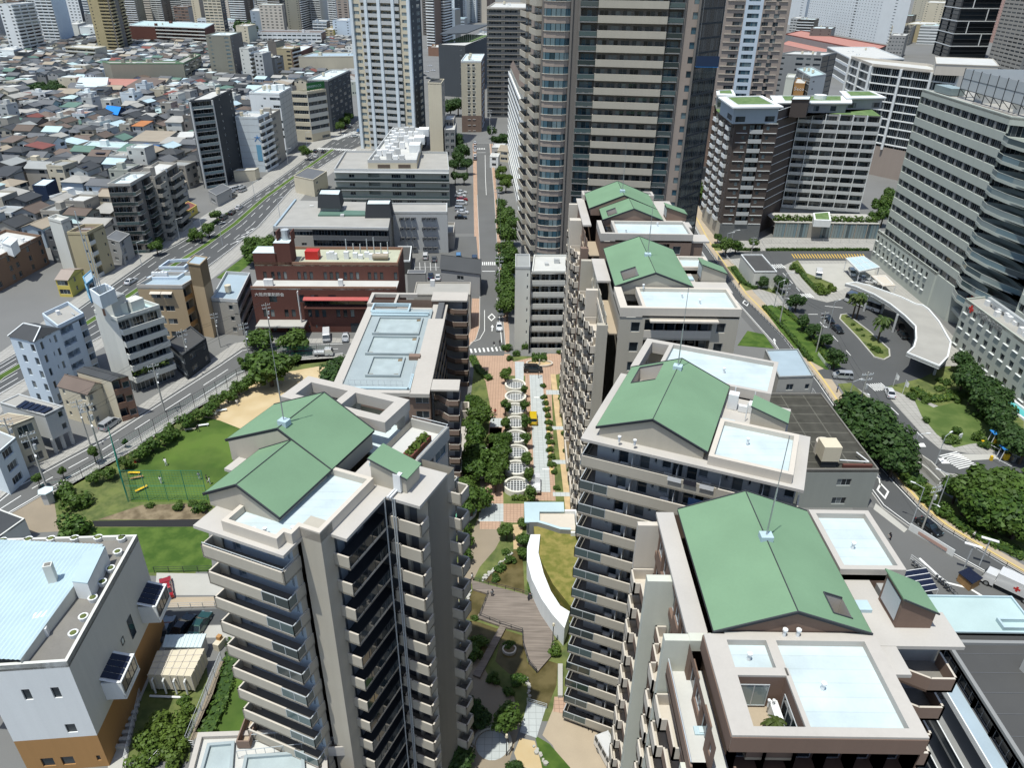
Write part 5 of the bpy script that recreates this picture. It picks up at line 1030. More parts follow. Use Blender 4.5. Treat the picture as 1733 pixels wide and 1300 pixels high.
 a,c=b.poly[1],b.poly[2];t=(c-a).normalized();n=Vector((t.y,-t.x));k=b.part('roof_sign','green_paint');k.box((*(a.lerp(c,.05)-n*.5),25.6),Vector((*(t*((c-a).length*.92)),0)),Vector((*(n*.2),0)),(0,0,3.6));text3(b,'HARIMOCO',face_mtx(a.lerp(c,.42)-n*.25,t,27.2),1.9,'roof_aqua',ext=.05)
 m=b.part('sign_frame','dark_metal')
 for i in range(8):p=a.lerp(c,.05+.13*i);m.tube((*(p-n*.6),24),(*(p-n*.6),29),.08,4)
 b.finish()
 A('office_block','slate office with a chequer of white framed windows right of the green sign','office',(520,136),(555,137),(592,120),27.0,'..',['MsMsM','sMsMs'],3.0,'slate',roof='roof_white',gear=4,glass='glass_dark',frame='white',bal='white',pm='lightgrey')
 A('office_block','long beige office with two dark ribbon window bands behind the slate office','office',(505,97),(529,90),(640,89),17.0,'.','HHH',4.2,'cream',roof='roof_blue',gear=5,glass='glass_dark',wall2='ochre')
 A('apartment_tower','dark brown gridded tower dotted with pale window hoods, upper left','apartment tower',(348,60.6),(389,61),(409,55),34.0,'s.w','s.s',2.9,'olive_grey',wall2='taupe',roof='roof_white',glass='glass_pale',gear=2,lod=1)
 A('store','wide white roofed store with pink gable wall and dark brown flank','store',(426,89),(503,90),(529,78),13.0,'.','.',4.3,'pink',wall2='redbrick',roof='roof_white',gear=6,par=.5)
 A('office_block','long white building with three rows of small dark windows, behind the pink store','office',(435,55),(543,56),(551,52),('y',82),'W'*13,'..',4.0,'white',wall2='brown',roof='roof_brown',gear=3,lod=1)
 A('office_block','blue grey windowless block right of a dark tree, top left','office',(423,19),(457,19),(462,14),('y',57),'s.s','..',4.5,'blue_grey',roof='roof_pale',lod=1)
 A('apartment_block','long grey block of flats edged with a pale green roof band','apartment block',(173,104),(296,104),(312,108),('y',142),'wBBBBBB','.s',3.4,'olive_grey',roof='roof_conc',pm='roof_green',bal='stone',gear=10,lod=1,glass='glass_dark')
 A('apartment_block','angled end of the green banded flats, grey with dark windows','apartment block',(297,106),(310,108),(340,93),('y',147),'.s','WWW',3.4,'olive_grey',roof='roof_conc',pm='roof_green',gear=2,lod=1,glass='glass_dark')
 A('school','maroon and white school with a terrace roof, upper left','school',(217,43),(346,48),(362,40),('y',84),'..,.BBBBBB','..',3.8,'redbrick',wall2='redbrick',roof='roof_aqua',bal='offwhite',pm='white',gear=6,lod=1)
 A('apartment_block','beige four storey block with dark verandas below the pale towers','apartment block',(110,80),(160,83),(180,79),('y',109),'BBB','..',3.3,'cream',wall2='stone',roof='roof_pale',bal='offwhite',lod=1,gear=2,glass='glass_dark')
 b=A('kindergarten','low building with salmon and brown roofs, white pavilion on top','school',(118,148),(250,150),(262,134),7.0,'w.ww.w.w','..',3.4,'pink',roof='roof_pinkred',par=.2,lod=1,fin=False);sub_box(b,((128,147),(180,147),(183,131)),7,3.0,'white','roof_white');q=[P2(*p,9.5)for p in((205,150),(250,152),(285,132),(240,130))];b.part('brown_roof','roof_brown').prism(q,7.0,9.5);b.finish()
 A('school','white two storey school block with square windows in the dense housing','school',(140,249),(206,252),(218,243),('y',274),'MMMM.M','..',3.2,'white',roof='roof_aqua',par=.7,pm='white',frame='dark_metal',glass='glass_dark',gear=1)
 b=A('house','house under a bright blue tiled courtyard roof','house',(219,246),(252,257),(277,246),('y',275),'w','m',3.0,'stone',roof='tile_blue',par=0,fin=False);gabled(b,'tile_blue',1.2);b.finish()
 b=A('house','grey house wrapped in dark mesh under a bright blue tarpaulin','house',(176,191),(199,194),(213,184),('y',220),'.','.',3.0,'navy',roof='blue_sheet',par=0,fin=False);gabled(b,'blue_sheet',2.6);b.finish()
 A('house','tall windowless dark blue cubic house in the dense housing','house',(54,314),(77,315),(95,304),('y',345),'.','.',3.0,'navy',roof='roof_white',par=.2)
 A('house','white cubic house with roof terrace beside the dark blue house','house',(84,335),(108,339),(146,328),('y',360),'.s','w.s',3.0,'white',roof='roof_pale',par=.8,gear=2)
 A('warehouse','pair of long buff corrugated workshop roofs above the blue roof','warehouse',(218,238),(275,240),(300,222),7.0,'w.w','..',3.5,'stone',roof='tile_tan',par=.05)
 A('warehouse','grey gabled store with a pale wall by the dark glass balcony tower','warehouse',(298,233),(327,232),(332,222),('y',262),'.','.',4.0,'grey',roof='roof_pale',par=.1)
 A('house','grey house with white garden wall by the car park on the avenue','house',(352,323),(366,331),(391,318),('y',350),'w','..s',3.0,'grey',roof='tile_grey',par=.1)
 A('house','cream house with red tiled roof behind the street trees of the avenue','house',(303,350),(318,357),(333,347),('y',370),'w','s',2.8,'yellow',roof='tile_red',par=.05)
 A('house','buff house with grey roof beside the avenue in front of the plant block','house',(497,298),(530,305),(553,290),('y',333),'..','s.',3.0,'cream',roof='tile_grey',par=.2)
 A('restroom_block','low cream shelter in the shadow of the dark glass balcony tower','shed',(395,290),(431,288),(438,284),4.5,'..','.',4.0,'cream',roof='roof_pale',par=.2)
 b=A('apartment_tower','white and sand banded tower with pale blue vertical piers, left of centre','apartment tower',(613,250),(706,258),(722,245),126,'W|XX|XX|W','sM',3.1,'cream',wall2='slate',foot=True,bal='lightgrey',glass='glass_pale',bd=.8,bh=1.45,fin=False,gear=0);a,c=b.poly[0],b.poly[1];t=(c-a).normalized();n=Vector((t.y,-t.x));k=b.part('pier','cool_white')
 for s in(0,.25,.465,.70,.955):k.box((*a.lerp(c,s),0),Vector((*(t*1.5),0)),Vector((*(n*1.2),0)),(0,0,126))
 b.finish()
 A('slab_building','thin blank pale cream slab right of the banded tower','building',(724,141),(747,142),(752,135),33.1,'.','s',3.3,'cream',roof='roof_dark',wall2='stone',par=.6)
 b=A('apartment_tower','slim beige twelve storey tower with a white roof crown and brown base','apartment tower',(780,105),(814,105),(820,93),37.0,'.ww.','w',3.0,'cream',wall2='brown',roof='roof_white',gear=4,sill=True,pm='white',glass='glass_dark',fin=False);b.part('base','brown').box((*(b.poly[0]+Vector((-.1,-.12))),0),Vector((*(b.poly[1]-b.poly[0]),0)),(0,.1,0),(0,0,9));b.finish()
 b=A('hall','charcoal hall topped by a glass walled green court','building',(742,76),(787,78),(827,62),34.0,'..s','....',3.6,'slate',roof='roof_pale',par=.6,fin=False,gear=2);q=[P2(*p,36)for p in((758,66),(798,66),(826,56),(790,54))];b.part('green_court','turf_roof').prism(q,34,34.6);k=b.part('court_cage','steel')
 for i in range(24):p=[q[0].lerp(q[1],i/12),q[1].lerp(q[2],i/12-1)][i>=12];k.tube((*p,34.5),(*p,40),.09,4)
 b.part('court_roof','slate').prism([P2(*p,41)for p in((744,56),(790,54),(827,40),(775,40))],40,40.6);b.finish()
 A('apartment_tower','dark balconied tower in a cream grid behind the slim beige tower','apartment tower',(824,14),(907,15),(909,6),61.4,'BBB','.',3.0,'beige_light',wall2='brown',roof='roof_pale',bal='darkgrey',glass='glass_dark',gear=5)
 b=A('apartment_slab','long slab with brown pitched roof and white balcony lines beside the central street','apartment block',(864,112),(887,163),(899,161.5),('y',360),'O'*12,'..',3.0,'cream',wall2='ochre',roof='roof_brown',bal='white',bd=1.1,glass='glass_dark',par=0,fin=False);gabled(b,'roof_brown',2.2,along=0);b.finish()
 for lab,L,C,D,h,w in(('small white shop at the far end of the central street',(829,265),(843,266),(846,260),5,'white'),('grey roofed bungalow at the far end of the central street',(842,255),(864,257),(868,247),5,'cream'),('low flat house beside the far end of the central street',(832,250),(852,250),(856,243),4,'lightgrey')):A('shop_house',lab,'house',L,C,D,h,'w','.',3,w,roof='tile_tan' if w=='cream' else 'roof_pale',par=.2)
 A('shed','grey gabled shed between red brick and the car park','shed',(689,463),(720,463),(721,457),6,'..','.',3,'grey',roof='tile_grey',par=.1,wall2='midgrey')
 b=A('house','house with a broad dark gabled roof beside the small car park','house',(746,455),(812,463),(814,440),7.0,'.w.','w',3.3,'grey',roof='tile_dark',par=0,fin=False);gabled(b,'tile_dark',2.2);b.finish()
 A('shop_house','flat roofed concrete house below the dark gabled roof, on the central street','house',(700,500),(796,500),(797,479),9.5,'..','ss',3.2,'stone',roof='roof_conc',par=.3,wall2='darkgrey')
 A('shop_house','small cream shop behind the car park by the central street','house',(748,397),(768,397),(770,380),5,'.','.',3.2,'pinkish',roof='roof_grey')
 for i,(lab,L,C,D,h,w)in enumerate((('dark house right of the slim beige tower',(752,222),(770,222),(773,208),12,'midgrey'),('flat grey house near the foot of the cream slab',(752,205),(768,205),(771,195),14,'stone'))):A('house',lab,'house',L,C,D,h,'MM','.',3,w,roof='roof_pale')
 b=A('apartment_slab','curving slab of dark glass flats ruled with thin white lines','apartment block',(1440,98),(1475,111),(1622,127),46,'LL','LLLL',3.6,'white',roof='roof_pale',glass='glass_dark',par=1.0,pm='beige_light',fin=False,lod=0)
 k=b.part('column','white')
 for p in(b.poly[0],b.poly[0].lerp(b.poly[1],.5),b.poly[1],b.poly[1].lerp(b.poly[2],.37),b.poly[1].lerp(b.poly[2],.72)):k.tube((p.x-.4,p.y-.5,12),(p.x-.4,p.y-.5,46),.6,6)
 a,c=b.poly[1],b.poly[2];b.part('base','pink_brown').box((*(a+Vector((0,-.2))),0),Vector((*(c-a),0)),(0,.15,0),(0,0,13));sub_box(b,((1585,108),(1690,112),(1680,100)),46,4,'beige_light','roof_pale');b.finish()
 b=A('glass_tower','black glass tower ruled with white lines, top right','office tower',(1577,90),(1602,99),(1666,99),120,'LL','L',4.0,'charcoal',foot=True,glass='glass_dark',roof='roof_dark',lod=1,fin=False);k=b.part('white_line','white')
 for i in range(1,9):
  for p,q in((b.poly[0],b.poly[1]),(b.poly[1],b.poly[2])):n=Vector(((q-p).y,-(q-p).x)).normalized();k.box((*p,i*12.6),Vector((*(q-p),0)),Vector((*(n*.5),0)),(0,0,.8))
  p=b.poly[1].lerp(b.poly[2],(.3,.72)[i%2]);k.box((*p,i*12.6),(.9,0,0),(0,-.5,0),(0,0,12.6))
 b.finish()
 A('office_tower','grey concrete tower with dark square windows on the right edge','office tower',(1668,112),(1722,128),(1790,112),110,'W'*7,'WW',3.6,'stone',foot=True,lod=1,glass='glass_dark',roof='roof_grey')
 A('hotel_tower','white slab tower with tiny regular windows, top right','hotel',(1362,48),(1480,71),(1523,78),95,'ss'*9+'W'+'ss'*4,'.s.',3.6,'white',foot=True,lod=1,glass='glass',roof='roof_white')
 A('hotel_tower','narrow white block left of the white slab tower','hotel',(1318,38),(1358,46),(1366,42),60,'..s','.',4.0,'white',foot=True,lod=1)
 b=A('arena','long low building with a red roof rim under the white slab tower','arena',(1328,58),(1478,88),(1500,78),14,'.','.',6,'midgrey',roof='roof_pinkred',par=1.0,pm='tile_red',lod=1)
 A('arena','long red roof in front of the grey banded wall','arena',(1322,74),(1420,96),(1430,88),8,'.','.',6,'pink',roof='roof_pinkred',par=.3,lod=1)
 A('store','white curved arcade building behind the ruled glass flats','store',(1400,80),(1440,100),(1530,100),20,'H','H',6,'white',roof='roof_pale',gear=6,lod=1)
 A('office_block','dark grey office with a blue green glass corner, right of the brown grid tower','office',(1318,92),(1392,95),(1416,90),('y',178),'w.WwW','GG',3.6,'midgrey',wall2='slate',roof='roof_pale',gear=7,lod=1,glass='glass_dark')
 b=A('shop_building','orange fronted building with white lettering behind the dark turf roofed block','shop',(1344,142),(1362,143),(1366,134),('y',205),'.','.',4,'orange',roof='roof_pale',fin=False);t=(b.poly[1]-b.poly[0]).normalized();n=Vector((t.y,-t.x));text3(b,'Seco',face_mtx(b.poly[0].lerp(b.poly[1],.55)+n*.1,t,b.z-2.6),3.2,'lettering',ext=.05);b.finish()
 A('shop_building','blank grey narrow building left of the orange front','shop',(1330,132),(1344,133),(1347,127),('y',205),'.','.',4,'sage',roof='roof_pale')
 A('office_block','grey office with dark glass flank right of the orange front','office',(1348,117),(1372,131),(1398,127),('y',205),'GG','s.',4,'lightgrey',roof='roof_aqua',gear=5,glass='glass_dark')
 for lab,L,C,D,h,w in(('cream office with blue shed at its foot, top right',(1540,30),(1562,33),(1592,32),50,'cream'),('yellow cream store below the cream office',(1524,70),(1570,72),(1588,66),22,'ochre'),('cream hotel with pale windows left of the black glass tower',(1555,52),(1588,54),(1594,48),42,'cream'),('orange peach narrow block between the black glass and grey towers',(1664,70),(1682,72),(1690,68),60,'pink')):A('office_block',lab,'office',L,C,D,h,'s.ss','.s',3.6,w,foot=False if h<0 else True,roof='roof_pale',lod=1,gear=3)
 b=A('utility_building','flat grey building with a pale blue deck behind the right beige tower','building',(1318,640),(1377,638),(1350,592),11.2,'.W.w','.',3.4,'concrete',roof='roof_blue',par=.3,pm='roof_grey')
 b=A('concrete_building','stained concrete building with a moss dark roof and white cooling unit','building',(1360,797),(1487,797),(1390,668),8.0,'..W.,','.',4,'concrete_wall',roof='moss_roof',par=.35,pm='concrete_dark',fin=False);k=b.part('cooling_unit','cream');p=P2(1400,790,8);k.bx(p.x,p.y+1,9.4,3.0,3.0,2.9);b.part('unit_stand','dark_metal').bx(p.x,p.y+1,8,2.6,2.6,1.4);b.part('fan_cowl','beige_light').tube((p.x+.6,p.y+4.2,8),(p.x+.6,p.y+4.2,10.4),1.5,14);k=b.part('pipework','white_metal');k.tube((p.x+2,p.y+.6,9),(p.x+7,p.y+.2,9),.12,6);k.tube((p.x+7,p.y+.2,9),(p.x+6,p.y+3,9),.12,6);b.part('rust_rack','redbrick').bx(p.x+5,p.y-.2,8,5,.5,.7);b.finish()
 A('gatehouse','flat roofed white hospital outbuilding with dark roof by the right street','building',(1253.6,432),(1277,461),(1315,461),4.9,'..','w.',4,'offwhite',roof='roof_dark',par=.35,pm='white',fin=True)
 b=Bld('annex_building','low annex with a bright pale blue roof beside the foreground tower','building',(58,67,0),wall='midgrey');q=[Vector(p)for p in((50.5,64.1),(64.8,64.1),(64.8,70.2),(50.5,70.2))]
 for i in range(4):b.plain(q[i],q[(i+1)%4],0,12)
 b.part('roof','roof_aqua').prism(q,11.8,12.05);b.part('roof_edge','metal_blue').wall(q,11.7,12.3,.2,closed=True);b.part('roof_light','metal_blue').wall([Vector(p)for p in((60.5,64.6),(64.3,64.6),(64.3,66.2),(60.5,66.2))],12,12.6,.25,closed=True);B.append(b.finish())
 b=Bld('office_building','dark annex with glazed galleries and mossy grey roof, bottom right corner','building',(60,45,0),wall='darkgrey',glass='glass_dark');q=[Vector(p)for p in((46.4,30),(90,30),(90,55.6),(46.4,55.6))]
 b.plain(q[2],q[3],0,20);b.plain(q[0],q[1],0,20);b.facade(q[3],q[0],.5,6,'h'*8,3.2,'darkgrey');b.part('roof','roof_dark').prism(q,19.6,20);k=b.part('parapet','midgrey');k.wall(q,19.6,20.35,.4,closed=True);b.part('roof_seam','midgrey')
 for i in range(9):b.part('roof_seam','darkgrey').box((46.8,54-2.4*i,20),(43,0,0),(0,.06,0),(0,0,.05))
 b.part('ledge','roof_blue').prism([Vector(p)for p in((44.4,30),(45.9,30),(45.9,53),(44.4,53))],18.4,18.7);b.part('ledge_rim','white').wall([Vector(p)for p in((44.3,30),(44.3,53),(46.0,53))],18.3,19.0,.12);b.part('roof_unit','lightgrey').bx(54,50,20,2.2,5,1.6,.2)
 for i in range(5):
  zf=15.4-3.2*i;x=43.3-.5*i;B_=MB();B_.prism([Vector(p)for p in((x,30),(46.4,30),(46.4,52-i),(x,52-i))],zf-.3,zf,0);B_.wall([Vector((x+.05,30)),Vector((x+.05,52-i))],zf,zf+1.1,.05,1);B_.wall([Vector((x,30)),Vector((x,52-i))],zf+1.08,zf+1.16,.1,2);b.bals.append((B_,['midgrey','glass_dark','white'],zf,Vector((x,45))))
 B.append(b.finish())
 return B
def gabled(b,m,rise,along=1):
 """pitched roof over the block's own outline"""
 a,c,d,e=b.poly;z=b.z;k=b.part('pitched_roof',m);o=.4;cen=(a+c+d+e)/4;a,c,d,e=[cen+(p-cen)*1.06 for p in(a,c,d,e)]
 if along:r0,r1=a.lerp(e,.5),c.lerp(d,.5);A,B,C,D=a,c,d,e
 else:A,B,C,D=c,d,e,a;r0,r1=A.lerp(D,.5),B.lerp(C,.5)
 if not along:A,B,C,D=a,c,d,e;r0,r1=a.lerp(c,0).lerp(e,.5),c.lerp(d,.5)
 k.ng([(*A,z),(*B,z),(*r1,z+rise),(*r0,z+rise)]);k.ng([(*C,z),(*D,z),(*r0,z+rise),(*r1,z+rise)])
 w=b.part('gable_wall',b.wallm);q=[cen+(p-cen)*.94 for p in(A,B,C,D)];s0,s1=q[0].lerp(q[3],.5),q[1].lerp(q[2],.5);w.ng([(*q[1],z-.1),(*q[2],z-.1),(*s1,z+rise*.93)]);w.ng([(*q[3],z-.1),(*q[0],z-.1),(*s0,z+rise*.93)])
 b.part('ridge',m).tube((*r0,z+rise),(*r1,z+rise),.12,4)
# ================================================================ labels: say what sets each repeat apart
LM=[]
def rel(p,q):
 a,c=proj(*p),proj(*q);dx,dy=a[0]-c[0],a[1]-c[1]
 if abs(dx)>1.6*abs(dy):return 'right of' if dx>0 else 'left of'
 return 'in front of' if dy>0 else 'behind'
ORD=['','second ','third ','fourth ','fifth ','sixth ','seventh ','eighth ','ninth ','tenth ','eleventh ','twelfth ','thirteenth ','fourteenth ','fifteenth ','sixteenth ','seventeenth ','eighteenth ','nineteenth ','twentieth ']
def label_all(items,lm=None):
 """items: (object, base phrase, point); adds the nearest landmark, then an order, wherever looks alone do not single one out"""
 lm=lm or LM;by={}
 for it in items:by.setdefault(it[1],[]).append(it)
 for base,its in by.items():
  if len(its)==1:its[0][0]['label']=base;continue
  sub={}
  for o,_,p in its:
   L=min(lm,key=lambda l:(Vector(l[1][:2])-Vector(p[:2])).length);sub.setdefault((rel(p,L[1]),L[0]),[]).append((o,p,L))
  for(r,ph),v in sub.items():
   if len(v)==1:v[0][0]['label']=f'{base}, {r} the {ph}';continue
   v.sort(key=lambda t:(Vector(t[2][1][:2])-Vector(t[1][:2])).length)
   for k,(o,p,L)in enumerate(v):
    o['label']=f'{base}, {ORD[k] if k < 20 else ""}nearest {r} the {ph}'
# ================================================================ the dense housing upper left
def house_mesh(o,w,d,h,rot,kind,wall,roof,near,rr):
 """own mesh for one house: walls with openings, roof, small extras; local axes along its street"""
 c,s=math.cos(rot),math.sin(rot);T=lambda x,y:Vector((o[0]+c*x-s*y,o[1]+s*x+c*y))
 b=Bld('house','','house',(o[0],o[1],0),'houses of the dense quarter upper left',wall,'glass','galv',0 if near else 1)
 q=[T(-w/2,-d/2),T(w/2,-d/2),T(w/2,d/2),T(-w/2,d/2)];n=max(2,round(h/2.8));fh=h/n
 pats=['w.','.w','ww','w.s','M.','.M','sW','m.m']
 b.facade(q[0],q[1],0,n,[rr.choice(pats)for _ in range(2)],fh);b.facade(q[1],q[2],0,n,[rr.choice(['.s','w.','.','s.w'])],fh);b.facade(q[3],q[0],0,n,[rr.choice(['.','s.','.w'])],fh);b.plain(q[2],q[3],0,h)
 k=b.part('roof',roof);ov=.45;Q=[T(-w/2-ov,-d/2-ov),T(w/2+ov,-d/2-ov),T(w/2+ov,d/2+ov),T(-w/2-ov,d/2+ov)];z=h;r=min(w,d)*rr.uniform(.16,.24)
 if kind=='gable':
  along=w>=d
  if along:a,e=T(-w/2-ov,0),T(w/2+ov,0);f=((0,1,'e','a'),(2,3,'a','e'))
  else:a,e=T(0,-d/2-ov),T(0,d/2+ov);f=((1,2,'e','a'),(3,0,'a','e'))
  pk={'a':a,'e':e}
  for i,j,u,v in f:
   A_=[(*Q[i],z-.12),(*Q[j],z-.12),(*pk[u],z+r),(*pk[v],z+r)];k.ng(A_);k.ng([(x,y,zz-.16)for x,y,zz in A_[::-1]])
  g=b.slot(wall)
  if along:tri=((0,3,T(-w/2,0)),(1,2,T(w/2,0)))
  else:tri=((0,1,T(0,-d/2)),(2,3,T(0,d/2)))
  for i,j,t in tri:b.mb.ng([(*q[i],h),(*q[j],h),(*t,z+r*.93)],g)
  k.tube((*a,z+r),(*e,z+r),.13,4)
 elif kind=='hip':
  if w>=d:a,e=T(-w/2+d*.42,0),T(w/2-d*.42,0)
  else:a,e=T(0,-d/2+w*.42),T(0,d/2-w*.42)
  if w>=d:fs=((0,1,e,a),(1,2,e,None),(2,3,a,e),(3,0,a,None))
  else:fs=((0,1,a,None),(1,2,e,a),(2,3,e,None),(3,0,a,e))
  for i,j,u,v in fs:k.ng([(*Q[i],z-.1),(*Q[j],z-.1),(*u,z+r)]+([(*v,z+r)]if v is not None else[]))
  k.ng([(*p,z-.2)for p in Q[::-1]]);k.tube((*a,z+r),(*e,z+r),.12,4)
 elif kind=='shed':
  k.ng([(*Q[0],z),(*Q[1],z),(*Q[2],z+r),(*Q[3],z+r)]);k.ng([(*p,z-.1)for p in Q[::-1]]);k.ng([(*Q[3],z),(*Q[2],z),(*Q[2],z+r),(*Q[3],z+r)]);g=b.slot(wall);b.mb.ng([(*q[1],h),(*q[2],h),(*q[2],h+r)],g);b.mb.ng([(*q[0],h),(*q[3],h+r),(*q[3],h)],g)
 else:
  k.prism(q,z-.2,z);b.part('parapet',wall).wall(q,z-.2,z+.7,.18,closed=True)
  if rr.random()<.6:b.part('roof_hut',wall).bx(*T(rr.uniform(-.2,.2)*w,rr.uniform(-.1,.25)*d),z,w*.3,d*.3,2.3,rot)
  if rr.random()<.5:b.part('condenser','white_metal').bx(*T(-w*.3,-d*.25),z,.9,.6,.9,rot)
 if kind!='flat' and rr.random()<.35:
  p=T(rr.uniform(-.2,.2)*w,-d/2-.7);b.part('porch',rr.choice(['roof_pale','tile_grey','roof_brown',wall])).bx(p.x,p.y,2.6,w*.5,1.5,.15,rot)
 if kind in('gable','shed')and rr.random()<.12:p=T(w*.1,-d*.3);b.part('solar_panel','panel_solar').bx(p.x,p.y,z+r*.55,w*.5,d*.28,.12,rot)
 return b.finish(cap=12)
WNAME=dict(offwhite='off white',cream='cream',grey='grey',lightgrey='pale grey',stone='buff',white='white',tan='tan',midgrey='dark grey',blue_grey='blue grey',beige='beige',brown='brown',taupe='taupe',olive_grey='olive grey',terracotta='terracotta',ochre='ochre',cool_white='cool white',pale_blue='pale blue',darkgrey='charcoal',slate='slate',pink_brown='pinkish brown',green_grey='grey green',beige_light='light beige',pinkish='pinkish',sage='sage',yellow='yellow')
RNAME=dict(tile_grey='grey',tile_dark='black',tile_brown='brown',tile_red='red',tile_green='green',tile_orange='orange',tile_tan='tan',roof_pale='pale',roof_grey='mid grey',roof_conc='concrete',metal_blue='light blue',roof_white='white',tile_blue='blue',roof_brown='dull brown',roof_aqua='aqua',roof_blue='blue grey',roof_dark='dark')
def coat(rr,kind):
 return rr.choice(['offwhite','cream','grey','lightgrey','stone','white','midgrey','blue_grey','beige','taupe','lightgrey','cream','offwhite','white','darkgrey','green_grey','grey','cool_white','stone']),rr.choice(['tile_grey','tile_grey','tile_dark','tile_dark','tile_brown','tile_tan','tile_grey','roof_conc','roof_grey','roof_brown','tile_grey','roof_conc','tile_dark','tile_green']if rr.random()<.93 else['tile_red','metal_blue','roof_aqua'])if kind!='flat' else rr.choice(['roof_pale','roof_grey','roof_conc','roof_white','roof_grey','roof_dark'])
def quarter():
 items=[];rr=random.Random(21);taken=[]
 for o in bpy.context.scene.objects:
  if o.parent is None and o.get('category')and o.type=='EMPTY':pass
 for nm,b in FOOT:taken.append(b)
 def free(p,rad):
  for q in taken:
   c=sum(q,Vector((0,0)))/len(q);R_=max((v-c).length for v in q)
   if(c-p).length<R_+rad:
    if R_<9 or any((p-q[i].lerp(q[(i+1)%len(q)],t)).length<rad for i in range(len(q))for t in(0,.25,.5,.75))or inside(p,q):return False
  return True
 rot0=math.radians(-6.5);c,s=math.cos(rot0),math.sin(rot0);ax=lambda i,j:Vector((-112+c*i-s*j,232+s*i+c*j))
 j=-60.0;row=0
 while j<900:
  dep=rr.uniform(8,10.5);gap=.9 if row%2 else 3.8;i=-4.0
  while i>-560:
   w=rr.uniform(6.2,10.5);p=ax(i-w/2,j+dep/2);i-=w+rr.uniform(.7,1.6)+(4.5 if rr.random()<.1 else 0)
   px=proj(p.x,p.y,4)
   if px[0]<-25 or px[1]<62 or px[1]>430:continue
   if px[0]>320+max(0,300-px[1])*1.15 and px[1]>150:continue
   if px[1]<175 and px[0]>600:continue
   if GROVE(px)or not free(p,max(w,dep)*.52):continue
   items.append((p,w,dep));
  j+=dep+gap;row+=1
 items.sort(key=lambda t:t[0].length);out=[];rest=items[290:];items=items[:290]
 for p,w,d in items:
  t=rr.random();kind='gable' if t<.48 else 'hip' if t<.66 else 'flat' if t<.87 else 'shed';h=rr.choice([5.8,6.6,7.4,8.6,9.0,9.4]);
  if kind=='flat':h=rr.choice([7.5,9.0,9.6,12.5])
  wall,roof=coat(rr,kind)
  if rr.random()<.015:roof='tile_orange'
  near=p.length<330
  o=house_mesh(p,w*.94,d*.94,h,rot0+rr.choice([0,0,math.pi/2])*(1 if abs(w-d)<1.5 else 0)+rr.uniform(-.05,.05),kind,wall,roof,near,rr)
  out.append((o,f"{'tall ' if h > 8.5 else 'low ' if h < 6 else ''}{WNAME[wall]} house with {RNAME[roof]} {kind if kind != 'shed' else 'sloping'} roof",Vector((p.x,p.y,h))))
 label_all(out)
 b=MB();sl=[]
 def S_(m):
  if m not in sl:sl.append(m)
  return sl.index(m)
 c0,s0=math.cos(rot0),math.sin(rot0)
 for p,w,d in rest:
  w*=.94;d*=.94;T=lambda x,y:Vector((p.x+c0*x-s0*y,p.y+s0*x+c0*y));flat=rr.random()<.4;h=rr.uniform(6,9.5);wl,rf=coat(rr,'flat' if flat else 'gable');q=[T(-w/2,-d/2),T(w/2,-d/2),T(w/2,d/2),T(-w/2,d/2)]
  b.prism(q,0,h,S_(wl),S_(rf if flat else wl),False)
  for x in(-.3,.1,.32):
   for z in(1.2,h-1.9):
    if rr.random()<.6:a,e=T(x*w,-d/2-.03),T(x*w+1.1,-d/2-.03);b.ng([(*a,z),(*e,z),(*e,z+1.1),(*a,z+1.1)],S_('glass'))
  if not flat:
   r=rr.uniform(1.2,1.9);k=S_(rf);Q=[T(-w/2-.4,-d/2-.4),T(w/2+.4,-d/2-.4),T(w/2+.4,d/2+.4),T(-w/2-.4,d/2+.4)]
   if rr.random()<.5:a,e=T(-w/2-.4,0),T(w/2+.4,0);b.ng([(*Q[0],h),(*Q[1],h),(*e,h+r),(*a,h+r)],k);b.ng([(*Q[2],h),(*Q[3],h),(*a,h+r),(*e,h+r)],k);b.ng([(*q[1],h),(*q[2],h),(*T(w/2,0),h+r)],S_(wl))
   else:a,e=T(0,-d/2-.4),T(0,d/2+.4);b.ng([(*Q[1],h),(*Q[2],h),(*e,h+r),(*a,h+r)],k);b.ng([(*Q[3],h),(*Q[0],h),(*a,h+r),(*e,h+r)],k);b.ng([(*q[0],h),(*q[1],h),(*T(0,-d/2),h+r)],S_(wl))
 if b.f:o=b.build('distant_housing',sl);o['kind']='stuff';o['label']='sea of small far off house roofs between the towers'
def inside(p,q):
 r=False
 for i in range(len(q)):
  a,b=q[i],q[i-1]
  if(a.y>p.y)!=(b.y>p.y)and p.x<(b.x-a.x)*(p.y-a.y)/(b.y-a.y)+a.x:r=not r
 return r
GROVE=lambda px:(52<px[0]<112 and 136<px[1]<160)
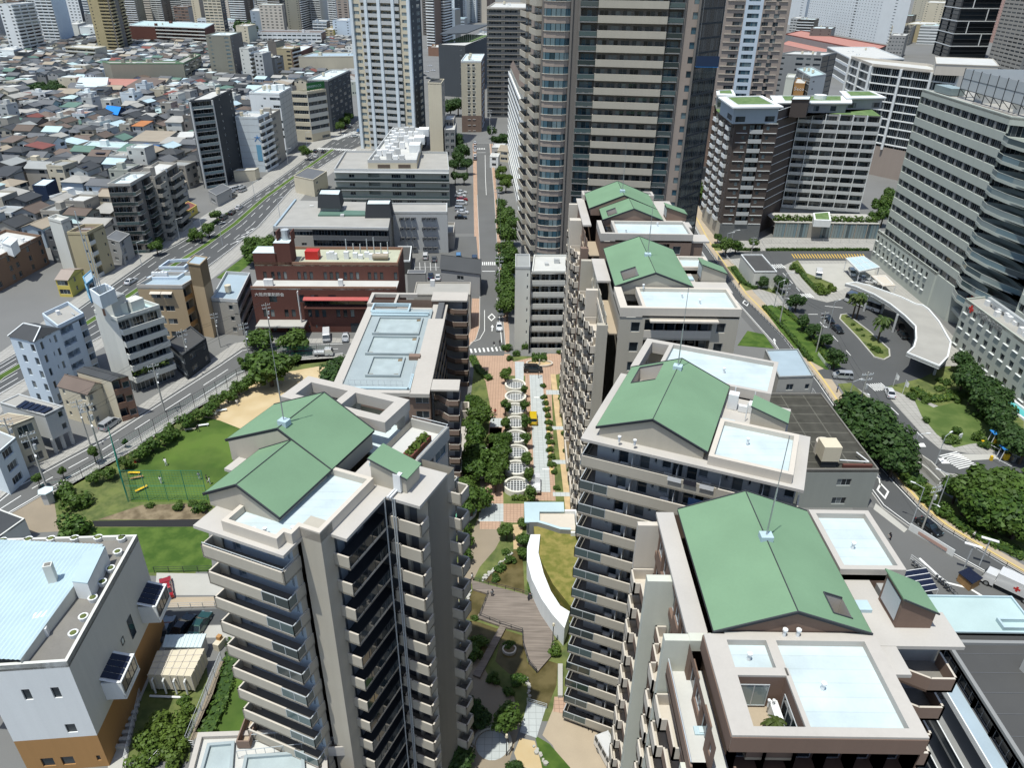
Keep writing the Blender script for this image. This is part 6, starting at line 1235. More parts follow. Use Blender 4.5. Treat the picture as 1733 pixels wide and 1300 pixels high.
# ================================================================ the city towards the horizon
def far_city():
 """towers read off the photograph (foot pixel, width, height) then a scatter of plainer blocks filling the plain"""
 rr=random.Random(5);out=[]
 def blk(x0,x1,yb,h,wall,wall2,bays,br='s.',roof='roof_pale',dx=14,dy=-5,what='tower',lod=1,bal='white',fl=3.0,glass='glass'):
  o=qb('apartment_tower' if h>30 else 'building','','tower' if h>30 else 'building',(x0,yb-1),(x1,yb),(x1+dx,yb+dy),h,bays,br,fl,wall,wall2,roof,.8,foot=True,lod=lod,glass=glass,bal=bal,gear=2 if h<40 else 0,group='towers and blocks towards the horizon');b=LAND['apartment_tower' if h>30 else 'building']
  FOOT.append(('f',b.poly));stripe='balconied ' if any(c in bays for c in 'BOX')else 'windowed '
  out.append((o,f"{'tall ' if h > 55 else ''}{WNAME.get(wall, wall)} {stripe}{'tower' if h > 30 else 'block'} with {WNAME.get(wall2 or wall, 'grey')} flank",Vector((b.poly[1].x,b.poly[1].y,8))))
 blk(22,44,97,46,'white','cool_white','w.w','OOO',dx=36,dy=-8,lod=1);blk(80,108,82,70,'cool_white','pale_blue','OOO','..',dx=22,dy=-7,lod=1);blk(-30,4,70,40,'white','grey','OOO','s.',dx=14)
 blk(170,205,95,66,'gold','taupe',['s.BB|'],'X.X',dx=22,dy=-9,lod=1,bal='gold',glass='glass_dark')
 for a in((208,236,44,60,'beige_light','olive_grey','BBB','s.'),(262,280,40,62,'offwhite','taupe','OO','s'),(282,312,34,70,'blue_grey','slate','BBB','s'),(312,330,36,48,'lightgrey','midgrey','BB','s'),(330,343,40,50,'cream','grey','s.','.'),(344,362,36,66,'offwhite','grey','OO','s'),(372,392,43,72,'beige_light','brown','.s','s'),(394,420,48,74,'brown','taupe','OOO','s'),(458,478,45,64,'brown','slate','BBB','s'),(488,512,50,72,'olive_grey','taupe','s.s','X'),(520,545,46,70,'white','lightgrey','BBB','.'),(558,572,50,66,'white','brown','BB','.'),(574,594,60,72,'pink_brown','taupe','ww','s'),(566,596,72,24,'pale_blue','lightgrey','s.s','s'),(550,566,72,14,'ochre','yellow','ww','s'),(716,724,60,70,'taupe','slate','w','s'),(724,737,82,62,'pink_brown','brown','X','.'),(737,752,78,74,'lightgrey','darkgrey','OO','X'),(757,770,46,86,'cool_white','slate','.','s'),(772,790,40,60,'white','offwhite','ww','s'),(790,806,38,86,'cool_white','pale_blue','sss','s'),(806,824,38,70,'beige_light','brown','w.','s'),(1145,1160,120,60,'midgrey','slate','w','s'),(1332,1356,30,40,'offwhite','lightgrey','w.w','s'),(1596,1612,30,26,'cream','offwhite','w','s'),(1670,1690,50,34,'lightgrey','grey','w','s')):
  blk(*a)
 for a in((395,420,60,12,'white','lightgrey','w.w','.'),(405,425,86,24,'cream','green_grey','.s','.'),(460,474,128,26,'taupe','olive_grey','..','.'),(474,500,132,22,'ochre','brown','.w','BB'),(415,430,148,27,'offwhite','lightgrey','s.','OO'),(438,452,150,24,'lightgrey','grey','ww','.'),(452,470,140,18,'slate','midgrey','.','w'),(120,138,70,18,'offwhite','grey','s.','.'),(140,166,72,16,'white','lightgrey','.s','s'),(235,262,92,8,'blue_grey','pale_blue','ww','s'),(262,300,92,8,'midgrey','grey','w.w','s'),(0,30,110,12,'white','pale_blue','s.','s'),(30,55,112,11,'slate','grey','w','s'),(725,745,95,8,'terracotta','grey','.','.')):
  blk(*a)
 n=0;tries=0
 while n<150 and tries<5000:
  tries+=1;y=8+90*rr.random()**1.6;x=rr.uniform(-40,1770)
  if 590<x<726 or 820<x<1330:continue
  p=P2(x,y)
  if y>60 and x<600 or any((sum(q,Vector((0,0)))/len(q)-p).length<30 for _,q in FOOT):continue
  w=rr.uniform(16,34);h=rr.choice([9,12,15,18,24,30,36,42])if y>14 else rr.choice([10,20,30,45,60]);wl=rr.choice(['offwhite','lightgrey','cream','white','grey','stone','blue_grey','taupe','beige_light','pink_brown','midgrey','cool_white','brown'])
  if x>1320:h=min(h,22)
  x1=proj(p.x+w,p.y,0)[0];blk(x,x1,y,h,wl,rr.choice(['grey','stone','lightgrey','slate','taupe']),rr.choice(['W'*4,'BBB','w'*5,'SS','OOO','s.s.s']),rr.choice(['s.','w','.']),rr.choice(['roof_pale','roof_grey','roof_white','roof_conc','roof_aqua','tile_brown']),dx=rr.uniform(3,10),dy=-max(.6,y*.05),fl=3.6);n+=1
 label_all(out)
# ================================================================ ground, roads, gardens (each sheet a few millimetres above the one below)
LAY={}
def sheet(name,m,px,lay,world=False,kind='structure',z=None):
 q=[Vector(p)for p in px]if world else[P2(*p)for p in px];b=MB();z=lay*.006 if z is None else z
 b.ng([(p.x,p.y,z)for p in q]);o=b.build(name,m);o['kind']=kind;return o
def flip(q):return q
def strip(pts,w,z,b,world=False,m=0):
 q=[Vector(p)for p in pts]if world else[P2(*p)for p in pts]
 for i in range(len(q)-1):
  d=(q[i+1]-q[i]).normalized();n=Vector((-d.y,d.x))*w/2;b.ng([(*(q[i]-n),z),(*(q[i+1]-n),z),(*(q[i+1]+n),z),(*(q[i]+n),z)],m)
def dashes(a,c,w,L,gap,z,b,world=False):
 a,c=(Vector(a),Vector(c))if world else(P2(*a),P2(*c));d=(c-a);n=d.length;d.normalize();s=0
 while s<n:strip([a+d*s,a+d*min(n,s+L)],w,z,b,True);s+=L+gap
def zebra(a,c,w,z,b,n=7,f=.5):
 a,c=P2(*a),P2(*c);d=c-a;t=d.normalized();nn=Vector((-t.y,t.x))
 for i in range(n):p=a+d*(i/n);q=a+d*((i+f)/n);b.ng([(*(p-nn*w/2),z),(*(q-nn*w/2),z),(*(q+nn*w/2),z),(*(p+nn*w/2),z)])
def kerb(pts,h=.13,w=.18,m='kerb',name='kerb',closed=False,world=False):
 b=MB();b.wall([Vector(p)for p in pts]if world else[P2(*p)for p in pts],0,h,w,closed=closed);o=b.build(name,m);o['kind']='structure';return o
def diamond(x,y,s,ang,b,z):
 p=P2(x,y);c,n=math.cos(ang),math.sin(ang);R2=lambda u,v:p+Vector((c*u-n*v,n*u+c*v))
 o=[R2(0,s),R2(s*.42,0),R2(0,-s),R2(-s*.42,0)];i=[p+(q-p)*.68 for q in o]
 for k in range(4):j=(k+1)%4;b.ng([(*o[k],z),(*o[j],z),(*i[j],z),(*i[k],z)])
def arrow(x,y,L,ang,b,z):
 p=P2(x,y);c,n=math.cos(ang),math.sin(ang);R2=lambda u,v:(*(p+Vector((c*u-n*v,n*u+c*v))),z)
 b.ng([R2(-.12,-L/2),R2(.12,-L/2),R2(.12,L*.1),R2(-.12,L*.1)]);b.ng([R2(-.4,L*.1),R2(.4,L*.1),R2(0,L/2)])
def ground():
 b=MB();b.ng([(-6000,-300,0),(6000,-300,0),(6000,9000,0),(-6000,9000,0)]);structure('ground',b,'city_ground')
 W=True
 NW=[(-40,643),(0,615),(30,597),(150,510),(260,432),(300,412),(360,374),(400,350),(460,310),(544,249),(577,227),(602,208),(640,176),(668,150)]
 SE=[(-40,712),(0,668),(44,642),(200,555),(330,470),(392,423),(440,383),(495,320),(540,285),(585,257),(612,246),(640,220),(668,196),(690,165)]
 sheet('avenue_pavement','pavement',[(p[0]-26,p[1]-3)for p in NW[:12]]+[(p[0]+26,p[1]+4)for p in SE[:11]][::-1],1)
 sheet('avenue_road','asphalt',NW+SE[::-1],2);kerb(NW);kerb(SE[::-1])
 mid=[((a[0]*.47+c[0]*.53),(a[1]*.47+c[1]*.53))for a,c in zip(NW,SE)]
 m=MB();lanes=(.17,.33,.64,.82)
 for f in lanes:
  pts=[P2(*a).lerp(P2(*c),f)for a,c in zip(NW,SE)]
  for i in range(len(pts)-3):dashes(pts[i],pts[i+1],.16,5,5,.02,m,W)
 for f in(.04,.965):strip([P2(*a).lerp(P2(*c),f)for a,c in zip(NW,SE)][:10],.16,.02,m,W)
 md=[P2(*a).lerp(P2(*c),.49)for a,c in zip(NW,SE)][:10];g=MB()
 for i in range(len(md)-1):strip([md[i],md[i+1]],1.8,.14,g,W)
 o=g.build('median_grass','lawn');o['kind']='stuff';e=MB();n1=[p+Vector((-.9,0))for p in md];n2=[p+Vector((.9,0))for p in md];e.wall(n1,0,.18,.2);e.wall(n2,0,.18,-.2);structure('median_kerb',e,'kerb')
 for x,y in((408,402),(424,389),(416,395),(398,410)):arrow(x,y,5,-.35,m,.021)
 zebra((566,236),(604,222),4,.021,m,16);zebra((538,251),(603,254),4,.021,m,20);zebra((578,226),(612,228),3.5,.021,m,12)
 Nn=[(-60,882),(0,845),(22,825),(112,776),(173,744),(300,662),(372,616),(411,589),(440,584),(487,582),(580,580),(797,588)];S=[(-60,930),(0,880),(86,830),(120,810),(173,781),(300,701),(360,662),(399,637),(443,621),(487,610),(580,600),(797,601)]
 sheet('street_pavement','pavement',[(p[0]-14,p[1]-8)for p in Nn]+[(p[0]+12,p[1]+8)for p in S][::-1],1);sheet('street_road','asphalt_old',Nn+S[::-1],3);kerb(Nn[:10]);kerb(S[:11][::-1])
 for f,da in((.1,0),(.9,0)):strip([P2(*a).lerp(P2(*c),f)for a,c in zip(Nn,S)][:11],.18,.024,m,W)
 pts=[P2(*a).lerp(P2(*c),.5)for a,c in zip(Nn,S)]
 for i in range(10):dashes(pts[i],pts[i+1],.18,4,4,.024,m,W)
 q=[(806,243),(828,243),(836,330),(841,420),(845,480),(851,545),(855,588),(853,602),(790,602),(793,588),(806,574),(812,555),(813,480),(812,420),(808,330)]
 sheet('central_pavement','paving_pink',[(800,243),(834,243),(848,420),(862,560),(862,596),(780,596),(796,560),(803,420)],1);sheet('central_road','asphalt_old',q,4);kerb(q[:7]);kerb(q[9:])
 strip([(821,262),(821.5,300),(823,330)],.18,.03,m);strip([(841,505),(846,545),(849,580)],.18,.03,m);strip([(820,525),(820,560),(812,574),(795,581)],.15,.03,m);zebra((808,251.5),(822,251.5),3,.03,m,5);strip([(807,258),(822,258)],.4,.03,m);zebra((816,446),(840,446),3,.03,m,7);zebra((796,594),(853,590),2.2,.03,m,8,.4);diamond(832,537,2.6,0,m,.03);arrow(833,555,4,0,m,.03);strip([(816,459),(838,459)],.4,.03,m)
 sheet('car_park','asphalt_old',[(690,455),(760,400),(806,400),(812,470),(812,505),(690,505)],2);dashes((700,452),(800,452),.12,4,0.01,.022,m)
 for i in range(12):strip([(702+9*i,458),(701+9*i,444)],.12,.022,m)
 sheet('upper_car_park','asphalt_old',[(752,310),(800,310),(802,395),(745,395)],2)
 RL=[(1128,320),(1150,360),(1176,410),(1209,460),(1241,505),(1312,586),(1370,677),(1430,768),(1462,815),(1494,860),(1543,895),(1614,941),(1674,974),(1733,1011),(1790,1045)];RR=[(1140,315),(1163,358),(1192,412),(1224,457),(1254,499),(1326,570),(1385,645),(1436,720),(1464,758),(1512,812),(1557,860),(1594,891),(1673,939),(1733,974),(1790,1004)]
 sheet('right_pavement','paving_tan',[(p[0]+2,p[1])for p in RR]+[(p[0]+22,p[1]-4)for p in RR][::-1],2);sheet('right_verge','asphalt_old',[(p[0]-10,p[1]+4)for p in RL]+RR[::-1],1);sheet('right_road','asphalt',RL+RR[::-1],3);kerb(RR);kerb(RL[::-1])
 tb=MB();strip([(p[0]+9,p[1]-2)for p in RR],.5,.02,tb);structure('tactile_paving',tb,'tactile')
 strip([P2(*a).lerp(P2(*c),.1)for a,c in zip(RL,RR)],.16,.024,m,W);strip([P2(*a).lerp(P2(*c),.93)for a,c in zip(RL,RR)],.16,.024,m,W)
 zebra((1384,688),(1403,686),3.4,.026,m,4);diamond(1494,831,2.6,-.25,m,.026);arrow(1488,812,4,-.3,m,.026);diamond(1262,513,2.3,-.1,m,.026);arrow(1311,578,4,-.2,m,.026);strip([(1372,669),(1392,668)],.35,.026,m)
 sheet('hospital_ground','pavement',[(1150,340),(1210,405),(1490,395),(1480,440),(1570,520),(1640,600),(1733,680),(1790,700),(1790,900),(1733,880),(1560,780),(1440,650),(1330,560),(1240,470)],1)
 sheet('hospital_road','asphalt',[(1215,428),(1300,424),(1480,424),(1480,441),(1345,441),(1325,450),(1348,485),(1372,505),(1400,512),(1430,505),(1445,480),(1500,500),(1552,548),(1560,580),(1600,622),(1585,640),(1520,650),(1497,665),(1560,735),(1590,760),(1640,768),(1790,775),(1790,806),(1640,806),(1600,800),(1540,770),(1500,712),(1470,668),(1430,645),(1390,640),(1380,628),(1410,620),(1390,585),(1340,530),(1300,480),(1283,455),(1262,436),(1215,440)],3)
 sheet('hospital_car_park','concrete',[(1338,447),(1480,445),(1480,470),(1470,490),(1435,486),(1410,497),(1385,492),(1362,470)],2)
 for a,c in(((1262,436),(1262,436)),):pass
 dashes((1325,462),(1360,500),.18,3,3,.03,m);dashes((1388,545),(1440,602),.18,3.5,5,.03,m);strip([(1396,518),(1426,521)],.25,.03,m);strip([(1368,532),(1384,532)],.25,.03,m);zebra((1306,451),(1328,450),3.4,.03,m,6);zebra((1354,501),(1376,500),3,.03,m,6);zebra((1474,656),(1500,654),3.2,.03,m,7);zebra((1604,768),(1640,792),4.5,.03,m,9);dashes((1508,690),(1566,745),.18,3,6,.03,m)
 for x,y,s in((1560,754,.9),(1598,781,1.3)):
  q=[(x-8*s,y-4*s),(x+4*s,y-4*s),(x+8*s,y+3*s),(x-3*s,y+3*s)];sheet('marking_patch','paint',q,5)
 mo=MB()
 for i in range(26):strip([(1345+i*4.8,437),(1340+i*4.8,430)],.35,.03,mo)
 structure('orange_hatching',mo,'paint_yellow')
 sheet('hospital_lawn','garden_lawn',[(1545,672),(1580,690),(1600,683),(1640,675),(1660,680),(1685,715),(1700,745),(1640,752),(1615,758),(1585,735),(1560,705)],4,kind='structure')
 isl=[(1424,534),(1432,533),(1470,562),(1503,592),(1504,604),(1495,609),(1480,605),(1452,572),(1422,541)];sheet('island_bed','rough_grass',isl,9,z=.17);kerb(isl,.3,.35,'concrete','island_kerb',True)
 for i,q in enumerate(([(1290,520),(1305,516),(1340,528),(1385,570),(1424,622),(1398,626),(1355,602),(1320,560)],[(1230,452),(1245,449),(1262,470),(1285,488),(1262,492)],[(1280,487),(1302,480),(1330,498),(1322,501)],[(1340,444),(1350,440),(1365,462),(1410,480),(1406,497),(1380,496),(1356,470)],[(1248,585),(1265,560),(1293,566),(1310,590)],[(1205,412),(1222,412),(1222,424),(1210,424)],[(1418,650),(1440,648),(1500,700),(1545,770),(1548,800),(1500,762),(1450,700)],[(1500,655),(1560,640),(1600,620),(1640,620),(1733,700),(1733,760),(1690,760),(1700,735),(1680,690),(1650,672),(1590,688),(1560,676),(1530,668)],[(1500,770),(1545,800),(1620,850),(1733,900),(1790,930),(1790,975),(1733,950),(1640,900),(1560,850)])):
  sheet('planted_bed','lawn_bright' if i in(0,4)else 'rough_grass',q,5)
 sheet('parking_tiles','concrete',[(1600,768),(1700,770),(1733,764),(1733,774),(1640,780)],4)
 sheet('yard','asphalt_old',[(1440,850),(1494,864),(1543,899),(1614,945),(1674,978),(1733,1015),(1733,1060),(1560,1030),(1470,950)],2);strip([(1556,945),(1600,986),(1640,996),(1733,1052)],.4,.02,m)
 sheet('yard_ramp','concrete',[(1482,852),(1494,862),(1536,896),(1530,902),(1478,862)],4)
 m_=m.build('road_markings','paint');m_['kind']='structure'
 sheet('rough_ground','rough_grass',[(88,838),(230,760),(330,692),(425,640),(470,612),(590,604),(600,680),(400,900),(345,900),(330,975),(180,975),(90,890)],1)
 sheet('sports_lawn','lawn',[(215,792),(300,735),(345,706),(372,712),(430,735),(410,800),(370,850),(222,850)],3);sheet('sports_sand','sand',[(345,706),(410,655),(460,634),(540,620),(592,618),(595,640),(540,690),(430,740),(372,714)],2)
 sheet('soil_bank','soil',[(165,880),(240,855),(350,852),(352,880)],2);sheet('black_track','black_rubber',[(156,882),(350,879),(352,892),(160,892)],3);sheet('meadow','lawn_bright',[(150,894),(352,892),(360,968),(240,970),(180,960)],2)
 sheet('slope_garden','lawn',[(330,1240),(360,1175),(385,1100),(420,1090),(430,1200),(400,1245)],3);sheet('hedge_garden','rough_grass',[(214,1290),(236,1190),(262,1130),(350,1130),(352,1150),(330,1220),(320,1290)],2)
 sheet('alley','concrete',[(235,1070),(300,1060),(262,1130),(236,1190),(214,1290),(205,1330),(180,1330),(185,1270)],2);sheet('lane','path_brown',[(345,1240),(388,1120),(372,1120),(318,1260)],3)
 sheet('parking_strip','concrete',[(265,970),(372,972),(380,1008),(262,1008)],2);sheet('service_road','asphalt',[(262,1034),(400,1030),(400,1056),(262,1060)],3);sheet('brick_path','paving_tan',[(262,1012),(400,1010),(400,1028),(262,1030)],3);sheet('parking_apron','concrete',[(330,1060),(400,1058),(400,1080),(345,1080)],2)
 sheet('driveway','path_brown',[(0,862),(60,830),(90,838),(100,900),(0,905)],2)
 X0=.2;sheet('garden_soil','rough_grass',[(-9,160),(12,160),(12.3,60),(-9,60)],1,W)
 sheet('promenade_paving','paving_pink',[(-8.5,161),(-.6,161),(.2,157),(9,161.5),(12.2,161.5),(12.2,152),(9,150),(8.0,104),(3.3,104),(3.0,150),(-1.0,150),(-1.2,119),(-4.6,119),(-4.6,136),(-6,147),(-9,157)],2,W)
 sheet('pale_walk','paving_grey',[(4.0,150.5),(7.0,150.5),(7.2,106.5),(4.4,106.5)],3,W);sheet('pale_crossing','paving_grey',[(.6,157),(2.8,157),(2.6,145),(.8,145)],3,W);sheet('walk_edge','tactile',[(7.2,141),(7.7,141),(8.0,112),(7.4,112)],3,W)
 ms=MB();ms.bx(5.6,140.2,.02,1.4,.4,.008);ms.bx(6.6,113.5,.02,1.4,.3,.008);structure('walk_marking',ms,'paint')
 sheet('pale_square','paving_grey',[(812,853),(852,853),(852,883),(810,883)],3);sheet('pale_square','paving_grey',[(830,708),(850,708),(850,723),(829,723)],3);sheet('pink_square','paving_pink',[(822,815),(851,815),(852,853),(818,853)],3);sheet('pink_square','paving_pink',[(852,853),(887,853),(886,885),(868,885),(852,884)],3);sheet('pink_square','paving_pink',[(812,883),(846,883),(846,896),(812,896)],4)
 sheet('garden_path','path_brown',[(829,724),(850,724),(845,760),(830,790),(812,815),(818,853),(812,896),(812,870),(800,900),(790,940),(760,970),(755,1010),(775,1015),(796,992),(812,960),(830,930),(846,915),(848,885),(822,815),(826,790)],2)
 sheet('garden_path','path_brown',[(812,884),(848,884),(846,915),(838,930),(812,960),(797,990),(778,1015),(752,1015),(752,965),(790,945),(802,915),(812,898)],3)
 sheet('lower_path','path_brown',[(750,1010),(775,1010),(790,1080),(830,1150),(870,1180),(880,1230),(850,1330),(740,1330),(750,1150)],2)
 for y0,y1 in((151,143.5),(141.5,128.5),(127.2,116.5),(115.2,106.5),(105.3,101)):sheet('dry_channel','rust_tan',[(8.9+.014*(151-y0),y0),(10.1+.014*(151-y0),y0),(10.1+.016*(151-y1),y1),(8.9+.014*(151-y1),y1)],4,W)
 for y0,y1 in((143.5,141.5),(128.5,127.2),(116.5,115.2),(106.5,105.3)):sheet('channel_crossing','paving_grey',[(7.6,y0),(12.2,y0),(12.2,y1),(7.6,y1)],5,W)
 sheet('sand_channel','rust_tan',[(868,888),(884,888),(884,930),(869,930)],4)
 sheet('pond','pond',[(869,932),(884,932),(888,1005),(872,1000),(822,985),(818,980),(850,955),(866,940)],3);sheet('pond','pond',[(800,1000),(832,1008),(812,1050),(790,1048),(786,1030)],3);sheet('pond','pond',[(852,1066),(884,1076),(892,1120),(908,1140),(925,1118),(944,1124),(942,1160),(926,1200),(898,1190),(895,1160),(884,1150),(860,1140),(838,1120)],3);sheet('pond','pond',[(790,1050),(812,1054),(846,1066),(820,1110),(796,1100)],3)
 dk=[(798,985),(885,1008),(912,1018),(920,1035),(935,1070),(940,1095),(936,1110),(910,1140),(895,1125),(885,1092),(884,1072),(846,1062),(806,1048),(812,1040),(826,1008),(800,1000)];b=MB();b.prism([P2(*p)for p in dk],0,.35);structure('deck',b,'deck_wood');b=MB();b.prism([P2(*p)for p in((846,1062),(856,1066),(812,1150),(800,1145))],0,.34);structure('deck',b,'deck_wood')
 b=MB();b.prism([P2(*p)for p in((902,910),(972,910),(985,1000),(985,1060),(962,1050),(935,1015),(915,975),(905,940))],0,3.0);structure('roof_meadow',b,'roof_grass')
 q=[P2(*p,3)for p in((898,909),(892,930),(892,955),(900,985),(916,1018),(934,1044),(955,1068),(964,1040),(948,1030),(932,1005),(920,975),(911,940),(914,909))];b=MB();b.prism(q,0,3.5);structure('curved_kerb',b,'white')
 sheet('gravel_path','sand',[(880,1250),(905,1255),(918,1300),(925,1330),(890,1330),(870,1275)],3);sheet('grass_bed','lawn_bright',[(905,1245),(930,1260),(965,1300),(970,1330),(925,1330),(915,1290)],3);sheet('wide_paving','paving_tan',[(942,1180),(968,1180),(1100,1270),(1100,1340),(970,1330),(935,1262),(918,1245),(936,1200)],2);sheet('pale_ramp','paving_grey',[(893,1188),(924,1198),(908,1250),(880,1240)],4);sheet('canal_edge','paving_pink',[(938,1180),(968,1182),(960,1210),(936,1205)],4);sheet('round_plaza','paving_grey',[P2(833,1262)+Vector((math.cos(a*.35)*2.0,math.sin(a*.35)*2.0))for a in range(18)],5,W)
 wr=MB();c=P2(833,1262);pts=[c+Vector((math.cos(-.6+a*.2)*2.1,math.sin(-.6+a*.2)*2.1))for a in range(20)];wr.wall(pts,0,.5,-.3);structure('plaza_kerb',wr,'concrete')
 cw=MB();cw.prism([P2(*p)for p in((944,1128),(952,1128),(952,1182),(944,1182))],0,.5);structure('channel_wall',cw,'concrete')
 q=[P2(771,866)+Vector((math.cos(a*.35)*3.4,math.sin(a*.35)*3.2))for a in range(18)];sheet('play_surface','play_green',q,4,W);wr=MB();wr.wall([P2(771,866)+Vector((math.cos(-1.2+a*.16)*3.45,math.sin(-1.2+a*.16)*3.25))for a in range(20)],0,.5,-.25);structure('play_kerb',wr,'white')
 q=[P2(757,930)+Vector((math.cos(a*.35)*2.1,math.sin(a*.35)*2.4))for a in range(18)];sheet('play_surface','play_green',q,4,W)
 q=[(1700,678),(1712,680),(1790,740),(1790,755),(1706,690)];sheet('pool_water','pool',q,7);kerb(q,.5,.5,'white','pool_rim',True)
# ================================================================ trees, shrubs, hedges
CROWN={}
def crown_mesh(kind,seed):
 k=(kind,seed)
 if k in CROWN:return CROWN[k]
 rr=random.Random(seed*13+hash(kind)%7 if False else seed*13+len(kind));b=MB();lob=[]
 nl={'round':15,'tall':14,'bush':9}[kind];sz={'round':(1,1,.78),'tall':(.78,.78,1.25),'bush':(1,1,.62)}[kind]
 for i in range(nl):
  d=Vector((rr.gauss(0,1),rr.gauss(0,1),rr.gauss(.25,.8))).normalized()*rr.uniform(.30,.66);lob.append((Vector((d.x*sz[0],d.y*sz[1],d.z*sz[2])),rr.uniform(.27,.46)))
 nq={'round':120,'tall':120,'bush':100}[kind]
 for c,r in lob:
  clump(b,[c],r,nq,.08,0,rr)
 CROWN[k]=b.mesh('crown',['leaf']);CROWN[k]['zmin']=min(v[2]for v in b.v);return CROWN[k]
CM={}
def crown_variant(kind,seed,m):
 k=(kind,seed,m)
 if k not in CM:
  me=crown_mesh(kind,seed);me2=me.copy()if m!='leaf' else me
  me2.materials.clear();me2.materials.append(MATS[m]);CM[k]=me2
 return CM[k]
TRUNK={}
def trunk_mesh(seed):
 if seed in TRUNK:return TRUNK[seed]
 rr=random.Random(seed);b=MB();b.tube((0,0,0),(.02,.01,.55),.045,7,0,.032)
 for i in range(5):
  a=i*1.257+rr.uniform(-.3,.3);b.tube((.02,.01,rr.uniform(.38,.54)),(math.cos(a)*.26,math.sin(a)*.26,rr.uniform(.72,.9)),.022,5,0,.008)
 TRUNK[seed]=b.mesh('trunk',['bark']);return TRUNK[seed]
TREES=[]
def tree(p,r,h,m='leaf',kind='round',base='tree',what='tree',label=None,group=None):
 """tapered trunk with limbs and a crown of many leaf clumps; r crown radius, h total height"""
 t=thing(what,'','tree' if what=='tree' else 'shrub',(p[0],p[1],p[2]if len(p)>2 else 0),group);s=R.randint(0,4)
 if what=='tree':put('trunk',trunk_mesh(s%3),t,Matrix.Diagonal((r*1.7,r*1.7,h*.86,1)))
 me=crown_variant(kind,s,m);vz=r*(.95 if kind=='round' else 1.0 if kind=='tall' else.9)
 zc=h-vz*.8 if what=='tree' else vz*.42
 put('crown' if what=='tree' else 'foliage',me,t,Matrix.Translation((0,0,zc))@Matrix.Rotation(R.uniform(0,6.28),4,'Z')@Matrix.Diagonal((r*R.uniform(.92,1.1),r*R.uniform(.92,1.1),vz,1)))
 if label:t['label']=label
 else:TREES.append((t,base,Vector((p[0],p[1],h))))
 return t
def hedge(pts,w,h,label,m='leaf',world=False,den=26,s=.2,top='leaf_light'):
 q=[Vector(p)for p in pts]if world else[P2(*p)for p in pts];rr=random.Random(int(abs(q[0].x*7+q[0].y*3)))
 L=sum((q[i+1]-q[i]).length for i in range(len(q)-1));b=MB();mid=q[len(q)//2]
 t=thing('hedge',label,'hedge',(mid.x,mid.y,0));core=MB()
 for i in range(len(q)-1):
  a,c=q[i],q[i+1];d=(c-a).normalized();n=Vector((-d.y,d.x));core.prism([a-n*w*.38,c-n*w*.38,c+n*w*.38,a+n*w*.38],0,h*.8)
  nn=int((c-a).length*den*(w+h*2)/2.2)
  for _ in range(min(nn,5000)):
   u=rr.random();f=rr.random();side=rr.random()
   if side<.45:off,z,nr=rr.uniform(-.5,.5)*w,h*rr.uniform(.82,1.08),Vector((0,0,1))
   else:sg=rr.choice((-1,1));off,z,nr=sg*w*rr.uniform(.36,.54),h*rr.random(),Vector((n.x*sg,n.y*sg,.3))
   p=a.lerp(c,u)+n*off;nr=(nr+Vector((rr.uniform(-.7,.7),rr.uniform(-.7,.7),rr.uniform(-.3,.7)))).normalized();e=nr.orthogonal().normalized();e.rotate(Matrix.Rotation(rr.uniform(0,6.28),3,nr));g=nr.cross(e);k=s*rr.uniform(.6,1.4);P_=Vector((p.x,p.y,z))
   b.ng([P_-e*k-g*k*.6,P_+e*k-g*k*.6,P_+e*k*.8+g*k*.6,P_-e*k*.8+g*k*.6])
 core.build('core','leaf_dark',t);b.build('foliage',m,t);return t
def T_(lst,m,kind,base,r0=1.22,what='tree',hf=1.9,group=None):
 for a in lst:
  x,y,r=a[:3];h=max(1.2,r*r0*hf*R.uniform(.92,1.1));p=P2(x,y,h*.55);tree((p.x,p.y),r*r0,h,m,kind,base,what,group=group)
